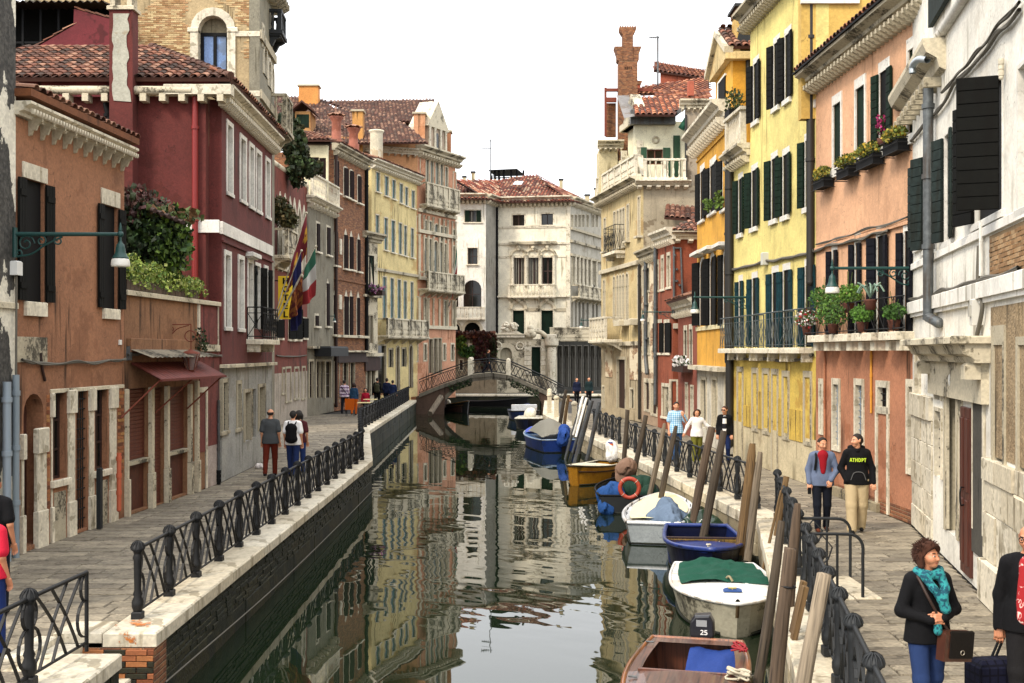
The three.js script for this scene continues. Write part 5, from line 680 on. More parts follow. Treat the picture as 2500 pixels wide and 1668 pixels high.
{
const h=new House('salmon_house','salmon pink house with flower boxes under its windows and a long balcony','house',Pk,[7.66,21.1]);h.depK=.5;const f=h.main,L=h.L,up=pl(0xe0ae88,'a'),lo=pl(0xb77c5c,'b'),yt=f.y(2120,zk(0,300)[1]);
const o={sur:.06,surMat:M.whiteClean,lintel:.22,sill:.07,sillH:.2,fill:'panel',fillMat:M.shGreen,dep:.05,sillW:.02};
win(f,zk(670,660,719,1070),o);win(f,zk(814,555,871,1000),o);win(f,zk(962,450,1020,935),{...o,sh:M.shGreen,open:[168,177],fill:'panel',fillMat:M.black});win(f,zk(1150,300,1224,545+300),o);
const n={sur:.05,surMat:M.whiteClean,lintel:.2,fill:'panel',fillMat:M.black,dep:.15,sh:M.shNavy,open:[146,172]};
for(const q of[[735,145,765,760],[897,95,930,755],[1052,45,1110,745],[1245,10,1290,735]])win(f,zl(...q),n);
const yb=f.y(zl(960,0)[0],zl(0,760)[1]);for(const[a,c]of[[672,800],[832,968],[998,1145],[1200,1330]]){const s0=f.s(zl(a,0)[0]),s1=f.s(zl(c,0)[0]);const g=sub('balcony',h.g,f.at(s0,yb));new MB().cbox(0,s1-s0,-.1,.06,-.02,.4,.015).build('slab',M.white,g);for(const k of[.12,.72])mesh('bracket',new MB().cbox(0,(s1-s0)*.2,0,.2,-.02,.3,.015).geo(),M.white,g,T((s1-s0)*k,-.302,0));}
{const g=sub('railing',h.g,f.at(0,yb+.06)),s0=f.s(zl(640,0)[0]),s1=L,rail=new MB(),z=.36,hh=.66;rail.bar([s0,hh,z],[s1,hh,z],.013).bar([s0,.06,z],[s1,.06,z],.014);rail.build('rail',M.iron,g);const n2=12;for(let i=0;i<n2;i++){const a=lerp(s0,s1,i/n2),c=lerp(s0,s1,(i+1)/n2);new MB().bar([a,0,z],[a,hh,z],.009,5).bar([a,.06,z],[c,hh,z],.006,5).bar([c,.06,z],[a,hh,z],.006,5).build('panel',M.iron,g);}}
const G={sur:.1,surMat:M.white,lintel:.14,bot:.12,dep:.22};for(const q of[[652,1100,665,1420],[745,1100,782,1535],[905,1105,950,1515]])win(f,zl(...q),{...G,bars:[4,9],barMat:flat(0x7c8a98,.5)});
win(f,zl(1062,1122,1128,1262),{...G,bars:[5,3]});win(f,[zl(1058,0)[0],zl(0,1308)[1],zl(1126,0)[0],zo(0,985)[1]],{...G,bot:0,name:'door',fill:'panel',fillMat:new THREE.MeshStandardMaterial({color:0x123c28,roughness:.5,map:texRust}),dep:.3});win(f,[zl(1278,0)[0],zl(0,1115)[1],zl(1310,0)[0],zo(0,565)[1]],G);
wall(f,rectP(0,L,yb,yt),up);wall(f,rectP(0,L,.28,yb),lo);wall(f,rectP(0,L,0,.28),M.brickRed,.28,'plinth');for(let s=.1;s<f.s(zl(1045,0)[0]);s+=.7)mesh('stone',new MB().cbox(s,s+.68,.0,.2+rr(-.02,.05),-.02,.05+rr(0,.03),.02).geo(),pick(wetStone),h.g,f.m);
shell(h,7,yt,up,{noB:0});cornice(f,-.25,f.s(zk(1275,0)[0])+.4,yt,{proj:.45,h:.35,mat:M.grey,n:32,single:1,bw:.09,bh:.2,bp:.34});new MB().cbox(-.3,L,yt+.35,yt+.4,-.2,.5,.01).build('roof_edge',M.black,h.g,f.m);
tileRoof(h.g,[[-.2,yt+.4,.45],[L,yt+.4,.45],[L,yt+1.8,-5],[-.2,yt+1.8,-5]],{});
cableRun(f,[zk(570,1560),zk(700,1520),zk(900,1460),zk(1155,1385)],.02);cableRun(f,[zl(610,160),zl(720,110),zl(900,80),zl(1040,30),zl(1150,5)],.028);band(f,0,L,f.y(zl(900,0)[0],zl(0,72)[1]),f.y(zl(900,0)[0],zl(0,50)[1]),.05,up,'moulding');
pipe(f,[[f.s(zl(1018,0)[0]),yb-.3,.03],[f.s(zl(1018,0)[0]),yb-1.6,.03]],.025,flat(0xc78a2a,.6),'gas_pipe');pipe(f,[[f.s(zl(690,0)[0]),yb-.3,.04],[f.s(zl(690,0)[0]),.3,.04]],.03,lo,'conduit');pipe(f,[[f.s(zo(885,0)[0]),1.05,.08],[f.s(zo(885,0)[0]),.02,.08]],.03,M.black,'post');
}
{
const h=new House('yellow_house','tall bright yellow house with dark green shutters above and teal shutters over iron balconies','house',Py,Pk);h.depK=.5;const f=h.main,L=h.L,mt=pl(0xeddc8a,'a'),yt=f.y(1850,zk(0,118)[1]);
const o={sur:.05,surMat:M.whiteClean,lintel:.18,sill:.08,sillH:.14,sillW:.02,fill:'panel',fillMat:M.black,dep:.15,sh:M.shBlack,open:[157,174]};
for(const q of[[157,400,190,770],[287,270,322,680],[358,215,395,630],[500,95,530,520]])win(f,zk(...q),o);const g={...o,sh:M.shGreen};
for(const q of[[62,1140,88,1490],[146,1085,182,1450],[272,1010,308,1400],[345,985,384,1375],[487,890,527,1320]])win(f,zk(...q),g);
const t={...o,sh:M.shTeal,st:'plank',open:[166,178],sill:0};for(const q of[[72,365,96,835],[166,345,200,835],[308,305,350,838],[386,288,432,838],[542,255,594,835]])win(f,zl(...q),t);
const yb=f.y(zl(340,0)[0],zl(0,842)[1]);for(const[a,c,nb]of[[8,92,1],[110,214,2],[248,438,3],[470,596,2]])ironBalcony(f,f.s(zl(a,0)[0]),f.s(zl(c,0)[0]),yb,{brackets:nb,proj:.32,h:.95,mat:flat(0x4a5254,.6),thin:.009});
const w0=1.15,G={sur:.1,surMat:M.grey,dep:.2,bot:.1,lintel:.16};for(const q of[[172,1020,203,1410],[247,1025,282,1430],[389,1045,423,1468],[541,1050,582,1505]])win(f,zl(...q),{...G,bars:[5,8],barMat:M.green});for(const q of[[66,1010,98,1720],[312,1030,346,1830]])win(f,zl(...q),{...G,bot:0,name:'door',fill:'panel',fillMat:pl(0x6b6458,'d'),dep:.25});
for(const[a,c,v0,v1]of[[105,160,1250,1400],[207,240,1150,1415],[285,300,1150,1440],[352,378,1200,1465],[428,525,1280,1500]]){const r=f.rect(zl(a,v0,c,v1));new MB().box(r[0],r[1],r[2],r[3],.0,.02).build('yellow_panel',pl(0xd2b04c,'d'),h.g,f.m);}
const ylow=f.y(zl(300,0)[0],zl(0,900)[1]);wall(f,rectP(0,L,w0,ylow),pl(0xd8ba58,'b'));const sw=f.s(1832),yw=f.y(1808,zi(0,1235)[1]);wall(f,[[0,ylow],[L,ylow],[L,yt],[sw,yt],[sw,yw],[0,yw]],mt);wall(f,rectP(0,L,0,w0),pl(0xd0c2a0,'d'),.33,'plinth');new MB().box(sw,sw+.3,yw,yt,-5,-.33).box(sw+.3,L,yt-.2,yt+.002,-6,-.33).build('wall',pl(0xd8b457,'a'),h.g);shell(h,8,yw-.1,pl(0xd8b457,'a'),{});
cornice(f,sw-.25,L+.05,yt,{proj:.5,h:.4,mat:M.grey,n:28,single:1,bw:.09,bh:.2,bp:.36});{const tt=f.y(zl(560,0)[0],zk(0,720)[1]);band(f,f.s(zk(540,0)[0]),L,tt,tt+.2,.06,M.whiteClean);}
{
const t=sub('roof_terrace',h.g);cornice(f,-.3,sw-.02,yw,{proj:.4,h:.35,n:9,mat:M.dirty,bh:.2});for(const x of[.05,sw-.25])new MB().cbox(x,x+.18,yw+.36,yw+1.35,.1,.28,.01).build('pier',M.white,t);new MB().cbox(-.05,sw,yw+1.35,yw+1.45,.05,.32,.01).box(0,sw,yw+.2,yw+.36,-1.5,.2).build('rail',M.white,t);const bl=new MB();for(let i=0;i<8;i++)bl.lathe(balProf(.98),7,T(.4+i*(sw-.8)/7,yw+.37,.19));bl.build('balusters',M.white,t).userData.kind='stuff';leaves(t,clump(170,[sw*.3,yw+1.9,.1],[.5,.4,.3]),[0x3b4a20,0x5a6428,0x2c3818],.1,'terrace_plant');new MB().cbox(.1,.7,yw+1.45,yw+1.7,.02,.3,.03).build('flower_trough',M.black,t);pipe(f,[[.02,yw+.2,.12],[.02,.4,.12]],.13,M.pipeBrown);pipe(f,[[-.3,yw+.6,.12],[-.3,3,.12]],.08,M.pipeBrown);
}
const near=h.face(Pk.map((v,i)=>i?v:v),[10.4,27.58]);
pipe(f,[[L-.12,yt+2,.1],[L-.12,f.y(1985,690),.1]],.1,M.pipeBrown);cableRun(f,[zl(0,290),zl(120,265),zl(270,225),zl(400,205),zl(520,180),zl(620,150)],.04);cableRun(f,[zl(30,905),zl(110,915),zl(280,920),zl(460,925),zl(540,915),zl(610,890)],.035);{const x=f.s(zl(272,0)[0]),y=f.y(zl(272,0)[0],zl(0,240)[1]);new MB().cbox(x-.12,x+.12,y-.05,y+.3,0,.16,.02).build('junction_box',flat(0xbdbdb4,.5),h.g,f.m);}
const sd=h.face([7.05,27.6],[11.5,27.6]);new MB().box(0,sd.L,yt-4,22,-.3,-.003).build('wall',pl(0xd9b460,'a'),h.g,sd.m);new MB().box(.0,L+.002,yt+.4,22,-1.6,-1.2).build('upper_wall',mt,h.g,f.m);new MB().cbox(-.02,1.4,sd.y(1990,10),sd.y(1990,-30),-.02,.08,.02).build('band',M.whiteClean,h.g,sd.m);
const c=sub('chimney',h.g,h.inv()),d=38;new MB().box(xAt(1800,d),xAt(1841,d),yAt(80,d)-1,yAt(33,d),-d-.9,-d).build('stack',pl(0xd6b266,'b'),c);new MB().box(xAt(1797,d),xAt(1845,d),yAt(33,d),yAt(19,d),-d-.95,-d+.05).build('collar',M.brickRed,c);new MB().cbox(xAt(1791,d),xAt(1850,d),yAt(19,d),yAt(11,d),-d-1.1,-d+.2,.02).build('cap',M.ironGrey,c);new MB().ext([[xAt(1797,d),yAt(106,d)],[xAt(1842,d),yAt(106,d)],[xAt(1838,d),yAt(78,d)],[xAt(1804,d),yAt(78,d)]],.8,T(0,0,-d-.7)).build('flashing',M.ironGrey,c);
}
{
const h=new House('amber_house','amber yellow house with arched black shutters and a gabled attic tower on top','house',Po,[6.98,36.62]);h.depK=.5;const f=h.main,L=h.L,mt=pl(0xe0a638,'a'),yt=f.y(1750,zi(0,985)[1]);
const o={sur:.05,surMat:M.whiteClean,lintel:.25,sill:.1,fill:'panel',fillMat:M.black,dep:.15,sh:M.shBlack,open:[168,177]};
for(const q of[[[848,1310],[878,1568+120]],[[922,1260],[966,1568+60]],[[1020,1205],[1058,1568+30]]])win(f,[...zi(...q[0]),...zi(...q[1])],o);
for(const q of[[812,470,850,948],[886,440,922,948],[985,415,1012,950]])win(f,zj(...q),{...o,arch:'round',sur:.13,lintel:.15,hood:.35,open:[162,176],sill:0});
for(const[a,b]of[[822,858],[905,935],[1000,1020]])win(f,zj(a,1350,b,1700),{sur:.12,surMat:M.dirty,dep:.25,fill:'glass'});
const y1=f.y(1720,zj(0,985)[1]),y0=f.y(1720,zj(0,955)[1]),yl=f.y(1720,zj(0,1255)[1]);wall(f,rectP(0,L,0,yl),pl(0xd6d0c0,'d'));wall(f,rectP(0,L,yl,yt),mt);band(f,0,L,y1,y0,.06,pl(0xe8dcae,'b'));band(f,-.05,L,yl-.1,yl+.06,.35,M.dirty,'ledge');cornice(f,-.35,L+.1,yt,{proj:.55,h:.55,n:16,mat:M.white,bh:.3,single:1});band(f,0,L,yt-.5,yt-.42,.05,mt,'moulding');shell(h,6,yt,mt,{top:1});
leaves(h.g,clump(90,[f.s(1742),f.y(1742,502),.18],[.3,.22,.14]),[0x4d6a24,0x6c8a34],.1,'sill_plant');leaves(h.g,clump(90,[f.s(1768),f.y(1768,490),.18],[.22,.3,.14]),[0x4d6a24,0x6c8a34],.1,'sill_plant');
{
const a=f.s(1720),b=f.s(1760),g=sub('attic_tower',h.g,f.at(a,yt+.5)),w=b-a,hh=f.y(1765,zi(0,420)[1])-yt-.5,hp=f.y(1750,zi(0,230)[1])-yt-.5;new MB().box(0,w,0,hh,-3,-.4).build('wall',mt,g);new MB().box(w*.24,w*.62,hh*.12,hh*.82,-.41,-.36).build('shutter',M.shBlack,g);new MB().box(w*.2,w*.24,hh*.1,hh*.86,-.41,-.34).box(w*.2,w*.66,hh*.82,hh*.86,-.409,-.341).build('frame',M.whiteClean,g);new MB().ext([[-.25,hh],[w+.25,hh],[w+.25,hh+.25],[w/2,hp+.05],[-.25,hh+.25]],.4,T(0,0,-.6)).build('pediment',pl(0xd8c08a,'b'),g);new MB().ext([[-.3,hh+.1],[w/2,hp],[w/2,hp+.22],[-.35,hh+.3]],.3,T(0,0,-.35)).ext([[w+.3,hh+.1],[w/2,hp],[w/2,hp+.22],[w+.35,hh+.3]],.3,T(0,0,-.352)).build('gable_moulding',M.dirty,g);new MB().cbox(w-.05,w+.3,hh-.1,hh+.15,-3,-.1,.03).build('eave',pl(0xd8c08a,'b'),g);
tileRoof(g,[[w+.35,hh+.3,-.2],[w+.35,hh+.3,-3],[w/2,hp+.25,-3],[w/2,hp+.25,-.2]],{indiv:60});tileRoof(g,[[-.35,hh+.3,-3],[-.35,hh+.3,-.2],[w/2,hp+.25,-.2],[w/2,hp+.25,-3]],{});
new MB().box(w+.05,w+2.6,-.5,hh+.2,-2.8,-1.2).build('wall',pl(0xcaa04a,'b'),g);new MB().bar([w+.06,0,-.9],[w+.06,hh,-.9],.08,8).build('downpipe',M.pipeBrown,g);
}
}
{
const h=new House('red_annex','small rust red annex with a tiny tiled eave and a white flower box','house',Pa,[6.985,42.72]);h.depK=.5;const f=h.main,L=h.L,mt=pl(0x8a4430,'b'),yt=f.y(1680,zj(0,845)[1]);for(const q of[[697,985,718,1230],[736,978,757,1235]])win(f,zj(...q),{sur:.05,surMat:M.white,lintel:.2,fill:'panel',fillMat:M.shGreen,dep:.1});for(const q of[[708,1380,724,1640],[746,1400,764,1640]])win(f,zj(...q),{sur:.07,surMat:M.white,fill:'panel',fillMat:M.dark});wall(f,rectP(0,L,0,yt),mt);cornice(f,-.4,L,yt,{proj:.4,h:.5,n:8,mat:M.white,bh:.22});tileRoof(h.g,[[-.4,yt+.5,.45],[L,yt+.5,.45],[L,yt+1.2,-1.5],[-.4,yt+1.2,-1.5]],{});shell(h,1.8,yt,mt,{});
const fb=sub('flower_box',h.g,f.at(f.s(1664),f.y(1675,zj(0,1290)[1]))),w=f.s(1692)-f.s(1664);new MB().box(0,w,0,.25,.05,.4).build('box',M.woodDark,fb);leaves(fb,clump(200,[w/2,.35,.25],[w/2,.22,.3]),[0xf4f0ee,0xece6e4,0x3d5a26,0xf8f4f0],.14,'white_flowers');cableRun(f,[[1657,772],[1680,768],[1700,765]],.03);
}
{
const h=new House('rust_house','rust red house with white framed slit windows and black shutters near the far wall lamp','house',Pr,[6.76,47.62]);h.depK=.5;const f=h.main,L=h.L,mt=pl(0x964e34,'b'),yt=f.y(1625,zj(0,335)[1]);const o={sur:.07,surMat:M.white,lintel:.15,sill:.06,dep:.12};
for(const q of[[530,455,545,680],[573,435,593,665]])win(f,zj(...q),{...o,fill:'panel',fillMat:M.grey});win(f,zj(497,930,528,1150),{...o,fill:'panel',fillMat:M.black,sh:M.shBlack,open:[168,177]});win(f,zj(548,930,585,1150),{...o,fill:'panel',fillMat:M.black,sh:M.shBlack,open:[168,177]});win(f,zj(535,1400,585,1620),{...o,fill:'panel',fillMat:M.grey});wall(f,rectP(0,L,0,yt),mt);shell(h,5,yt,mt,{noB:1});cornice(f,-.2,L+.3,yt,{proj:.4,h:.5,n:9,mat:M.white,bh:.2});
const s=h.face([6.765,47.6],[9.4,47.6]);win(s,zj(600,1360,636,1640),{sur:.08,surMat:M.white,fill:'panel',fillMat:M.grey,name:'door'});wall(s,rectP(0.0,s.L,0,yt),mt,.3);cornice(s,-.1,s.L,yt,{proj:.4,h:.35,n:5,mat:M.white,bw:.2});pipe(s,[[s.s(zj(618,0)[0]),s.y(1645,zj(0,370)[1]),.06],[s.s(zj(618,0)[0]),s.y(1645,zj(0,870)[1]),.06],[s.s(zj(668,0)[0]),s.y(1660,zj(0,890)[1]),.06],[s.s(zj(668,0)[0]),s.y(1660,zj(0,1000)[1]),.06]],.05,M.pipeGrey,'conduit');pipe(s,[[s.s(zj(610,0)[0]),s.y(1645,zj(0,380)[1]),.06],[s.s(zj(668,0)[0]),s.y(1660,zj(0,382)[1]),.06],[s.s(zj(682,0)[0]),s.y(1665,zj(0,770)[1]),.06]],.04,M.pipeGrey,'conduit');{const r=s.rect(zj(612,935,655,972));new MB().cbox(r[0],r[1],r[2],r[3],0,.2,.02).build('meter_box',flat(0xb8b2a2,.5),h.g,s.m);}
tileRoof(h.g,onPlane(h,[[1642,562,47.2],[1702,566,47.2],[1702,538,49.5]],[[1641,562],[1705,566],[1705,536],[1690,536]]),{indiv:40});tileRoof(h.g,onPlane(h,[[1622,532,50],[1705,536,50],[1705,510,52.5]],[[1622,530],[1705,536],[1705,508],[1626,500]]),{indiv:40});new MB().box(L*.2,L+2.4,yt+.3,yt+1.5,-2.6,-2.4).build('wall',M.woodDark,h.g);
pipe(f,[[-.02,yt,.1],[-.02,1,.1]],.09,M.pipeGrey);
}
{
const h=new House('bare_brick_house','narrow bare brick house with crumbling eave between the rust red and the beige house','house',Pb,Pr);h.depK=.5;const f=h.main,L=h.L,yt=f.y(1580,zj(0,455)[1]);const o={sur:.1,surMat:M.dirty,dep:.2,lintel:.2,bot:.1};for(const q of[[392,540,408,715],[425,525,440,690],[488,500,506,690],[395,940,410,1155],[428,925,442,1150]])win(f,zj(...q),o);for(const q of[[405,1370,440,1568],[455,1375,495,1600]])win(f,zj(...q),{...o,fill:'panel',fillMat:M.woodDark});const yl=f.y(1580,zj(0,1300)[1]);wall(f,rectP(0,L,0,yl),pl(0xb49a80,'d'));wall(f,rectP(0,L,yl,yt),M.brickPale);shell(h,5,yt,M.brickPale,{top:1});cornice(f,-.1,L,yt,{proj:.35,h:.4,n:9,mat:M.grey,bh:.25});pipe(f,[[L*.42,yt,.1],[L*.42,f.y(1590,zj(0,1180)[1]),.1],[L*.5,f.y(1590,zj(0,1300)[1]),.1]],.09,M.pipeGrey);pipe(f,[[.1,yt,.1],[.1,.2,.1]],.07,M.pipeBrown);
}
{
const h=new House('beige_palace','beige palace with a pedimented attic, stone balconies and green shutters on its roof terrace','palace',Pe,Pb);h.depK=.5;const f=h.main,L=h.L,mt=pl(0xd2bd8c,'b'),yc=f.y(1520,zi(0,1478)[1]);const o={sur:.08,surMat:M.dirty,dep:.2};
for(const[a,c]of[[178,190],[204,214],[226,238],[246,258]])win(f,zj(a,115-(a-178)*.4,c,385-(a-178)*.3),{...o,sill:.1});win(f,zj(107,165,119,405),{...o,sill:.2});win(f,zj(276,65,290,325),{...o,sill:.2});win(f,zj(359,5,371,290),{...o,sill:.2});
for(const[a,c]of[[176,188],[202,212],[223,233],[244,256],[270,285]])win(f,zj(a,590-(a-176)*.25,c,930),{...o,arch:'round'});win(f,zj(102,615,114,950),{...o,arch:'round'});win(f,zj(356,515,368,930),{...o,arch:'round'});
win(f,zj(205,1200,262,1560),{name:'door',sur:.15,surMat:M.grey,fill:'panel',fillMat:M.woodDark});win(f,zj(95,1400,110,1560),o);win(f,zj(300,1420,325,1560),o);
const yl=f.y(1500,zj(0,1085)[1]);wall(f,rectP(0,L,0,yl),pl(0xb8a88a,'d'));wall(f,rectP(0,L,yl,yc),mt);{const r=f.rect(zj(297,1090,358,1350));new MB().box(r[0],r[1],r[2],r[3],0,.03).build('brick_panel',M.brickPale,h.g,f.m);const q=f.rect(zj(118,1090,168,1330));new MB().box(q[0],q[1],q[2],q[3],0,.03).build('brick_panel',M.brickPale,h.g,f.m);}
band(f,0,L,f.y(1500,zj(0,1085)[1])-.1,f.y(1500,zj(0,1085)[1])+.1,.15,M.dirty);band(f,0,L,f.y(1500,zj(0,535)[1])-.1,f.y(1500,zj(0,535)[1])+.1,.15,M.dirty);shell(h,4,yc,mt,{noB:1});
ironBalcony(f,f.s(zj(173,0)[0]),f.s(zj(258,0)[0]),f.y(1512,zj(0,412)[1]),{proj:.5,h:1.3});balcony(f,f.s(zj(118,0)[0]),f.s(zj(238,0)[0]),f.y(1500,zj(0,1055)[1]),{proj:.9,h:1.15,panel:5,piers:5,mat:M.white,brackets:3});for(const[a,c]of[[66,118],[245,290],[325,368]]){const s0=f.s(zj(a,0)[0]),s1=f.s(zj(c,0)[0]),t=f.y(1500,zj(0,960)[1]);new MB().cbox(Math.max(s0,.05),s1,t,t+.3,-.02,.5,.04).build('sill',M.dirty,h.g,f.m);}
cornice(f,-.3,L+.2,yc,{proj:.6,h:.3,n:24,mat:M.dirty,bh:.2});balcony(f,0,L,yc+.44,{proj:.3,h:.95,panel:6,piers:6,brackets:0,mat:M.white});
const a0=f.s(zi(205,0)[0]),a1=f.s(zi(330,0)[0]),ya=f.y(1530,zi(0,950)[1]),yp=f.y(1515,zi(0,745)[1]),g=sub('attic',h.g,f.m),cream=pl(0xeee6c4,'a');new MB().box(a0,a1-.1,yc,ya,-4,-.6).build('wall',cream,g);new MB().box(.05,a0,yc,ya-1.2,-4,-.6).build('wall',cream,g);new MB().ext([[a0-.3,ya],[a1+.3,ya],[(a0+a1)/2,yp]],.5,T(0,0,-.8)).build('pediment',M.dirty,g);for(const k of[.15,.4,.65,.88]){const x=lerp(a0,a1,k);new MB().box(x-.12,x+.12,yc+1.2,ya-1.4,-.6,-.55).build('pane',M.grey,g);}new MB().cbox(a0-.2,a1+.1,ya,ya+.35,-1,-.2,.05).build('cornice',M.dirty,g);for(const x of[a0+.1,a1-.1])new MB().ext([[0,yc+.5],[.7,yc+.5],[.12,yc+1.6],[.1,ya-1],[0,ya-1]],.3,M4().makeTranslation(x,0,-.5)).build('scroll',M.white,g);
new MB().quad(W(zi(205,0)[0],zi(0,732)[1],58).applyMatrix4(h.inv()),W(zi(300,0)[0],zi(0,730)[1],58.5).applyMatrix4(h.inv()),W(zi(345,0)[0],zi(0,890)[1],54).applyMatrix4(h.inv()),W(zi(262,0)[0],zi(0,905)[1],54).applyMatrix4(h.inv())).build('slate_roof',pl(0x7d7a78,'b'),h.g);
const s=h.face([6.075,53.32],[9.6,53.32]),sm=pl(0xb0a48c,'c'),ys=s.y(1620,zi(0,1425)[1]);wall(s,rectP(.0,s.L,0,ys),sm,.3);cornice(s,-.3,s.s(zi(735,0)[0])+.2,ys,{proj:.5,h:.22,n:6,mat:M.white,bw:.2});balcony(s,.1,s.s(zi(730,0)[0]),ys+.36,{proj:.25,h:.9,piers:2,sp:.24,brackets:0});
const b2=h.face([xAt(zi(340,0)[0],54.8),54.8],[9.6,54.8]);win(b2,zi(438,1145,560,1260),{sash:[2,1],sashMat:M.wood,sur:.05,surMat:M.white});const crm=pl(0xf2edcf,'a');wall(b2,rectP(0,b2.s(zi(735,0)[0]),ys,b2.y(1600,zi(0,960)[1])),crm,.3);for(const[a,c,v0,v1]of[[390,435,1130,1225],[560,615,1133,1225],[638,690,1040,1225]]){const r=b2.rect(zi(a,v0,c,v1));mesh('shutter',new MB().box(r[0],r[1],r[2]-.8,r[3],.02,.08).geo(),new THREE.MeshStandardMaterial({color:0x0f4a26,roughness:.6,map:texRust}),h.g,b2.m);}{const yy=b2.y(1600,zi(0,960)[1]);band(b2,-.2,b2.s(zi(650,0)[0]),yy,yy+.7,.35,M.pipeGrey,'cornice');new MB().add(new THREE.TorusGeometry(.14,.05,6,10),T(b2.s(zi(505,0)[0]),b2.y(1601,zi(0,1072)[1]),.03)).build('vent',M.grey,h.g,b2.m);}
const b3=h.face([xAt(zi(735,0)[0],53.6),53.6],[9.6,53.6]);wall(b3,rectP(0,b3.L,ys-.5,b3.y(1690,zi(0,830)[1])),pl(0xa89a86,'c'),.3);cornice(b3,-.3,b3.L,b3.y(1690,zi(0,830)[1]),{proj:.3,h:.4,n:6,mat:M.dirty});new MB().bar([0,ys,.05],[0,ys+3.4,.05],.06,6).build('downpipe',M.pipeBrown,h.g,b3.m);
new MB().quad(W(zi(640,0)[0],zi(0,905)[1],54.5).applyMatrix4(h.inv()),W(zi(735,0)[0],zi(0,835)[1],53.4).applyMatrix4(h.inv()),W(zi(735,0)[0],zi(0,800)[1],53.4).applyMatrix4(h.inv()),W(zi(640,0)[0],zi(0,870)[1],54.5).applyMatrix4(h.inv())).build('eave',M.pipeGrey,h.g);{const r=b2.rect(zi(690,880,720,1000));new MB().bar([r[0],r[2],.4],[r[1]+.3,r[3],.5],.16,8).build('rolled_awning',flat(0x1d5a44,.8),h.g,b2.m);}
const oT=[0xa4603f,0x8c4e34,0x6c3e2e,0xb87c5a,0x784832].map(c=>flat(c,.95)),ro=(t,l,ind)=>tileRoof(h.g,onPlane(h,t,l),{mats:oT,indiv:ind??0,sp:.27,row:.38});const z=(x,y)=>zi(x,y);
ro([[...z(340,872),53.8],[...z(660,872),53.8],[...z(500,745),57.5]],[z(345,875),z(650,878),z(720,800),z(735,745),z(318,745)],120);ro([[...z(480,745),58],[...z(915,745),58],[...z(700,690),60]],[z(490,745),z(915,800),z(915,690),z(505,700)]);ro([[...z(470,700),60.5],[...z(915,700),60.5],[...z(700,625),64]],[z(370,720),z(915,705),z(915,590),z(400,670)]);
ro([[...z(490,540),66],[...z(915,600),66],[...z(700,510),70]],[z(490,540),z(915,600),z(918,545),z(495,472)]);new MB().quad(...[[540,560,66.2],[915,605,66.2],[915,640,66.2],[540,660,66.2]].map(([x,y,d])=>W(...z(x,y),d).applyMatrix4(h.inv()))).build('wall',pl(0xa4553c,'b'),h.g);new MB().cbox(0,.28,0,.75,0,.28,.02).build('vent_stack',pl(0xb06048,'b'),h.g,T(...W(...z(785,742),58).applyMatrix4(h.inv()).toArray()));
const lw=h.face([xAt(1463,59.5),59.5],[xAt(1508,59.5),59.5]);new MB().box(0,lw.L,yc,lw.y(1470,zi(0,1140)[1]),-2,-.02).build('wall',pl(0xd8cba4,'b'),h.g,lw.m);cornice(lw,-.1,lw.L+.3,lw.y(1470,zi(0,1140)[1]),{proj:.5,h:.4,n:5,mat:M.dirty});
}
{
const d=60,X=u=>xAt(u,d),Y=v=>yAt(v,d),c=thing('brick_chimney','tall ornate brick chimney with flared double crown above the beige palace','chimney',[X(zi(288,0)[0]),0,-d]),mb=M.brickRed;const y=v=>Y(zi(0,v)[1]);new MB().cbox(-.95,.95,y(720)-4,y(480),-.8,.8,.05).build('base',mb,c);new MB().ext([[-.95,y(480)],[.95,y(480)],[1.1,y(470)],[1.1,y(430)],[1.3,y(385)],[1.38,y(370)],[-1.38,y(370)],[-1.3,y(385)],[-1.1,y(430)],[-1.1,y(470)]],1.5,T(0,0,-.75)).build('lower_crown',mb,c);new MB().box(-.5,.5,y(372),y(348),-.5,.5).ext([[-.52,y(350)],[.52,y(350)],[.52,y(275)],[.72,y(255)],[.85,y(235)],[.85,y(220)],[-.85,y(220)],[-.85,y(235)],[-.72,y(255)],[-.52,y(275)]],1.2,T(0,0,-.6)).build('upper_crown',mb,c);new MB().cbox(-.5,.5,y(480),y(340),.6,.82,.03).build('flue',M.brickRed,c);for(let i=0;i<7;i++)new MB().cbox(-.85+i*.25,-.68+i*.25,y(220),y(210),-.5,.55,.03).build('merlon',mb,c);for(let i=0;i<4;i++)new MB().box(-.36+i*.2,-.26+i*.2,y(545),y(525),.8,.815).build('vent',M.dark,c);
c.scale.set(.52,1,.52);
const s=thing('steel_frame','rust coloured steel roof frame to the left of the brick chimney','frame',[0,0,-d]);const R1=M.rustCol,Q=(x,yy)=>[X(zi(x,0)[0]),y(yy)];for(const[x,y0,y1]of[[120,672,1045],[470,672,720]]){const a=Q(x,y0),b=Q(x,y1);new MB().box(a[0]-.06,a[0]+.06,b[1],a[1],-.06,.06).build('post',R1,s);}{const a=Q(115,690),b=Q(475,690);new MB().box(a[0],b[0],a[1]-.08,a[1]+.08,-.08,.08).build('beam',R1,s);}{const a=Q(125,765),b=Q(205,755);new MB().box(a[0],b[0],a[1]-.12,a[1]+.12,-.12,.08).build('beam',R1,s);}{const a=Q(128,780),b=Q(205,1040);new MB().box(a[0],b[0],b[1],a[1],-.5,-.3).build('brick_wall',M.brickRed,s);}
const q=thing('brick_chimney','short red chimney stack just right of the tall ornate one','chimney',[X(zi(388,0)[0]),0,-d-2]);new MB().cbox(-.5,.5,y(680)-1,y(585),-.5,.5,.03).build('stack',pl(0xb05a40,'b'),q);new MB().ext([[-.55,y(587)],[.55,y(587)],[.7,y(565)],[.65,y(556)],[-.65,y(556)],[-.7,y(565)]],1.2,T(0,0,-.6)).build('cap',mb,q);q.scale.set(.42,1,.42);
}
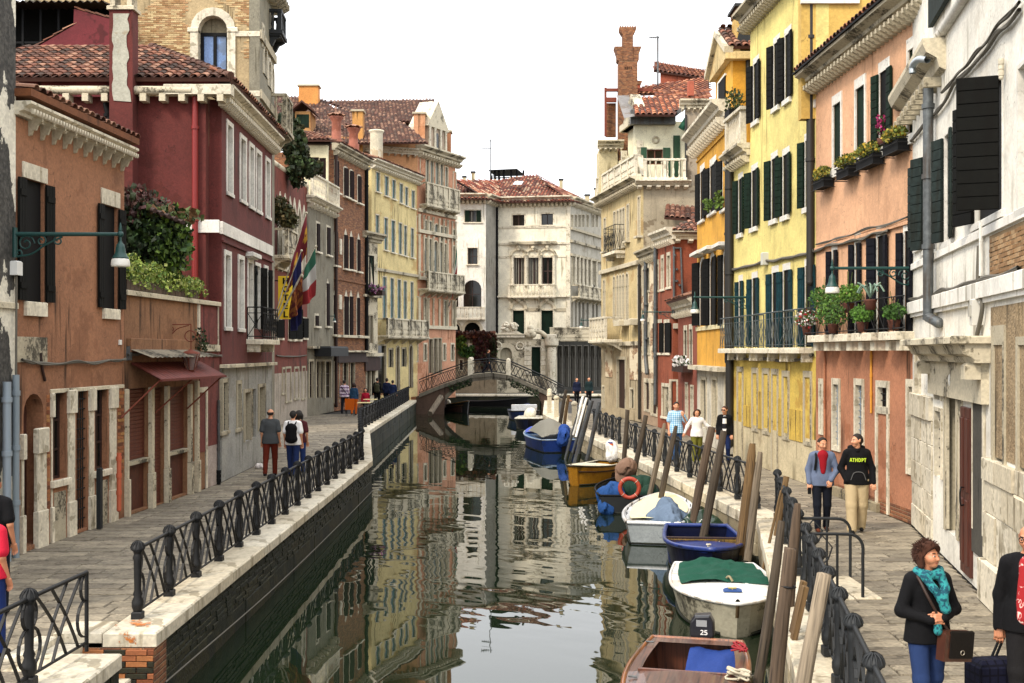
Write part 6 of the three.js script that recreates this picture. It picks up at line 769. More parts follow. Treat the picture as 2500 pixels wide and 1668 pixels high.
const POST=new MB().cbox(-.075,.075,0,.1,-.075,.075,.012).lathe([[.06,.1],[.085,.16],[.085,.22],[.055,.28],[.07,.31],[.05,.36],[.058,.72],[.075,.75],[.055,.79],[.06,.82],[.1,.86],[0,.86]],10).geo();
POST.scale(.84,1,.84);const CAP=(()=>{const b=new MB().lathe([[.1,0],[.105,.02],[.085,.055],[.05,.085],[.02,.098],[0,.1]],12);for(let i=0;i<12;i++){const a=i*Math.PI/6;b.tube([[.1*Math.cos(a),.022,.1*Math.sin(a)],[.075*Math.cos(a),.072,.075*Math.sin(a)],[.02*Math.cos(a),.102,.02*Math.sin(a)]],.011,4,4);}return b.geo().scale(.84,1,.84);})();
function panelGeo(w,thick=.016){
const b=new MB(),h=.76,y0=.1,t=.03;b.bar([0,y0+h,0],[w,y0+h,0],.024,8).bar([0,y0,0],[w,y0,0],.016,6);
const arc=(pts)=>{for(let i=0;i+1<pts.length;i++)b.flat(pts[i],pts[i+1],thick,t);};
const S=(x0,x1,bow)=>{const p=[];for(let i=0;i<=5;i++){const k=i/5;p.push([w*lerp(x0,x1,k)+bow*w*Math.sin(Math.PI*k),y0+h*(1-k)]);}arc(p);};
S(.1,.62,.05);S(.9,.38,-.05);S(.36,.84,.03);S(.64,.16,-.03);
for(const[cx,sg]of[[.0,1],[w,-1]]){const p=[];for(let i=0;i<=8;i++){const a=-Math.PI/2+Math.PI*i/8;p.push([cx+sg*(.03+.2*Math.cos(a)),y0+.27+.2*Math.sin(a)]);}arc(p);const q=[];for(let i=0;i<=6;i++){const a=-Math.PI/2+Math.PI*i/6;q.push([cx+sg*(.03+.12*Math.cos(a)),y0+.6+.14*Math.sin(a)]);}arc(q);}
return b.geo();
}
function railing(name,label,posts,mat,o={}){const g=thing(name,label,'railing',[posts[0][0],o.y??.05,-posts[0][1]]);g.userData.group=o.group??undefined;if(!o.group)delete g.userData.group;const cache={};
posts.forEach(([x,d],i)=>{const px=x-posts[0][0],pz=-(d-posts[0][1]);if(!(o.noEnd&&(i===posts.length-1))){const p=mesh('post',POST,mat,g,T(px,0,pz));mesh('cap',CAP,mat,p,T(0,.85,0));}else new MB().bar([0,0,0],[0,.86,0],.022,6).build('stanchion',mat,g,T(px,0,pz));
if(i+1<posts.length){const[x1,d1]=posts[i+1],l=Math.hypot(x1-x,d1-d),k=l.toFixed(2);mesh('panel',cache[k]??=panelGeo(l),mat,g,T(px,0,pz).multiply(RY(Math.atan2(d1-d,x1-x))));}});return g;}
const run=(x0,d0,x1,d1,n)=>Array.from({length:n},(_,i)=>[lerp(x0,x1,i/(n-1)),lerp(d0,d1,i/(n-1))]);
railing('iron_railing','black iron railing with ornate posts along the near left quay',run(-4.55,13.77,-4.5,34,17),M.iron);railing('iron_railing','short end of black railing before the landing steps in the lower left corner',[[-4.8,7.2],[-4.75,8.5],[-4.72,9.75],[-4.69,11],[-4.62,12.3]],M.iron,{noEnd:1});
railing('iron_railing','distant black railing running from the café tables to the bridge',[...run(-4.62,34.6,-6.25,46.5,10),...run(-6.3,47.6,-6.95,76,22)],M.iron);
const rx=d=>2.765+.18*(d-8.66),rx2=d=>5.22-.084*(d-22.3);
railing('iron_railing','grey iron railing along the near right kerb in the lower right',[7.45,8.66,9.95,11.07,12.16,13.27,14.28,15.24].map(d=>[rx(d),d]),M.ironGrey);railing('iron_railing','grey iron railing from the gate hoops to the bend of the right quay',[16.6,17.9,19.3,20.8,22.2].map(d=>[rx(d),d]),M.ironGrey);railing('iron_railing','grey iron railing behind the tall mooring poles on the right quay',run(5.2,23.6,rx2(38.2),38.2,11).map(([x,d])=>[rx2(d),d]),M.ironGrey);railing('iron_railing','distant grey railing on the right quay beside the white topped poles',run(0,40.2,0,46,5).map(([x,d])=>[rx2(d)+.1,d]),M.ironGrey);
{
for(const[d,lab]of[[15.2,'nearer hooped steel barrier beside the landing on the right pavement'],[16.62,'farther hooped steel barrier beside the landing on the right pavement']]){const g=thing('barrier',lab,'barrier',[rx(d),0,-d],Math.atan(.18)*-1+.15,'barriers');delete g.userData.group;const b=new MB();b.tube([[0,.86,0],[.45,.86,0],[.66,.84,0],[.75,.74,0],[.76,.5,0],[.76,0,0]],.022,30,7).bar([.42,0,0],[.42,.86,0],.018,6);b.build('hoop',M.ironGrey,g);const q=new MB();for(const s of[1,-1])for(let i=0;i<5;i++){const k=i/5,k2=(i+1)/5;q.flat([.22+s*.14*Math.sin(Math.PI*2*k),.06+.78*k],[.22+s*.14*Math.sin(Math.PI*2*k2),.06+.78*k2],.014,.025);}q.build('scroll',M.ironGrey,g);}
const k=struct(new THREE.Group());k.name='landing_threshold';scene.add(k);for(let i=0;i<2;i++)mesh('kerb_stone',new MB().cbox(0,.34,-.1,.015,-1.5,0,.012).geo(),kerbMats[i],k,T(rx(15.2)+.3+i*.37,0,-15.1-i*.02));
}
{
const mk=thing('stone_post','pale square stone post on the far right quay by the bridge steps','post',[0,0,0]);new MB().cbox(-.11,.11,0,.95,-.11,.11,.02).build('shaft',M.dirty,mk);new MB().lathe([[.15,.95],[.16,1],[.12,1.07],[.07,1.11],[0,1.13]],10).build('cap',M.dirty,mk);mk.userData.group='stone posts near the bridge';mk.userData.label='pale square stone post on the far right quay, nearest of its row';[47.5,50.5,53.5,57,60.5,64,68].forEach((d,i)=>{const p=[eR(d)+.35,0,-d];if(i)copyOf(mk,'pale square stone post on the far right quay, '+['','second','third','fourth','fifth','sixth','last'][i]+' counting towards the bridge',p);else mk.position.set(...p);});
}
const shadeMat=new THREE.MeshPhysicalMaterial({color:0xf4f2ec,roughness:.35,transmission:.35,thickness:0});
function lampModel(){const g=new THREE.Group();g.name='wall_lamp';scene.add(g);const a=1.6;new MB().bar([0,0,0],[a,0,0],.035,8,.028).ball(a,0,0,.05).lathe([[.012,0],[.03,.02],[.012,.12],[0,.14]],8,T(a,.04,0)).bar([0,-.35,0],[0,.1,0],.04,8).build('arm',M.green,g);
const b=new MB(),sp=(cx,cy,r,t0,n,dir)=>{const p=[];for(let i=0;i<=14;i++){const an=t0+dir*n*Math.PI*2*i/14,rr2=r*(1-.75*i/14);p.push([cx+rr2*Math.cos(an),cy+rr2*Math.sin(an),0]);}b.tube(p,.013,28,5);};b.tube([[.02,-.34,0],[.25,-.3,0],[.45,-.17,0],[.72,-.04,0]],.016,16,5);sp(.17,-.14,.13,0,1.4,1);sp(.4,-.1,.085,2,1.3,-1);sp(.66,-.1,.075,1,1.4,1);sp(.06,-.28,.07,3,1.2,1);b.build('scroll',M.green,g);
new MB().bar([a,0,0],[a,-.14,0],.02,6).lathe([[.035,-.1],[.05,-.14],[.09,-.17],[.1,-.22],[.115,-.24],[.12,-.32],[.16,-.4],[.2,-.44],[.2,-.46],[0,-.46]],14,T(a,-.03,0).multiply(SC(.62,.74,.62))).build('bell',M.green,g);new MB().lathe([[.19,-.455],[.215,-.5],[.225,-.58],[.222,-.62],[.2,-.62],[.2,-.5],[.17,-.46]],16,T(a,-.03,0).multiply(SC(.62,.74,.62))).build('shade',shadeMat,g);return g;}
const lamp0=lampModel();lamp0.userData={category:'lamp',group:'wall lamps'};
[['green wall lamp with white shade on a long arm in front of the brown house',W(36,572,18.2),0,1.06],['green wall lamp with white shade hanging before the salmon house balcony',W(2231,655,21.6),Math.PI,.97],['green wall lamp on the yellow house reaching towards the amber house',W(1824,726,34),Math.PI,.98],['small dark wall lamp on the rust red house corner',W(1642,762,47.6),Math.PI,.78],['far wall lamp on the corner of the beige palace',W(1482,782,60),Math.PI,.85],['distant wall lamp on the grey house near the flags',W(766,772,62),0,.7]].forEach(([l,p,t,k],i)=>{const g=i?lamp0.clone():lamp0;if(i){g.name=numbered('wall_lamp');scene.add(g);}else used.wall_lamp=0;g.position.copy(p);g.rotation.y=t;g.scale.setScalar(k);g.userData={category:'lamp',label:l};});
{
const d=25.3,g=thing('lantern','old glass lantern hanging from an iron scroll bracket over the red awning','lantern',[W(399,850,d).x,0,-d]);const Y=v=>yAt(500+v/2.8,d),X=x=>(x/2.8-399)*d/F,b=new MB();b.bar([0,Y(920),0],[0,Y(755),0],.015).bar([0,Y(820),0],[X(1305),Y(818),0],.013).tube([[0,Y(900),0],[X(1160),Y(895),0],[X(1210),Y(850),0],[X(1290),Y(825),0]],.011).add(new THREE.TorusGeometry(.12,.012,5,18),T(X(1300),Y(898),0)).tube([[X(1125),Y(850),0],[X(1160),Y(830),0],[X(1190),Y(850),0],[X(1165),Y(865),0],[X(1145),Y(850),0]],.011).bar([X(1305),Y(818),0],[X(1305),Y(990),0],.012).build('bracket',M.rustCol,g);b.g=[];new MB().lathe([[0,Y(985)],[.06,Y(995)],[.2,Y(1010)],[.215,Y(1018)]],6,T(X(1303),0,0)).lathe([[.1,Y(1130)],[.06,Y(1150)],[0,Y(1160)]],6,T(X(1303),0,0)).build('cap',M.rustCol,g);new MB().lathe([[.205,Y(1018)],[.095,Y(1130)]],6,T(X(1303),0,0)).build('glass',new THREE.MeshPhysicalMaterial({color:0xd8c4be,roughness:.2,transmission:.75,thickness:0,side:2}),g);const fr=new MB();for(let i=0;i<6;i++){const a=i*Math.PI/3;fr.bar([X(1303)+.21*Math.sin(a),Y(1018),.21*Math.cos(a)],[X(1303)+.1*Math.sin(a),Y(1130),.1*Math.cos(a)],.01,4);}fr.build('frame',M.rustCol,g);
}
const font=await new FontLoader().loadAsync('fonts/droid/droid_sans_bold.typeface.json');
function letters(s,size,depth=.02){const g=new TextGeometry(s,{font,size,depth,curveSegments:4});g.computeBoundingBox();g.translate(-(g.boundingBox.max.x+g.boundingBox.min.x)/2,0,0);return g;}
{
const d=50,x0=xAt(679,d),x1=xAt(716,d),y0=yAt(779,d),y1=yAt(674,d),g=thing('hotel_sign','tall yellow projecting sign reading HOTEL in black letters','sign',[x0,0,-d]),w=x1-x0,h=y1-y0;new MB().cbox(0,w,y0,y1,-.2,0,.02).build('board',flat(0xd9b81e,.5),g);[...'HOTEL'].forEach((c,i)=>new MB().add(letters(c,.27),T(w/2,y1-(i+1)*h/5.15+.02,.002).multiply(RZ(0)).multiply(SC(1.25,1,1))).build('letter',M.black,g));new MB().bar([0,y1-.2,-.1],[-.5,y1-.2,-.1],.03).bar([0,y0+.2,-.1],[-.5,y0+.2,-.1],.03).build('bracket',M.iron,g);
}
function flagTex(fn){const t=tex(96,64,1,fn);return new THREE.MeshStandardMaterial({map:t,roughness:.85,side:2});}
const starAt=(x,y)=>{for(let i=0;i<12;i++){const a=i*Math.PI/6,dx=(x-.5)*1.5-.32*Math.cos(a),dy=y-.5-.32*Math.sin(a),r=Math.hypot(dx,dy),k=Math.atan2(dy,dx);if(r<.05*(.62+.38*Math.cos(5*k)))return true;}return false;};
const gold=[196,150,48],flagMats={it:flagTex(x=>x<.33?[44,98,76]:x<.66?[196,194,188]:[150,40,44]),eu:flagTex((x,y)=>starAt(x,y)?[200,170,50]:[26,30,84]),ve:flagTex((x,y)=>{const n=fbm(x*9,y*8,99,99,3,4),l=Math.hypot((x-.45)*1.6,y-.5);return(l<.3&&n>.47)||(x>.82&&Math.abs(Math.sin(y*20))<.3)?gold:[112,34,44];}),ve2:flagTex((x,y)=>fbm(x*12,y*10,99,99,3,9)>.5?[150,90,36]:[96,30,24])};
function flagOn(label,mat,A,B,k0,k1,drop,fly,amp=.1){
const g=thing('flag',label,'flag',A.toArray()),D=B.clone().sub(A);new MB().bar([0,0,0],D,.022,6,.016).ball(D.x,D.y,D.z,.04).build('pole',M.white,g);const nx=12,ny=16,P=[],UV=[],I=[];for(let j=0;j<=ny;j++)for(let i=0;i<=nx;i++){const a=i/nx,b=j/ny,p=D.clone().multiplyScalar(lerp(k1,k0,a));const sag=drop*b*(1-fly*a),w=amp*Math.sin(a*9+b*3)*(.2+b);P.push(p.x*(1-.0*b)+w*.5-.25*b*a*Math.abs(D.x)*fly,p.y-sag-.1*b*Math.sin(a*3.1),p.z+w);UV.push(b,1-a);}for(let j=0;j<ny;j++)for(let i=0;i<nx;i++){const a=j*(nx+1)+i;I.push(a,a+1,a+nx+1,a+1,a+nx+2,a+nx+1);}const ge=new THREE.BufferGeometry();ge.setAttribute('position',new THREE.Float32BufferAttribute(P,3));ge.setAttribute('uv',new THREE.Float32BufferAttribute(UV,2));ge.setIndex(I);ge.computeVertexNormals();mesh('cloth',ge,mat,g);}
flagOn('Italian tricolour flag on a slanted white pole beside the red house',flagMats.it,W(664,806,35),W(771,602,34.2),.74,.99,1.45,.25);flagOn('blue flag with a ring of gold stars on a slanted pole',flagMats.eu,W(663,803,35.4),W(736,612,34.6),.72,.99,2.2,.2);flagOn('faded burgundy flag with gold figures hanging highest above the hotel sign',flagMats.ve,W(662,800,36.2),W(748,520,36.5),.55,.99,1.3,.3,.16);flagOn('gathered red and gold flag drooping in front of the hotel sign',flagMats.ve2,W(664,808,34.8),W(737,672,34.2),.66,.99,.9,.2,.16);
{const b=W(1112,715,82);flagOn('green white and red flag hanging from the pink palace balcony',flagMats.it,V3(-4.5,b.y-1.4,-81.5),V3(-3.95,yAt(590,81.5),-81.5),.1,.95,2.2,.9,.15);}
{
const d=76.8,D=3,g=thing('bridge','small arched stone and brick footbridge with an iron lattice railing across the canal','bridge',[0,0,-d]);const X=x=>xAt(1000+x/3.92,d),Y=y=>yAt(740+y/3.92,d);const top=[[90,885],[300,800],[590,702],[780,682],[970,712],[1150,790],[1310,862],[1480,950]],arch=[[1262,960],[1240,905],[1180,840],[1080,780],[960,745],[780,728],[620,745],[500,790],[420,850],[340,930],[330,1010]];
const sh=[[X(60),-2],[X(60),Y(900)],...top.map(p=>[X(p[0]),Y(p[1])]),[X(1500),-2],[X(1262),-2],...arch.map(p=>[X(p[0]),Y(p[1])]),[X(330),-2]];new MB().ext(sh,D,T(0,0,-D)).build('span',new THREE.MeshStandardMaterial({color:0x564236,map:TX.d,bumpMap:bumpBrick,bumpScale:.01,roughness:.95}),g);
const strip=(pl2,t0,t1,z0,z1)=>{const b=new MB();for(let i=0;i+1<pl2.length;i++){const a=pl2[i],c=pl2[i+1];b.ext([[X(a[0]),Y(a[1])+t0],[X(c[0]),Y(c[1])+t0],[X(c[0]),Y(c[1])+t1],[X(a[0]),Y(a[1])+t1]],z1-z0,T(0,0,z0));}return b;};strip(top,-.14,.12,-.18,.1).build('coping',pl(0x706a5e,'d'),g);strip(arch.slice(1,-1),-.02,.32,-.1,.06).build('arch_ring',pl(0x6c6558,'d'),g);strip(top,-.14,.12,-D-.1,-D+.18).build('coping',M.dirty,g);
for(const z of[-.08,-D+.08]){for(const x of[580,945]){const p=new MB(),k=top.reduce((a,c)=>Math.abs(c[0]-x)<Math.abs(a[0]-x)?c:a);p.cbox(X(x)-.16,X(x)+.16,Y(k[1]),Y(k[1])+1.12,z-.16,z+.16,.03).ball(X(x),Y(k[1])+1.15,z,.15).build('pillar',M.white,g);}
for(let i=0;i+1<top.length;i++){const a=top[i],c=top[i+1],b=new MB(),xa=X(a[0]),xc=X(c[0]),ya=Y(a[1])+.12,yc=Y(c[1])+.12;b.bar([xa,ya+.95,z],[xc,yc+.95,z],.035,5).bar([xa,ya+.78,z],[xc,yc+.78,z],.022,5).bar([xa,ya+.06,z],[xc,yc+.06,z],.022,5);const n=Math.max(2,Math.round((xc-xa)/.32));for(let k=0;k<n;k++){const u=k/n,v=(k+1)/n;b.bar([lerp(xa,xc,u),lerp(ya,yc,u)+.06,z],[lerp(xa,xc,v),lerp(ya,yc,v)+.78,z],.016,4).bar([lerp(xa,xc,v),lerp(ya,yc,v)+.06,z],[lerp(xa,xc,u),lerp(ya,yc,u)+.78,z],.016,4);}b.build('railing',M.iron,g);}}
const gr=[];for(let i=0;i<500;i++){const x=pick([lerp(380,600,R()),lerp(960,1230,R())]);const tp=top.findIndex(p=>p[0]>x),a=top[tp-1],c=top[tp],y=lerp(a[1],c[1],(x-a[0])/(c[0]-a[0]));gr.push(V3(X(x),Y(y)-.15-R()*.5,.05+R()*.12));}leaves(g,gr,[0x26401c,0x1c3014,0x3a4d22],.14,'hanging_weeds');
new MB().box(X(-40),X(330),-2,Y(900)-.0,-D,-.2).box(X(1262),X(1560),-2,.0,-D,-.2).build('abutment',M.brickRed,g);
}
const poleMats=[[0x64564a,'brown'],[0x544c43,'dark brown'],[0x857c70,'grey'],[0xa89e90,'pale grey'],[0x7d6646,'yellowish brown']].map(([c])=>new THREE.MeshStandardMaterial({color:c,map:texWood,bumpMap:bumpWood,bumpScale:.012,roughness:.9})),greyPaint=flat(0x4c5156,.7,{map:texRust});
function pole(label,q,d,wpx,mi,o={}){
const[u0,v0,u1,v1]=q,A=W(u0,v0,d),B0=W(u1,v1,d),k=(YW-.6-A.y)/(B0.y-A.y),B=A.clone().lerp(B0,k),r=wpx*d/F/2,g=thing('mooring_pole',label,'mooring pole',[B.x,B.y,B.z]),D=A.clone().sub(B),L=D.length();g.quaternion.setFromUnitVectors(V3(0,1,0),D.clone().normalize());
const q2=rng(Math.round(u0*7+v0)),seg=11,rows=14,P=[],I=[];for(let j=0;j<=rows;j++)for(let i=0;i<seg;i++){const t=j/rows,a=i/seg*6.2832,tap=(o.point&&t>.9?lerp(1,o.point,(t-.9)/.1):1)*lerp(1.1,.96,t)*(1+.05*Math.sin(i*2.1+j*.9)+.04*(q2()-.5)),bend=.012*L*Math.sin(t*3.14+u0);P.push(r*tap*Math.cos(a)+bend,L*t+(j===rows?(q2()-.5)*r*.35:0),r*tap*Math.sin(a));}P.push(0,L*1.002,0);for(let j=0;j<rows;j++)for(let i=0;i<seg;i++){const a=j*seg+i,b=j*seg+(i+1)%seg;I.push(a,a+seg,b,b,a+seg,b+seg);}for(let i=0;i<seg;i++)I.push(rows*seg+i,P.length/3-1,rows*seg+(i+1)%seg);
const ge=new THREE.BufferGeometry();ge.setAttribute('position',new THREE.Float32BufferAttribute(P,3));ge.setIndex(I);ge.computeVertexNormals();new MB().add(ge).build('shaft',o.mat??poleMats[mi],g);new MB().add(new THREE.CylinderGeometry(r*1.12,r*1.16,.75,11,1,true),T(.004,.6,0)).build('weed_band',mossMats[1],g);
if(o.white)new MB().add(new THREE.CylinderGeometry(r*1.06,r*1.08,L*.5,10),T(0,L*.76,0)).build('white_sleeve',flat(0xf0efea,.6),g);if(o.band)new MB().add(new THREE.TorusGeometry(r*1.04,.012,5,14),T(0,L*o.band,0).multiply(RX(Math.PI/2))).build('iron_band',M.iron,g);return g;}
const dq=u=>6.15/((u-CU)/F+.084);
pole('thick pale grey weathered mooring pole nearest the lower right railing',[2008,1400,1967,1668],10.2,37,3);pole('thick brown banded mooring pole in front of the pale grey one',[1932,1340,1903,1668],11.7,34,0,{band:.86});pole('brown pointed mooring pole beside the wooden boat',[1903,1272,1853,1632],13,24,1,{point:.7});pole('rounded grey brown pole behind the banded one',[1945,1230,1936,1400],14.6,26,0,{point:.6});
for(const[l,x0,y0,x1,y1,w,m,o]of[['slim dark mooring pole at the landing corner of the right quay',155,190,95,760,11,1],['leaning dark mooring pole left of the plaid shirt man',345,250,235,880,12,1],['grey brown mooring pole with hooked top below the plaid shirt man',555,340,430,950,13,2,{point:.6}],['rounded brown mooring pole in front of the plaid shirt man',690,370,560,1080,14,1,{point:.6}],['reddish flat topped mooring pole in front of the white sweater',1095,385,940,1270,20,0],['round topped grey brown mooring pole before the striped shirt',1215,425,1060,1390,20,1,{point:.8}],['thick golden pointed mooring pole by the yellow house',1540,570,1430,1568,25,4,{point:.62}],['pale brown pointed mooring pole right of the golden one',1665,670,1530,1568,19,2,{point:.6}]]){const[a,b,c,e]=zq(x0,y0,x1,y1);pole(l,[a,b,c,e],dq(c),w,m,o);}
pole('small pole stump by the corner railing post',[...zq(1935,940),...zq(1900,1200)],20.2,15,4);pole('thin curved yellowish branch pole near the corner',[...zq(1895,1100),...zq(1770,1568)],19.4,7,4);
for(const[l,x0,y0,x1,y1,w,o]of[['left slim pole with white upper half on the far right quay',680,115,590,450,7,{white:1}],['right slim pole with white upper half on the far right quay',715,130,620,480,7,{white:1}],['grey painted round pole right of the white topped pair',755,150,640,650,13,{}],['second grey painted round pole further right',840,165,740,580,10,{}]]){const[a,b,c,e]=zm(x0,y0,x1,y1);pole(l,[a,b,c,e],dq(c),w,1,{...o,mat:greyPaint});}
pole('brown far pole left of the white topped pair',[...zm(525,50),...zm(460,380)],50,9,1);pole('yellow brown far pole leaning by the stone posts',[...zm(550,100),...zm(500,400)],48,8,4);
{const g=thing('hose','thin pale hose running along the left quay wall just above the water','hose',[0,0,0]);new MB().tube([[-4.04,YW+.35,-13.2],[-4.06,YW+.18,-19],[-4.08,YW+.12,-26],[-4.12,YW+.1,-33.8]],.012,60,5).build('hose_line',M.cable,g);}
{const g=thing('plank_stack','two short brown planks leaning on the kerb between the near poles','planks',[rx(12.9)-.32,.03,-12.9]);for(let i=0;i<2;i++)mesh('plank',new MB().cbox(-.03,.03,0,.62,-.05,.05,.008).geo(),poleMats[4],g,T(i*.06,0,-i*.3).multiply(RZ(-.22)));}
{const f=new Frame(null,B1(303.5),[-7.375,28.4]),t=(s,y,z)=>V3(s,y,z).applyMatrix4(f.world),s1=f.s(zb(1375,0)[0]);
const hd=thing('hedge','bright green clipped hedge in a wooden planter on the terrace wall','hedge',[0,0,0]),L1=[];for(let i=0;i<4200;i++){const k=R(),s=k*s1;L1.push(t(s,4.62+(.62-.3*k)*R()+.06*Math.sin(s*5),-.15+rr(-.42,.3)));}leaves(hd,L1,[0xa0b44c,0xb4c45c,0x7a9438,0xc4cc78,0x5c7a30],.075);const pb=new THREE.Group();pb.name='planter';hd.add(pb);const bd=new MB().cbox(0,.36,0,.2,0,.03,.008).geo();for(let i=0;i<Math.floor(s1/.38);i++)mesh('board',bd,poleMats[0],pb,M4().multiplyMatrices(f.world,T(i*.38+.02,4.56,.02)));
const vn2=thing('vine','climbing vine with green and reddish leaves over a timber pergola on the terrace','climbing plant',[0,0,0]);const gm=(x,y,rx1,ry,n,cols,z=-1.4,sz=.15)=>{const[u,v]=zb(x,y),d=25.5,p=W(u,v,d);leaves(vn2,clump(n,[p.x,p.y,p.z],[rx1,ry,.8]),cols,sz);};gm(930,60,.75,.55,900,[0x4a2220,0x5c3024,0x2c3a1a,0x4c3420]);gm(930,230,.8,.75,1200,[0x1f3614,0x2c4a1c,0x182a10]);gm(1080,260,.6,.8,1200,[0x24401a,0x3f5c20,0x1a3014]);gm(1180,270,.4,.85,800,[0x4a661c,0x5d7a24,0x2c4a1a]);gm(1150,90,.8,.18,240,[0x4a5a24,0x6a4a2a]);
const wb=new MB();for(const x of[870,1000]){const[u,v]=zb(x,60),p=W(u,v,25.4);wb.bar([p.x,3.3,p.z],[p.x,p.y,p.z],.07,6);}wb.build('post',M.woodDark,vn2);for(let i=0;i<5;i++){const a=W(...zb(960+i*45,10+i*22),25.6),b=W(...zb(1060+i*48,40+i*20),24.6);new MB().bar(a,b,.055,5).build('beam',M.woodDark,vn2);}
const w2=thing('wall_weed','small dark weed growing from the ledge beside the lantern','weed',[0,0,0]);{const p=W(...zb(1370,945),26.6);leaves(w2,clump(160,[p.x,p.y,p.z],[.18,.35,.15]),[0x2c3c1c,0x3c4a24],.07);}
const tv=thing('hanging_plant','dark green shrub hanging from the palace terrace above the gothic house','hanging plant',[0,0,0]);for(const[x,y,a,b,n]of[[275,845,.4,.45,250],[315,960,.55,1.1,800],[350,1090,.5,1.5,800],[420,1165,.7,.4,300]]){const p=W(...zd(x,y),53);leaves(tv,clump(n,[p.x,p.y,p.z],[a,b,.8]),[0x26381c,0x34481e,0x445428,0x3a3a1c],.26);}
const bp=thing('hanging_plant','browning plant trailing over the gothic house balcony beside the burgundy flag','hanging plant',[0,0,0]);for(const[x,y,a,b,n]of[[225,1420,.5,.45,400],[265,1490,.55,.5,450],[300,1520,.4,.35,250]]){const p=W(...zd(x,y),50);leaves(bp,clump(n,[p.x,p.y,p.z],[a,b,.5]),[0x4a4a22,0x5a5228,0x38401c,0x6a5a34],.18);}}
{
const f=new Frame(null,Pk,[7.66,21.1]);[[640,1175,.4,'leftmost'],[797,1105,.4,'second from left'],[942,1035,.5,'third from left'],[1112,945,.4,'rightmost of four']].forEach(([x,y,w,n])=>{const[u,v]=zk(x,y),s=f.s(u),g=thing('flower_box','flower box with yellow green leaves on the salmon wall, '+n,'flower box',[0,0,0]);g.applyMatrix4(f.world.clone().multiply(T(s,f.y(u,v),.14)));new MB().box(-w,w,-.1,.12,-.1,.12).build('trough',M.black,g);const b=new MB();for(const yy of[-.12,.04,.14])b.bar([-w-.03,yy,.15],[w+.03,yy,.15],.01,4).bar([-w-.03,yy,-.14],[-w-.03,yy,.15],.01,4).bar([w+.03,yy,-.14],[w+.03,yy,.15],.01,4);b.build('basket',M.iron,g);leaves(g,clump(520,[0,.22,.02],[w*1.02,.17,.22]),[0x8a8a2c,0x6c7a26,0xa39a3c,0x4c5c20,0xb89a2c],.065);});
const yb=f.y(zl(960,0)[0],zl(0,760)[1])+.06,pots=[[640,640,'red and white flowers in the leftmost balcony pot',[0x4a6a24,0xf0ece8,0x3a5a20,0xb01c24],.35],[780,630,'leafy green plant in a terracotta balcony pot',[0x3f6a24,0x5a8030],.4],[870,600,'tall wispy plant on the balcony in the middle',[0x4f7a2c,0x6a9038,0x35581f],.5],[945,610,'bushy green plant at the balcony bend',[0x4a7424,0x6c9434],.35],[1070,640,'bright fern in a balcony pot',[0x6a9a3a,0x4f7c2c],.3],[1150,590,'grey green agave on the balcony rail',[0x6f8878,0x5a7466],.35],[1280,650,'small plant at the right end of the balcony',[0x4f7a2c,0x3f6424],.25]];
const pm=new THREE.MeshStandardMaterial({color:0x5e3426,roughness:.85,map:TX.b});pots.forEach(([x,y,lab,cols,r],i)=>{const[u,v]=zl(x,y),s=f.s(u),g=thing('pot_plant',lab,'pot plant',[0,0,0]),top=f.y(u,v)-yb;g.applyMatrix4(f.world.clone().multiply(T(s,yb+(i%2?.45:.02),.3+(i%3)*.06)));new MB().lathe([[0,0],[.09,0],[.12,.17],[.13,.18],[.13,.21],[.1,.21],[.1,.16],[0,.16]],12).build('pot',pm,g);if(i===5){const b=new MB();for(let k=0;k<12;k++){const a=k*.9,l=.4;b.tube([[0,.25,0],[Math.cos(a)*l*.5,.5,Math.sin(a)*l*.4],[Math.cos(a)*l,.35+.1*(k%3),Math.sin(a)*l*.6]],.02,6,4);}b.build('leaf_rosette',flat(0x6f8878,.7),g);}else{leaves(g,clump(560,[0,.26+r*.35,0],[r*1.6,r*.62,r*.7]),cols,.06);const b=new MB();for(let k=0;k<5;k++)b.bar([0,.2,0],[rr(-.2,.2),.55+rr(0,r),rr(-.1,.1)],.006,4);b.build('stem',flat(0x4a5a24),g);}});
{const[u,v]=zk(990,870),g=thing('pot_plant','pink flower on the sill between the open green shutters','pot plant',[0,0,0]);g.applyMatrix4(f.world.clone().multiply(T(f.s(u),f.y(u,v+22),.06)));new MB().lathe([[0,0],[.07,0],[.09,.14],[0,.14]],8).build('pot',pm,g);leaves(g,clump(70,[0,.4,0],[.12,.22,.1]),[0x3a5a24,0xc0307a,0xb82a6c],.07);}}
{const p=W(...ze(1080,660),69.2),g=thing('flower_box','purple and pink flowers along the sill of the stone bay house','flower box',[p.x,p.y,p.z+.2],-.3);new MB().box(-.9,.9,-.3,0,-.2,.2).build('box',M.woodDark,g);leaves(g,clump(420,[0,.05,.1],[1,.3,.3]),[0xa04a8a,0xc07aa8,0x7a3a7a,0x3a5a2a,0xd8c0d0],.16);}
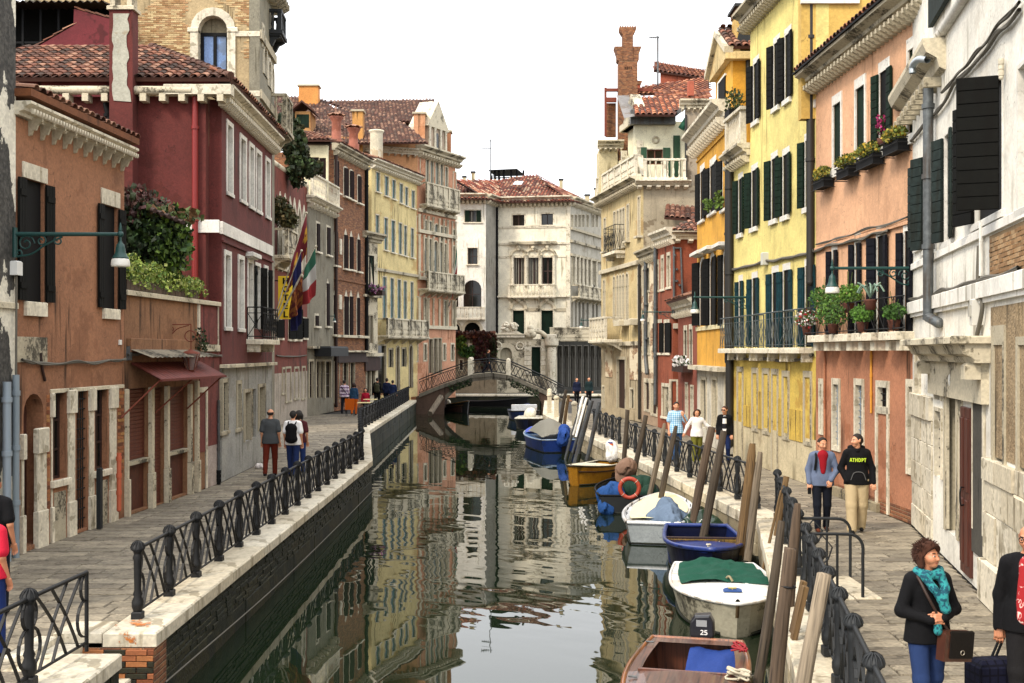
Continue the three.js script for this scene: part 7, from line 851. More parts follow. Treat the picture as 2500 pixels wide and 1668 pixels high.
class Boat{
constructor(name,label,x,d,turn,o){Object.assign(this,{L:4,B:1.6,f:.45,sheer:.15,tr:.8,full:.5,...o});this.g=thing(name,label,'boat',[x,YW,-d],turn);}
hb(t){return this.B/2*(t<this.full?lerp(this.tr,1,Math.sin(t/this.full*1.57)):Math.pow(Math.max(0,1-Math.pow((t-this.full)/(1-this.full),2.1)),.75));}
hd(t){return this.f+this.sheer*Math.pow(t,2.2)+.06*Math.pow(1-t,2);}z(t){return(t-.5)*this.L;}
pt(t,s,dy=0){return V3(this.hb(t)*s,this.hd(t)+dy,this.z(t));}
hull(mat,rimMat,band){const n=22,P=[],rows=[[.03,-.35],[.62,-.22],[.84,.02],[.93,.55],[1,1]];const at=(t,k,sg)=>{const r=rows[k],h=this.hb(t),rake=Math.pow(t,6)*.3*(1-k/4);return[sg*h*lerp(r[0],1,t>.9?0:0),k<3?r[1]:lerp(.02,this.hd(t),r[1]),this.z(t)-rake];};
const q=(a,b,c,d)=>P.push(...a,...b,...c,...a,...c,...d);for(const sg of[1,-1])for(let i=0;i<n;i++)for(let k=0;k<4;k++){const a=at(i/n,k,sg),b=at((i+1)/n,k,sg),c=at((i+1)/n,k+1,sg),e=at(i/n,k+1,sg);sg>0?q(a,e,c,b):q(a,b,c,e);}for(let k=0;k<4;k++)q(at(0,k,-1),at(0,k,1),at(0,k+1,1),at(0,k+1,-1));
const g=new THREE.BufferGeometry();g.setAttribute('position',new THREE.Float32BufferAttribute(P,3));g.computeVertexNormals();new MB().add(g).build('hull',mat,this.g);{const w=new MB();for(const sg of[1,-1])w.tube(Array.from({length:18},(_,i)=>V3(sg*this.hb(i/18)*.872,.03,this.z(i/18)-Math.pow(i/18,6)*.15)),.025,40,5);w.bar([-this.hb(0)*.87,.03,this.z(0)],[this.hb(0)*.87,.03,this.z(0)],.025,5).build('waterline_band',mossMats[1],this.g);}const b=new MB(),p=[];for(let i=0;i<=n;i++)p.push(this.pt(i/n,1));const m=p.map(v=>V3(-v.x,v.y,v.z)).reverse();b.tube([...p,...m.slice(1)],this.rim??.03,90,6);b.bar(this.pt(0,-1),this.pt(0,1),this.rim??.03,6);b.build('gunwale',rimMat,this.g);if(band){const s=new MB();for(const sg of[1,-1])s.tube(Array.from({length:16},(_,i)=>V3(sg*this.hb(i/16)*.985,this.hd(i/16)*.72,this.z(i/16))),.022,40,5);s.build('rubbing_strake',band,this.g);}return this;}
sheet(name,t0,t1,mat,hf,s0=-1,s1=1,n=18,m=12,rough=0){const P=[],I=[];for(let j=0;j<=n;j++)for(let i=0;i<=m;i++){const t=lerp(t0,t1,j/n),s=lerp(s0,s1,i/m),v=this.pt(t,s*.985,hf(t,s));if(rough)v.y+=rough*(fbm(t*14,s*5+9,999,999,3,17)-.5)*(1-Math.pow(Math.abs(s),4));P.push(v.x,v.y,v.z);}for(let j=0;j<n;j++)for(let i=0;i<m;i++){const a=j*(m+1)+i;I.push(a,a+m+1,a+1,a+1,a+m+1,a+m+2);}const g=new THREE.BufferGeometry();g.setAttribute('position',new THREE.Float32BufferAttribute(P,3));g.setIndex(I);g.computeVertexNormals();return new MB().add(g).build(name,mat,this.g);}
inner(mat,t0=.02,t1=.6){const P=[],n=14,q=(a,b,c,d)=>P.push(...a,...b,...c,...a,...c,...d);const at=(t,s,y)=>[this.hb(t)*s,y??this.hd(t),this.z(t)];for(let i=0;i<n;i++){const a=lerp(t0,t1,i/n),b=lerp(t0,t1,(i+1)/n);q(at(a,-.9,.06),at(a,.9,.06),at(b,.9,.06),at(b,-.9,.06));for(const s of[1,-1])q(at(a,s*.9,.06),at(a,s*.96),at(b,s*.96),at(b,s*.9,.06));}q(at(t1,-.9,.06),at(t1,.9,.06),at(t1,.96),at(t1,-.96));const g=new THREE.BufferGeometry();g.setAttribute('position',new THREE.Float32BufferAttribute(P,3));g.computeVertexNormals();new MB().add(g).build('interior',mat,this.g);const b=new MB();for(const t of[.22,.45])if(t<t1)b.cbox(-this.hb(t)*.9,this.hb(t)*.9,.24,.28,this.z(t)-.12,this.z(t)+.12,.01);b.build('thwart',mat,this.g);return this;}
}
const cloth=(c,o={})=>new THREE.MeshPhysicalMaterial({color:c,roughness:o.r??.8,bumpMap:texCloth,bumpScale:.02,side:2,sheen:.2,specularIntensity:.5}),paint=(c,r=.35)=>new THREE.MeshStandardMaterial({color:c,roughness:r,map:TX.b});
function outboard(parent,x,y,z,turn,cowl,leg=M.black,badge){const g=sub('outboard_motor',parent,T(x,y,z).multiply(RY(turn)));const sh=new THREE.Shape([[-.15,0],[.15,0],[.17,.12],[.16,.3],[.1,.38],[-.12,.4],[-.17,.3],[-.18,.1]].map(p=>new THREE.Vector2(...p)));const e=new THREE.ExtrudeGeometry(sh,{depth:.2,bevelEnabled:true,bevelSize:.035,bevelThickness:.05,bevelSegments:3,curveSegments:6});e.translate(0,.12,-.1);new MB().add(e).build('cowl',cowl,g);new MB().box(-.07,.07,-.6,.1,-.06,.06).box(-.16,.16,.06,.13,-.13,.13).bar([0,.05,.1],[.05,.12,.6],.02).build('leg',leg,g);if(badge){const t=new MB().add(letters(badge,.09,.006),T(.02,.3,.152));t.build('number',flat(0xd8d8d8,.5),g);new MB().box(-.06,.08,.4,.47,.152,.156).build('badge',flat(0x8a8d90,.4),g);}return g;}
function wrap(name,parent,pts,mat,seed,r){
const f=p=>{let d=9;for(const[x,y,z,q]of pts){const e=Math.hypot(p[0]-x,(p[1]-y)*.9,p[2]-z)-q;const k=.09,h=Math.max(k-Math.abs(d-e),0)/k;d=Math.min(d,e)-h*h*k*.25;}return d+.11*(Math.abs(fbm(p[0]*4+p[1]*1.2+50,p[2]*4-p[1]*1.5+50,9999,9999,3,seed)-.5)*2-.3)+.03*(fbm(p[0]*14+9,p[1]*5+p[2]*14+90,9999,9999,2,seed)-.5);};
const lo=[9,9,9],hi=[-9,-9,-9];for(const[x,y,z,q]of pts)[x,y,z].forEach((v,i)=>{lo[i]=Math.min(lo[i],v-q-.06);hi[i]=Math.max(hi[i],v+q+.06);});mesh(name,boxUV(raw(nets(f,lo,hi,r??.035))),mat,parent);}
function nets(f,lo,hi,c){const n=lo.map((l,i)=>Math.max(3,Math.ceil((hi[i]-l)/c)+1)),[nx,ny,nz]=n,v=new Float32Array(nx*ny*nz),id=(i,j,k)=>(k*ny+j)*nx+i;for(let k=0;k<nz;k++)for(let j=0;j<ny;j++)for(let i=0;i<nx;i++)v[id(i,j,k)]=f([lo[0]+i*c,lo[1]+j*c,lo[2]+k*c]);
const map=new Int32Array(v.length).fill(-1),P=[],N=[],I=[];for(let k=0;k+1<nz;k++)for(let j=0;j+1<ny;j++)for(let i=0;i+1<nx;i++){let cnt=0,x=0,y=0,z=0,any=0;const cv=[];for(let q=0;q<8;q++){cv[q]=v[id(i+(q&1),j+(q>>1&1),k+(q>>2))];any+=cv[q]<0;}if(!any||any===8)continue;for(const[a,b]of EDG){if(cv[a]<0!==cv[b]<0){const t=cv[a]/(cv[a]-cv[b]);x+=lerp(a&1,b&1,t);y+=lerp(a>>1&1,b>>1&1,t);z+=lerp(a>>2,b>>2,t);cnt++;}}const p=[lo[0]+(i+x/cnt)*c,lo[1]+(j+y/cnt)*c,lo[2]+(k+z/cnt)*c];map[id(i,j,k)]=P.length/3;P.push(...p);const e=c*.5,g=[0,1,2].map(q=>{const a=[...p],b=[...p];a[q]+=e;b[q]-=e;return f(a)-f(b);}),l=Math.hypot(...g)||1;N.push(g[0]/l,g[1]/l,g[2]/l);}
for(let k=1;k+1<nz;k++)for(let j=1;j+1<ny;j++)for(let i=1;i+1<nx;i++){const a=v[id(i,j,k)]<0;const face=(b,p,q,r,s)=>{if(a===b)return;const m=[map[p],map[q],map[r],map[s]];if(m.some(t=>t<0))return;a?I.push(m[0],m[1],m[2],m[0],m[2],m[3]):I.push(m[0],m[2],m[1],m[0],m[3],m[2]);};face(v[id(i+1,j,k)]<0,id(i,j-1,k-1),id(i,j,k-1),id(i,j,k),id(i,j-1,k));face(v[id(i,j+1,k)]<0,id(i-1,j,k-1),id(i-1,j,k),id(i,j,k),id(i,j,k-1));face(v[id(i,j,k+1)]<0,id(i-1,j-1,k),id(i,j-1,k),id(i,j,k),id(i-1,j,k));}
const g=new THREE.BufferGeometry();g.setAttribute('position',new THREE.Float32BufferAttribute(P,3));g.setAttribute('normal',new THREE.Float32BufferAttribute(N,3));g.setIndex(I);return g;}
const EDG=[[0,1],[2,3],[4,5],[6,7],[0,2],[1,3],[4,6],[5,7],[0,4],[1,5],[2,6],[3,7]];
const varnish=new THREE.MeshPhysicalMaterial({color:0x6a3c28,map:texWood,roughness:.45,clearcoat:.5,clearcoatRoughness:.2}),deckWood=new THREE.MeshPhysicalMaterial({color:0x6a4a3e,map:texWood,roughness:.5,clearcoat:.3});
{const b=new Boat('wooden_boat','varnished wooden motorboat with a blue tarpaulin at the bottom of the picture',1.93,12.75,-.24,{L:3.9,B:1.4,f:.42,sheer:.12,tr:.82,full:.35,rim:.035});b.hull(varnish,new THREE.MeshPhysicalMaterial({color:0x9a5c2c,map:texWood,roughness:.35,clearcoat:.6}),varnish).inner(deckWood,.03,.42);b.sheet('foredeck',.42,.995,deckWood,(t,s)=>.015+.05*(1-s*s));for(const s of[1,-1])b.sheet('side_deck',.0,.42,deckWood,()=>.012,s*.78,s,8,2);b.sheet('aft_deck',0,.06,deckWood,()=>.014);
new MB().cbox(-b.hb(.42)*.8,b.hb(.42)*.8,b.hd(.42)-.3,b.hd(.42)+.07,b.z(.42)-.03,b.z(.42),.01).build('coaming',varnish,b.g);b.sheet('tarpaulin',.05,.4,cloth(0x203a7c),(t,s)=>-.05-.16*(t-.05)/.35*(1.2-s*.5)+.05*Math.sin(s*9+t*20)*.4,-.12,.82,12,14,.05);const o=outboard(b.g,.05,.36,b.z(0)-.2,Math.PI,paint(0x25262c,.3),M.black);o.scale.setScalar(.76);new MB().add(letters('25',.085,.006),T(-.04,.22,-.152).multiply(RY(Math.PI))).build('number',flat(0xd8d8d8,.5),o);new MB().box(-.09,.09,.36,.47,-.158,-.15).build('badge',flat(0x8a8d90,.4),o);new MB().box(-.18,.18,.1,.13,-.157,.15).build('trim',M.ironGrey,o);
wrap('bow_cover',b.g,[[.05,.58,b.z(.86),.2],[.0,.56,b.z(.8),.18]],cloth(0xd8d4c4),5,.03);const rp=new MB(),q=rng(8),P=[];for(let i=0;i<26;i++)P.push([b.hb(.4)*.85+.14*Math.sin(i*1.9),b.hd(.4)+.05+.1*q(),b.z(.43)+.16*Math.cos(i*1.7)]);rp.tube(P,.014,160,5);rp.build('mooring_rope',flat(0xb4ac98,.9),b.g);const r2=[],c2=V3(b.hb(.2)*.85,b.hd(.2)+.1,b.z(.2));for(let i=0;i<14;i++)r2.push([c2.x+.1*Math.sin(i*2.3),c2.y+.1*q(),c2.z+.14*Math.cos(i*2)]);new MB().tube(r2,.012,90,5).build('red_rope',flat(0x8a1a22,.8),b.g);const cl=new MB();for(const[t,s]of[[.1,-.9],[.5,-.85],[.55,.85]]){const p=b.pt(t,s,.05);cl.bar([p.x-.05,p.y,p.z],[p.x+.05,p.y,p.z],.012);}cl.build('cleats',M.pipeGrey,b.g);}
{const b=new Boat('white_boat','white boat with a dark green canvas cover and a blue bow plate',3.42,18.2,-.08,{L:3.5,B:1.7,f:.42,sheer:.12,tr:.8,full:.45});b.hull(new THREE.MeshStandardMaterial({color:0xb9b8ae,map:texDirty,roughness:.5}),paint(0xf2f2ee));b.sheet('foredeck',.5,.995,paint(0xf6f6f2),(t,s)=>.02+.05*(1-s*s));for(const s of[1,-1])b.sheet('side_deck',.0,.5,paint(0xf2f2ee),()=>.015,s*.84,s,8,2);b.sheet('canvas_cover',.06,.56,cloth(0x0f4636),(t,s)=>.05+.07*(1-s*s)+(t>.5?-.02*(t-.5)*16:0)+.02*Math.sin(t*40+s*4),-.86,.86,30,18,.1);b.sheet('aft_deck',0,.06,paint(0xf2f2ee),()=>.016);{const p=b.pt(.82,0,.08),g=sub('bow_plate',b.g,T(p.x,p.y,p.z));new MB().ext(openingPath(-.14,.14,0,.15,'round'),.02,RX(-1.4)).build('plate',flat(0x16407c,.5),g);new MB().bar([-.06,.05,-.06],[.06,.05,-.06],.012).bar([0,.02,-.06],[0,.05,-.06],.012).build('cleat',flat(0xb09a50,.4),g);}new MB().bar([0,b.hd(1)-.02,b.z(1)-.01],[0,-.1,b.z(1)-.3],.03,6).build('stem',new THREE.MeshStandardMaterial({color:0x6b5a3a,map:texRust,roughness:.8}),b.g);new MB().tube([[b.pt(.5,0).x,b.hd(.5)+.1,b.z(.52)],[.05,b.hd(.5)+.17,b.z(.55)],[.1,b.hd(.5)+.1,b.z(.56)]],.02,10,5).build('tie',flat(0x8a8064,.9),b.g);}
{const b=new Boat('blue_boat','dark blue boat with its pointed bow towards the camera and a yellow wooden rail',3.76,22.2,-.09,{L:3.8,B:1.5,f:.46,sheer:.2,tr:.85,full:.45,rim:.045});b.hull(paint(0x0c1230,.3),paint(0x2a3f86,.3)).inner(paint(0x16265c),.03,.5);b.sheet('foredeck',.5,.985,paint(0x24387c,.35),(t,s)=>-.07+.05*(1-s*s));const p=b.pt(.5,0);new MB().cbox(-b.hb(.5)*.97,b.hb(.5)*.97,p.y-.12,p.y+.02,p.z-.04,p.z,.01).build('coaming',new THREE.MeshStandardMaterial({color:0xc9a84a,map:texWood,roughness:.5}),b.g);new MB().box(-b.hb(.5)*.97,b.hb(.5)*.97,p.y+.021,p.y+.05,p.z-.08,p.z+.01).build('trim',M.woodDark,b.g);const q=b.pt(.8,0,-.02);new MB().lathe([[.03,0],[.03,.06],[.05,.07],[.05,.09],[0,.09]],10,T(q.x,q.y-.02,q.z)).build('bollard',M.white,b.g);new MB().tube([[.3,p.y-.02,p.z],[.26,p.y-.1,p.z+.2],[.34,p.y-.12,p.z+.1]],.01,14,4).build('rope',flat(0xb4ac98,.9),b.g);}
{const b=new Boat('white_boat','white boat with a cream covered deck and a grey blue tarpaulin over its wheel',3.52,26.9,Math.PI-.19,{L:4.6,B:1.62,f:.42,sheer:.16,tr:.72,full:.42,rim:.045});b.hull(paint(0x9fa6a8,.4),paint(0xe9ecee,.3));b.sheet('side_deck',.0,.99,paint(0xdfe4e8,.35),()=>.0);b.sheet('deck_cover',.09,.93,cloth(0xe6d8ac,{r:.7}),(t,s)=>.035+.03*(1-s*s),-.82,.82,20,12,.02);wrap('tarpaulin',b.g,[[-.3,.5,b.z(.1),.28],[-.25,.68,b.z(.16),.26],[-.5,.42,b.z(.16),.24],[-.02,.45,b.z(.14),.24],[-.4,.42,b.z(.04),.22]],cloth(0x5f7086),12,.045);const q=new MB();for(const s of[1,-1])for(let i=0;i<4;i++){const p=b.pt(.25+i*.16,s*.9,.03);q.tube([[p.x,p.y,p.z-.09],[p.x,p.y+.05,p.z-.05],[p.x,p.y+.05,p.z+.05],[p.x,p.y,p.z+.09]],.008,8,4);}q.build('loops',M.ironGrey,b.g);new MB().bar([-.15,.62,b.z(.1)],[-.6,.5,b.z(-.02)],.01).build('strut',M.white,b.g);}
{const g=thing('covered_motor','outboard motor wrapped in dark green plastic next to the cream covered boat','outboard motor',[4.15,YW,-24.9]);wrap('plastic_cover',g,[[0,.5,0,.26],[.2,.35,.1,.24],[-.22,.38,.05,.2],[.4,.25,.1,.2]],new THREE.MeshPhysicalMaterial({color:0x16301f,roughness:.35,clearcoat:.3}),21,.04);new MB().box(-.07,.07,-.6,.4,-.06,.06).build('leg',M.black,g);}
{const b=new Boat('tarp_boat','dark boat heaped with blue and green tarpaulins carrying an orange lifebuoy',3.15,31.2,Math.PI-.1,{L:3.8,B:1.7,f:.42,tr:.8});b.hull(paint(0x10120f),M.black);wrap('blue_tarpaulin',b.g,[[.4,.44,b.z(.08),.26],[.58,.38,b.z(.2),.22],[.3,.46,b.z(.25),.26],[.5,.12,b.z(.0),.17],[.62,.2,b.z(.04),.15]],cloth(0x1c447c),31,.05);wrap('green_tarpaulin',b.g,[[-.45,.5,b.z(.35),.34],[-.6,.4,b.z(.15),.28],[-.25,.45,b.z(.5),.32],[0,.4,b.z(.6),.3]],cloth(0x143226),37,.05);wrap('motor_cover',b.g,[[.1,.95,b.z(.55),.2],[-.05,1.02,b.z(.55),.22],[.16,.72,b.z(.55),.15]],cloth(0x7c6252),41,.035);}
{const g=thing('lifebuoy','orange ring lifebuoy propped on the tarpaulin heap','lifebuoy',[xAt(1537,29.3),yAt(1192,29.3),-29.3],-.15);new MB().add(new THREE.TorusGeometry(.245,.055,10,28)).build('ring',flat(0xa03a24,.55),g);const b=new MB();for(let i=0;i<4;i++)b.add(new THREE.TorusGeometry(.058,.006,5,12),RZ(i*1.571+.78).multiply(T(.245,0,0)).multiply(RX(1.571)));b.build('band',M.white,g);}
{const b=new Boat('yellow_boat','small yellow boat with a cream deck and a white wrapped outboard motor',2.56,36.6,-.55,{L:2.8,B:1.3,f:.5,tr:.85,full:.4});b.hull(paint(0xb07a1c,.4),paint(0x3a3428),M.woodDark).inner(M.woodDark,.03,.4);b.sheet('foredeck',.38,.99,paint(0xe8e0c6),(t,s)=>.02+.03*(1-s*s));for(const s of[1,-1])b.sheet('side_deck',.0,.4,paint(0xe8e0c6),()=>.014,s*.8,s,8,2);wrap('motor_cover',b.g,[[0,1.05,b.z(-.02),.19],[.12,.9,b.z(-.02),.17],[.05,.75,b.z(-.0),.2]],cloth(0xe0dedb),51,.035);new MB().box(-.02,.14,1.1,1.16,b.z(-.02)+.16,b.z(-.02)+.19).build('print',flat(0xc8602c),b.g);new MB().box(-.04,.12,1.165,1.21,b.z(-.02)+.15,b.z(-.02)+.18).build('print',flat(0x2c3a7c),b.g);}
{const b=new Boat('blue_motorboat','bright blue motorboat under a grey canvas hood with a blue wrapped outboard',1.45,50,Math.PI+.2,{L:5.6,B:1.75,f:.48,tr:.92,full:.4});b.hull(paint(0x1c3f8c,.3),paint(0xbcd0e4,.3));b.sheet('side_deck',.0,.99,paint(0x5a93d0,.4),()=>.0);b.sheet('canvas_hood',.06,.62,cloth(0x8b8678),(t,s)=>.04+.75*Math.pow(Math.sin(Math.PI*clamp((t-.03)/.64,0,1)),.7)*(1-s*s),-.86,.86,22,14,.06);b.sheet('bow_cover',.64,.97,cloth(0x4a5cb4),(t,s)=>.06+.08*(1-s*s),-.9,.9);wrap('motor_cover',b.g,[[-.1,.75,b.z(-.03),.26],[-.2,.95,b.z(.02),.24],[-.05,.5,b.z(-.03),.24]],cloth(0x2a4c94),61,.05);new MB().box(-.16,-.02,-.5,.4,b.z(0)-.3,b.z(0)-.16).build('motor_leg',M.black,b.g);}
{const b=new Boat('dinghy','navy hulled dinghy with a white deck and a round white bundle before the bridge',.95,62.5,-.05,{L:4,B:1.6,f:.5});b.hull(paint(0x12172e),paint(0xd8d8cc));b.sheet('deck',.0,.99,paint(0xded9c8),(t,s)=>.02+.03*(1-s*s));wrap('bundle',b.g,[[.05,.75,b.z(.3),.3],[-.1,.68,b.z(.25),.24]],cloth(0xdcd8c8),71,.06);}
{const b=new Boat('motorboat','blue hulled boat with a white cabin screen moored just before the bridge',.75,70.5,.1,{L:4.4,B:2,f:.5});b.hull(paint(0x152a5c),M.black);b.sheet('deck',.0,.99,paint(0x2a3044),()=>.0);new MB().cbox(-.8,.8,.5,.95,b.z(.5),b.z(.5)+.1,.03).build('screen',paint(0xdfe2e4),b.g);wrap('cover',b.g,[[.3,.6,b.z(.3),.35]],cloth(0x1c2240),81,.08);}
{const b=new Boat('rowing_boat','dark rowing boat moored under the left side of the bridge',-4.1,79.5,.5,{L:4.6,B:1.3,f:.45,sheer:.4});b.hull(paint(0x17191a),paint(0x8a6a34),paint(0x6a5430)).inner(M.woodDark,.03,.9);wrap('bundle',b.g,[[0,.6,b.z(.3),.22]],cloth(0xcfc8b4),91,.06);const c=new Boat('black_boat','black boat tied at the far landing seen through the arch',-1.2,86.5,1.3,{L:5,B:1.3,f:.4,sheer:.4});c.hull(M.black,M.black);c.sheet('deck',0,.99,M.shBrown,()=>.01);const o=thing('beam','grey timber beam slanting into the water at the left bridge foot','beam',[0,0,0]);new MB().bar(W(...zh(300,900),75.5),W(...zh(195,1060),73.5),.2,6).build('timber',poleMats[2],o);}
const skin=[0xc98f6e,0xb87c5c,0xd6a484].map(c=>new THREE.MeshPhysicalMaterial({color:c,roughness:.55,sheen:.2}));
const wear=(c,map)=>new THREE.MeshPhysicalMaterial({color:c,...(map&&{map}),roughness:.88,bumpMap:texCloth,bumpScale:.012,sheen:.15,specularIntensity:.4});
const vsub=(a,b)=>[a[0]-b[0],a[1]-b[1],a[2]-b[2]],vadd=(a,b,k=1)=>[a[0]+b[0]*k,a[1]+b[1]*k,a[2]+b[2]*k],vlen=a=>Math.hypot(...a),vnorm=a=>{const l=vlen(a)||1;return a.map(x=>x/l);},vmix=(a,b,t)=>a.map((x,i)=>lerp(x,b[i],t));
function sdf(prims,k=.03,clip){return p=>{let d=9;for(const q of prims){const[a,b,ra,rb,fz=1]=q,bx=b[0]-a[0],by=b[1]-a[1],bz=(b[2]-a[2])*fz,px=p[0]-a[0],py=p[1]-a[1],pz=(p[2]-a[2])*fz,t=clamp((px*bx+py*by+pz*bz)/(bx*bx+by*by+bz*bz+1e-9),0,1),e=Math.hypot(px-bx*t,py-by*t,pz-bz*t)-(ra+(rb-ra)*t),h=Math.max(k-Math.abs(d-e),0)/k;d=Math.min(d,e)-h*h*k*.25;}return clip?Math.max(d,clip(p)):d;};}
function skinOf(prims,c,k,clip,wob=0){const lo=[9,9,9],hi=[-9,-9,-9];for(const[a,b,ra,rb]of prims)for(const[q,r]of[[a,ra],[b,rb]])for(let i=0;i<3;i++){lo[i]=Math.min(lo[i],q[i]-r-c*2.5);hi[i]=Math.max(hi[i],q[i]+r+c*2.5);}const f=sdf(prims,k,clip);return boxUV(raw(nets(wob?p=>f(p)+wob*(fbm(p[0]*9+30,p[1]*5+p[2]*9+30,9999,9999,2,3)-.5):f,lo,hi,c)));}
function hand(w,dir,up,side,curl){
const d=vnorm(dir),u=vnorm(vsub(up,d.map(x=>x*(up[0]*d[0]+up[1]*d[1]+up[2]*d[2])))),x=[d[1]*u[2]-d[2]*u[1],d[2]*u[0]-d[0]*u[2],d[0]*u[1]-d[1]*u[0]].map(v=>v*side),P=(a,b,c)=>[0,1,2].map(i=>w[i]+x[i]*a+d[i]*b+u[i]*c),out=[];
out.push([P(-.02,.015,0),P(-.022,.08,0),.02,.017],[P(.0,.015,0),P(.0,.085,0),.02,.017],[P(.02,.015,0),P(.023,.08,0),.02,.016]);[[-.032,.062,.0088],[-.011,.074,.0092],[.011,.07,.009],[.031,.055,.0082]].forEach(([o,l,r],i)=>{const a=curl*(.55+.1*i),k1=P(o,.088,0),k2=P(o*1.05,.088+l*.45*Math.cos(a*.6),-l*.45*Math.sin(a*.6)),k3=P(o*1.05,.088+l*.45*Math.cos(a*.6)+l*.5*Math.cos(a*1.6),-l*.45*Math.sin(a*.6)-l*.5*Math.sin(a*1.6));out.push([k1,k2,r,r*.95],[k2,k3,r*.95,r*.8]);});
out.push([P(-.03,.025,-.005),P(-.055,.055,-.015),.0125,.011],[P(-.055,.055,-.015),P(-.05,.09,-.025),.0105,.0085]);return out;}
function person(label,x,d,turn,o){
const g=thing('person',label,'person',[x,o.y??0,-d],turn),s=(o.h??1.75)/1.75,c=(o.c??.02),wmn=o.woman?.92:1,sk=skin[o.skin??0],inn=sub('figure',g);g.remove(inn);const K=v=>[v[0]*s,v[1]*s,v[2]*s],lean=o.lean??0;
const hipY=o.sit?.5:.93,up=hipY-.93,hip=i=>[i?.095:-.095,hipY,0],Y=y=>y+up;
const L=[0,1].map(i=>{const[fw,bend]=(o.legs??[[.12,.1],[-.12,.25]])[i],a=hip(i),kn=[a[0]*1.05,a[1]-.44*Math.cos(fw),a[2]+.44*Math.sin(fw)],sh=fw-bend,an=[kn[0]*.95,kn[1]-.42*Math.cos(sh),kn[2]+.42*Math.sin(sh)];return[a,kn,an];});const low=Math.min(L[0][2][1],L[1][2][1])-.075;const dy=o.sit?0:-low;const D=v=>[v[0],v[1]+dy,v[2]];
const sh=i=>D([(i?1:-1)*.175*wmn,Y(1.42),lean]),A=[0,1].map(i=>{const q=(o.arms??[])[i],S=sh(i),sg=i?1:-1;return q?[S,D([q[0][0],Y(q[0][1]),q[0][2]]),D([q[1][0],Y(q[1][1]),q[1][2]])]:[S,vadd(S,[sg*.045,-.28,-.03]),vadd(S,[sg*.05,-.53,.06])];});
const neck=D([0,Y(1.47),lean-.01]),hc=D([0,Y(1.635),lean+.02]),yaw=o.yaw??0,pit=o.pitch??0;const HR=v=>{const y0=v[1]*Math.cos(pit)-v[2]*Math.sin(pit),z0=v[1]*Math.sin(pit)+v[2]*Math.cos(pit);return vadd(hc,[v[0]*Math.cos(yaw)+z0*Math.sin(yaw),y0,-v[0]*Math.sin(yaw)+z0*Math.cos(yaw)]);};
const kp=q=>[K(q[0]),K(q[1]),q[2]*s,q[3]*s,q[4]??1],map=a=>a.map(kp);
const torso=t=>[[D([0,Y(.98),0]),D([0,Y(1.12),lean*.4]),.145*wmn+t,.13*wmn+t,1.35],[D([0,Y(1.12),lean*.4]),D([0,Y(1.32),lean]),.13*wmn+t,.155*wmn+t,1.4],[vadd(sh(0),[.02,-.02,0]),vadd(sh(1),[-.02,-.02,0]),.05+t*.6,.05+t*.6,1],...[0,1].map(i=>[D([0,Y(1.49),lean-.02]),vmix(sh(i),neck,.3),.045+t*.4,.05+t*.5])];
const arm=(i,t,r0=0,r1=1)=>[[A[i][0],A[i][1],.05+t*.55,.042+t*.5],[A[i][1],A[i][2],.042+t*.5,.031+t*.5]];
const leg=(i,t)=>[[D(L[i][0]),D(L[i][1]),.085+t,.058+t],[D(L[i][1]),D(L[i][2]),.056+t,.04+t*1.2]];
const hd=[[HR([0,.02,-.01]),HR([0,.035,-.005]),.082,.078],[HR([0,-.03,.03]),HR([0,-.07,.045]),.062,.04],[HR([-.025,-.025,.05]),HR([.025,-.025,.05]),.042,.042],[HR([0,.0,.085]),HR([0,-.028,.103]),.011,.015],[HR([-.03,.022,.068]),HR([.03,.022,.068]),.017,.017],[HR([-.078,-.01,-.005]),HR([-.08,.02,-.012]),.014,.016,1],[HR([.078,-.01,-.005]),HR([.08,.02,-.012]),.014,.016,1],[neck,HR([0,-.05,-.01]),.056,.052]];
const body=[...torso(-.018),...arm(0,-.006),...arm(1,-.006),...leg(0,-.012),...leg(1,-.012),[neck,hc,.055,.05]];const b=new MB();b.g.push(skinOf(map(body),c*1.2,.03));b.g.push(skinOf(map(hd),Math.min(c*.5,.01),.018));[0,1].forEach(i=>{if(o.noHand?.[i])return;const dir=o.handDir?.[i]??vsub(A[i][2],A[i][1]);b.g.push(skinOf(map(hand(A[i][2],dir,o.handUp?.[i]??[0,.1,1],i?-1:1,o.curl??.8)),Math.max(c*.28,.0045),.008));});b.build('body',sk,g);
const ey=new MB();for(const q of[-1,1])ey.ball(...K(HR([q*.031,.004,.082])),.0105*s);if(c<.03){ey.build('eyes',flat(0xb4aaa2,.4),g);const pu=new MB();for(const q of[-1,1]){pu.ball(...K(HR([q*.031,.004,.0895])),.0072*s);pu.bar(K(HR([q*.046,.03,.079])),K(HR([q*.016,.029,.09])),.005*s,4);}pu.build('pupils',flat(0x241a14,.5),g);new MB().bar(K(HR([-.022,-.06,.084])),K(HR([.022,-.06,.084])),.006*s,5).build('lips',flat(0x9a5a4e,.6),g);}
const hem=(o.hem??.88)+up+dy,short=o.sleeve==='short',t=o.loose??.018;const topP=[...torso(t),...(short?[0,1].map(i=>[A[i][0],vmix(A[i][0],A[i][1],.75),.05+t*.6,.056+t*.7]):[...arm(0,t),...arm(1,t)]),[neck,D([0,Y(1.5),lean]),.07,.06],...[-.075,.075].map(x=>[D([x,(o.hem??.88)+up-.16,0]),D([x*.6,Y(1.0),0]),.14+t,.13+t,1.15])];const wristCut=p=>hem*s-p[1];b.g=[skinOf(map(topP),c,.035,p=>Math.max(p[1]<hem*s&&Math.abs(p[0])<.26*s?hem*s-p[1]:-9,p[1]-(Y(1.505)+dy)*s),.014)];b.build(o.topName??'jacket',o.top,g);
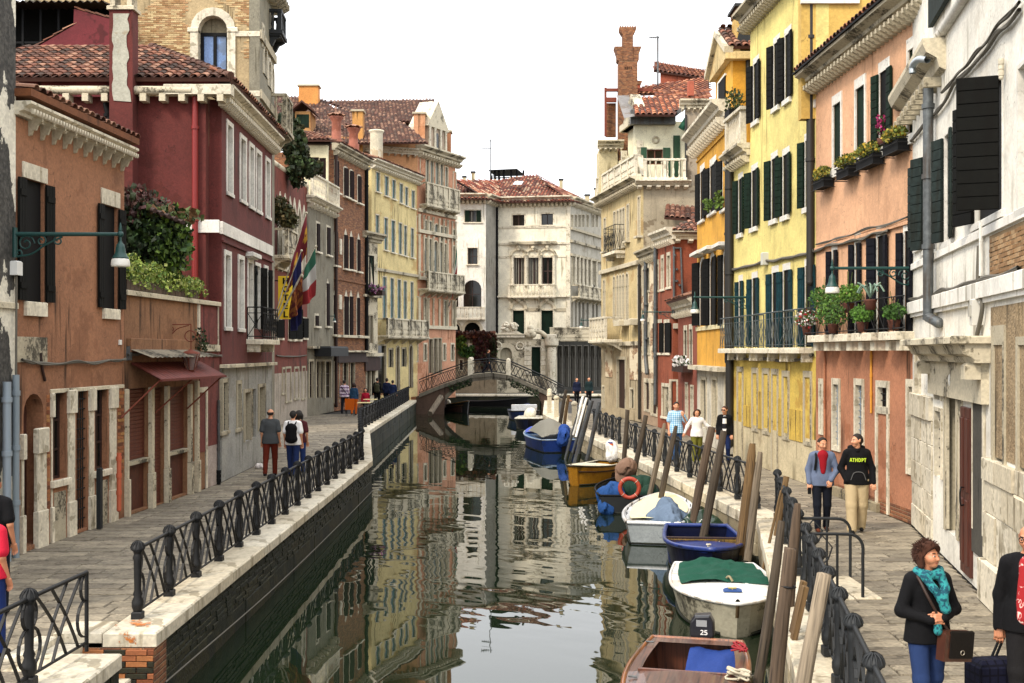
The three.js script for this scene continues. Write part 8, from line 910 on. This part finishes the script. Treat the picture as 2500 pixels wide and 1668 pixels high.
b.g=[skinOf(map([[D([0,hipY+.0,0]),D([0,hipY+.1,0]),.14,.135,1.25],...leg(0,.016+(o.baggy??0)),...leg(1,.016+(o.baggy??0))]),c,.03,p=>Math.max(p[1]-(1.04+up+dy)*s,.03-p[1]),.012)];b.build('trousers',o.bottom,g);
L.forEach(q=>{const a=D(q[2]);b.g=[skinOf(map([[vadd(a,[0,-.035,-.035]),vadd(a,[0,-.045,.13]),.04,.034],[a,vadd(a,[0,-.03,0]),.042,.045]]),Math.min(c,.02),.02,p=>a[1]*s-.078*s-p[1])];b.build('shoe',o.shoe??M.black,g);});
if(o.hair){const st=o.style??'short',r=.09,hp=st==='bob'?[[HR([0,.04,-.02]),HR([0,.055,.0]),.1,.094],[HR([-.07,.0,-.02]),HR([-.075,-.075,-.02]),.05,.035],[HR([.07,.0,-.02]),HR([.075,-.075,-.02]),.05,.035],[HR([0,0,-.06]),HR([0,-.08,-.055]),.075,.055]]:[[HR([0,.03,-.018]),HR([0,.045,-.008]),.088,.084],[HR([0,-.01,-.05]),HR([0,-.05,-.045]),.06,.045]];const yaw2=yaw;b.g=[skinOf(map(hp),Math.min(c*.6,.014),.03,p=>{const q=[p[0]/s-hc[0],p[1]/s-hc[1],p[2]/s-hc[2]],fz=q[0]*Math.sin(yaw2)+q[2]*Math.cos(yaw2),fy=q[1];if(st==='bald')return Math.max(fy-.04,-.04-fy,fz-.03);return Math.min(Math.max(0,1),Math.min(fz>-.0?fz*.9-.012-Math.max(0,fy)*.5:-9,9));},st==='bob'?.05:.015)];b.build('hair',o.hair,g);}
if(o.pack){const q=new MB();q.g=[skinOf(map([[D([-.07,Y(1.02),-.2]),D([.07,Y(1.02),-.2]),.1,.1,1.2],[D([-.06,Y(1.3),-.2]),D([.06,Y(1.3),-.2]),.1,.1,1.3],[D([0,Y(1.05),-.2]),D([0,Y(1.3),-.2]),.15,.14,1.4]]),c,.03)];q.build('backpack',o.pack,g);const w=new MB();for(const i of[-1,1])w.tube([K(D([i*.09,Y(1.4),-.17])),K(D([i*.11,Y(1.475),-.02])),K(D([i*.12,Y(1.36),.12])),K(D([i*.14,Y(1.12),.1])),K(D([i*.14,Y(1.02),-.1]))],.02*s,16,5);w.build('strap',o.pack,g);}
if(o.extra)o.extra({g,D,Y,K,HR,A,s,map,c});return g;}
const check=tex(64,64,.06,(x,y)=>mixc([206,226,240],[86,150,196],(x<.5?.5:0)+(y<.5?.45:0))),stripe=tex(8,32,.075,(x,y)=>y<.5?[232,230,226]:[28,28,34]),lilac=tex(16,32,.09,(x,y)=>y<.6?[206,190,206]:[120,96,128]);
const jean=wear(0x1b2a52),navy=wear(0x10141f),black=wear(0x0c0c0f),brownHair=flat(0x1d130d,.8),auburn=new THREE.MeshStandardMaterial({color:0x3a1d0e,roughness:1,bumpMap:bumpWood,bumpScale:.02});
const tube=(g,pts,r,m,n)=>new MB().tube(pts,r,24,6).build(n,m,g),face0=0,away=Math.PI;
person('woman in a black jacket and turquoise scarf with folded hands and a brown shoulder bag',3.63,9.9,.12,{h:1.63,c:.013,woman:1,yaw:.5,pitch:-.12,skin:1,top:black,bottom:wear(0x22345c),hair:auburn,style:'bob',hem:.84,loose:.026,legs:[[.18,.08],[-.1,.25]],arms:[[[-.26,1.13,.0],[-.06,1.08,.2]],[[.26,1.14,.02],[.05,1.1,.21]]],handDir:[[1,.02,.15],[-1,.05,.15]],handUp:[[0,.3,1],[0,.3,1]],extra:({g,D,Y,K,HR,s,map})=>{{const q=rng(4),b=new MB();for(let i=0;i<1100;i++){const a=q()*6.283,e=q()*2.2-.7,n=[Math.cos(a)*Math.cos(e),Math.sin(e),Math.sin(a)*Math.cos(e)];if(n[2]>.3&&n[1]<.5)continue;const j=()=>(q()-.5)*.05;b.bar(K(HR([n[0]*.09,.035+n[1]*.09,-.015+n[2]*.09])),K(HR([n[0]*.128+j(),.03+n[1]*.125+j(),-.015+n[2]*.13+j()])),.006,3,.002);}b.build('hair_strands',auburn,g);}const teal=new THREE.MeshPhysicalMaterial({color:0x4f9ca0,map:tex(128,128,.2,(x,y)=>mixc([130,214,214],[52,116,140],sst(.42,.58,fbm(x*10,y*10,10,10,3,88)))),roughness:.9,bumpMap:texCloth,bumpScale:.02});const b=new MB();const P=a=>a.map(v=>D([v[0],Y(v[1]),v[2]]));const chain=(a,r)=>{const q=P(a),o=[];for(let i=0;i+1<q.length;i++)o.push([q[i],q[i+1],r[i],r[i+1]]);return o;};b.g=[skinOf(map([...chain([[-.1,1.49,.02],[-.05,1.475,.1],[.05,1.475,.1],[.1,1.5,.02],[0,1.53,-.07],[-.1,1.49,.02]],[.042,.045,.045,.042,.04,.042]),...chain([[-.07,1.46,.1],[-.02,1.36,.17],[.04,1.27,.19],[.07,1.18,.2]],[.042,.04,.045,.05]),...chain([[.08,1.47,.09],[.09,1.36,.16],[.05,1.27,.19]],[.04,.036,.04]),...chain([[.0,1.12,.2],[.0,.98,.2]],[.03,.04])]),.012,.02,null,.02)];b.build('scarf',teal,g);const lb=new THREE.MeshPhysicalMaterial({color:0x4a2414,map:TX.b,roughness:.5,clearcoat:.2}),m=T(...K(D([.17,Y(.84),.19]))).multiply(RY(.25)).multiply(RZ(-.1));const bag=sub('shoulder_bag',g,m);new MB().cbox(-.15,.15,-.13,.13,-.05,.05,.03).build('bag',lb,bag);new MB().cbox(-.1,.15,-.1,.135,.04,.062,.012).build('flap',wear(0x16120f),bag);new MB().add(new THREE.TorusGeometry(.02,.004,6,14),T(.03,-.05,.066)).build('clasp',flat(0xa8a094,.3,{metalness:.8}),bag);tube(g,[[.12,.95,.2],[.02,1.1,.19],[-.09,1.3,.18],[-.13,1.46,.05],[-.1,1.4,-.15]].map(v=>K(D([v[0],Y(v[1]),v[2]]))),.014,flat(0x2c1a12,.6),'bag_strap');}});
person('man with glasses, dark jacket and red shirt at the right edge',4.545,9.95,-.35,{h:1.78,c:.014,yaw:-.45,pitch:.1,skin:1,top:black,bottom:wear(0x1b1a1c),hair:flat(0x2a2725,.8),style:'bald',hem:.84,loose:.03,arms:[[[-.23,1.12,-.05],[-.24,.85,-.02]],null],extra:({g,D,Y,K,HR,map})=>{const b=new MB();b.g=[skinOf(map([[D([-.02,Y(.98),.1]),D([.0,Y(1.42),.1]),.1,.09,1.6]]),.014,.02)];b.build('red_shirt',new THREE.MeshPhysicalMaterial({color:0xffffff,map:tex(128,128,.5,(x,y)=>Math.abs(fbm(x*9,y*5,9,5,3,66)-.5)<.018?[220,190,180]:[150,22,28]),roughness:.9}),g);const q=new MB();for(const e of[-1,1])q.add(new THREE.TorusGeometry(.021,.003,4,14),T(...K(HR([e*.031,.004,.098]))).multiply(RY(-.45)));q.bar(K(HR([-.01,.006,.1])),K(HR([.01,.006,.1])),.003,4).bar(K(HR([-.052,.008,.094])),K(HR([-.08,.01,0])),.003,4).bar(K(HR([.052,.008,.094])),K(HR([.08,.01,0])),.003,4);q.build('glasses',M.black,g);}});
{const g=thing('suitcase','dark navy trolley suitcase with an extended handle behind the man with glasses','suitcase',[4.32,0,-10.15],.15);new MB().cbox(-.21,.21,.06,.56,-.13,.13,.06).build('shell',wear(0x15172b,tex(64,64,.08,(x,y)=>(Math.abs(x-.5)<.1||Math.abs(y-.5)<.1)?[120,120,150]:[230,230,240])),g);new MB().bar([.02,.5,-.1],[.06,.78,.02],.012).bar([.06,.5,-.1],[.1,.78,.02],.012).bar([.02,.79,.02],[.14,.79,.02],.022).build('handle',M.ironGrey,g);for(const x of[-.18,.18])new MB().add(new THREE.CylinderGeometry(.045,.045,.03,12),T(x,.045,-.1).multiply(RZ(1.57))).build('wheel',M.black,g);}
person('man in a grey blue zip hoodie over a red shirt holding a phone low',5.72,20.9,-.1,{h:1.72,c:.018,yaw:.35,pitch:.18,top:wear(0x5d6880),bottom:navy,shoe:wear(0x5a2c1a),hair:brownHair,hem:.86,loose:.03,legs:[[.16,.1],[-.05,.22]],arms:[[[-.25,1.15,-.03],[-.25,.91,.08]],[[.27,1.15,.03],[.13,.98,.2]]],handDir:[null,[-.3,-1,.2]],extra:({g,D,Y,K,A,map})=>{const b=new MB();b.g=[skinOf(map([[D([0,Y(1.12),.115]),D([0,Y(1.43),.085]),.045,.1,1.4]]),.014,.02)];b.build('red_shirt',wear(0x8c1420),g);const w=A[0][2];new MB().cbox(-.03,.03,-.12,0,-.008,.008,.003,T(...K([w[0],w[1]-.08,w[2]+.05]))).build('phone',M.black,g);tube(g,[[-.12,1.49,.0],[-.13,1.38,.14],[-.15,1.15,.12]].map(v=>K(D([v[0],Y(v[1]),v[2]]))),.022,M.black,'backpack_strap');}});
person('man in a black hoodie with lime lettering and beige trousers',6.3,20.7,-.15,{h:1.8,c:.018,yaw:-1.15,top:black,bottom:wear(0xb8a582),baggy:.022,hair:brownHair,hem:.86,loose:.03,legs:[[.14,.1],[-.12,.18]],arms:[[[-.27,1.14,-.04],[-.18,.93,.1]],[[.27,1.14,-.03],[.28,.9,.06]]],noHand:[1,0],extra:({g,D,Y,K,map})=>{const t=letters('ATHDPT',.07,.004);new MB().add(t,T(...K(D([.0,Y(1.27),.138]))).multiply(RX(-.12)).multiply(SC(.8,1,1))).build('lettering',flat(0xb9d42c,.6),g);const b=new MB();b.g=[skinOf(map([[D([-.1,Y(1.5),-.05]),D([.1,Y(1.5),-.05]),.055,.055],[D([-.1,Y(1.5),-.04]),D([0,Y(1.46),.08]),.04,.03],[D([.1,Y(1.5),-.04]),D([0,Y(1.46),.08]),.04,.03]]),.016,.03)];b.build('hood',black,g);tube(g,[[-.12,.95,.135],[-.06,1.08,.15],[.08,1.08,.15],[.14,.95,.135]].map(v=>K(D([v[0],Y(v[1]),v[2]]))),.005,flat(0x6a6a6a),'pocket_seam');}});
person('man in a light blue checked shirt with one hand at his shoulder strap',4.97,34.3,.05,{h:1.78,c:.022,top:wear(0xffffff,check),topName:'shirt',bottom:wear(0x3c5a86),hair:brownHair,sleeve:'short',hem:.84,loose:.03,arms:[null,[[.3,1.14,.06],[.16,1.36,.2]]],handDir:[null,[-.2,1,0]]});
person('child in a white long sleeved sweater and olive trousers with arms held out',5.55,34,0,{h:1.57,c:.022,yaw:0,pitch:.3,top:wear(0xe6e3e0),topName:'sweater',bottom:wear(0x6b6a2a),baggy:.012,shoe:flat(0x8a8a20),hair:flat(0x3a2212),style:'bob',hem:.86,loose:.03,arms:[[[-.32,1.2,0],[-.42,.98,.05]],[[.34,1.22,0],[.52,1.1,.05]]]});
person('person in sunglasses, black jacket and striped shirt near the yellow house',6.27,33.4,-.2,{h:1.7,c:.022,woman:1,yaw:-.5,top:black,bottom:wear(0x1c2c58),hair:flat(0x3a2418),hem:.9,loose:.03,extra:({g,D,Y,K,HR,map})=>{const b=new MB();b.g=[skinOf(map([[D([0,Y(1.0),.1]),D([0,Y(1.42),.1]),.075,.06,1.4]]),.02,.02)];b.build('striped_shirt',wear(0xffffff,stripe),g);new MB().bar(K(HR([-.06,.005,.09])),K(HR([.06,.005,.09])),.018).build('sunglasses',M.black,g);}});
person('man in a grey t-shirt and rust trousers walking away',-6.42,30.1,away+.05,{h:1.79,c:.02,top:wear(0x45484a),topName:'shirt',bottom:wear(0x5a1e10),hair:flat(0x1a120e),style:'bald',sleeve:'short',hem:.86,loose:.03,legs:[[.2,.1],[-.22,.2]]});
person('man in a white t-shirt with a black backpack walking away',-5.8,30,away-.05,{h:1.74,c:.02,top:wear(0xe8e6e4),topName:'shirt',bottom:jean,hair:flat(0x17100c),sleeve:'short',hem:.86,loose:.03,pack:black,legs:[[-.15,.2],[.15,.1]]});
person('dark haired person in a maroon top half hidden behind the backpack',-5.79,30.8,away,{h:1.68,c:.025,top:wear(0x4a2024),bottom:wear(0x24386a),hair:flat(0x17100c),style:'bob',sleeve:'short'});
person('person in a bright pink red shirt and blue jeans cut off by the left edge',-5.66,12.25,away-.3,{h:1.68,c:.016,woman:1,skin:1,top:wear(0xc02038),topName:'shirt',bottom:wear(0x1a2c60),hair:flat(0x1a120e),sleeve:'short',hem:.9,loose:.035,arms:[null,[[.3,1.15,-.02],[.34,.93,.05]]]});
person('person in a black t-shirt at the left edge behind the pink shirt',-6.5,14.2,away,{h:1.75,c:.02,skin:1,top:black,topName:'shirt',bottom:navy,hair:flat(0x1a120e),sleeve:'short'});
person('man in a lilac striped shirt with a dark shoulder strap by the café tables',-8.95,60.5,away,{h:1.8,c:.035,top:wear(0xffffff,lilac),bottom:navy,hair:brownHair,extra:({g,D,Y,K})=>tube(g,[[.15,1.42,-.15],[-.15,1.05,-.19]].map(v=>K(D([v[0],Y(v[1]),v[2]]))),.02,M.black,'strap')});person('person in a denim jacket and orange trousers by the café tables',-8.3,59.5,away,{h:1.66,c:.035,woman:1,top:wear(0x24405c),bottom:wear(0xc05a14),hair:flat(0x2a1810),style:'bob'});person('dark clothed person with an olive backpack beyond the café tables',-7.85,66,away,{h:1.8,c:.04,top:black,bottom:black,hair:brownHair,pack:wear(0x3a3a2a)});person('left one of the pair in navy jackets on the far left pavement',-7.35,66.5,away,{h:1.76,c:.04,top:wear(0x141c36),bottom:navy,hair:brownHair});person('right one of the pair in navy jackets on the far left pavement',-6.95,66,away,{h:1.66,c:.04,top:wear(0x182442),bottom:navy,hair:brownHair});person('seated café guest in a magenta and red top',-8.15,63,.2,{h:1.7,c:.035,sit:1,woman:1,legs:[[1.4,1.4],[1.4,1.4]],top:wear(0xa01830),bottom:navy,hair:flat(0x2a1810),style:'bob'});
person('person in dark clothes walking over the bridge',xAt(1192,78.2),78.2,Math.PI/2,{y:1.78,h:1.74,c:.04,top:black,bottom:navy,hair:brownHair,legs:[[.35,.1],[-.35,.3]]});person('left one of two dark figures on the far right quay near the bridge',4.0,70,.2,{h:1.72,c:.04,top:wear(0x161c34),bottom:black,hair:brownHair});person('right one of two dark figures on the far right quay near the bridge',4.75,70,.1,{h:1.75,c:.04,top:wear(0x1a2a2c),bottom:black,hair:brownHair});
const ct=thing('cafe_table','small café table with a cloth, nearest the railing','table',[-7.55,0,-58]);new MB().cbox(-.35,.35,.7,.73,-.35,.35,.01).build('table_top',flat(0xd8c890,.6),ct);for(const[x,z]of[[-.3,-.3],[.3,-.3],[-.3,.3],[.3,.3]])new MB().bar([x,0,z],[x*.8,.7,z*.8],.018).build('leg',M.pipeGrey,ct);copyOf(ct,'small café table farther along beside the seated guest',[-7.75,0,-62]);
const ch=thing('cafe_chair','dark café chair with an orange jacket over its back','chair',[-8.3,0,-58.2]);new MB().cbox(-.22,.22,.43,.46,-.22,.22,.01).build('seat',M.black,ch);new MB().bar([-.2,.44,.2],[-.22,.9,.27],.02).bar([.2,.44,.2],[.22,.9,.27],.02).box(-.22,.22,.65,.9,.23,.27).build('backrest',M.black,ch);for(const[x,z]of[[-.2,-.2],[.2,-.2],[-.2,.2],[.2,.2]])new MB().bar([x,0,z],[x,.44,z],.016).build('leg',M.pipeGrey,ch);mesh('jacket',new MB().box(-.24,.24,.35,.92,.275,.31).geo(),wear(0xc05a14),ch);
copyOf(ch,'café chair under the seated guest',[-8.15,0,-63],Math.PI).children.filter(q=>q.name==='jacket').forEach(q=>q.removeFromParent());
{const q=rng(12),g=thing('litter','crumpled white paper lying against the grey house wall','litter',[-7.15,.02,-32.2]);wrap('paper',g,[[0,.04,0,.06],[.14,.03,.05,.05],[-.12,.03,.03,.05]],flat(0xd8d0cc),6,.02);}
renderer.render(scene,camera);
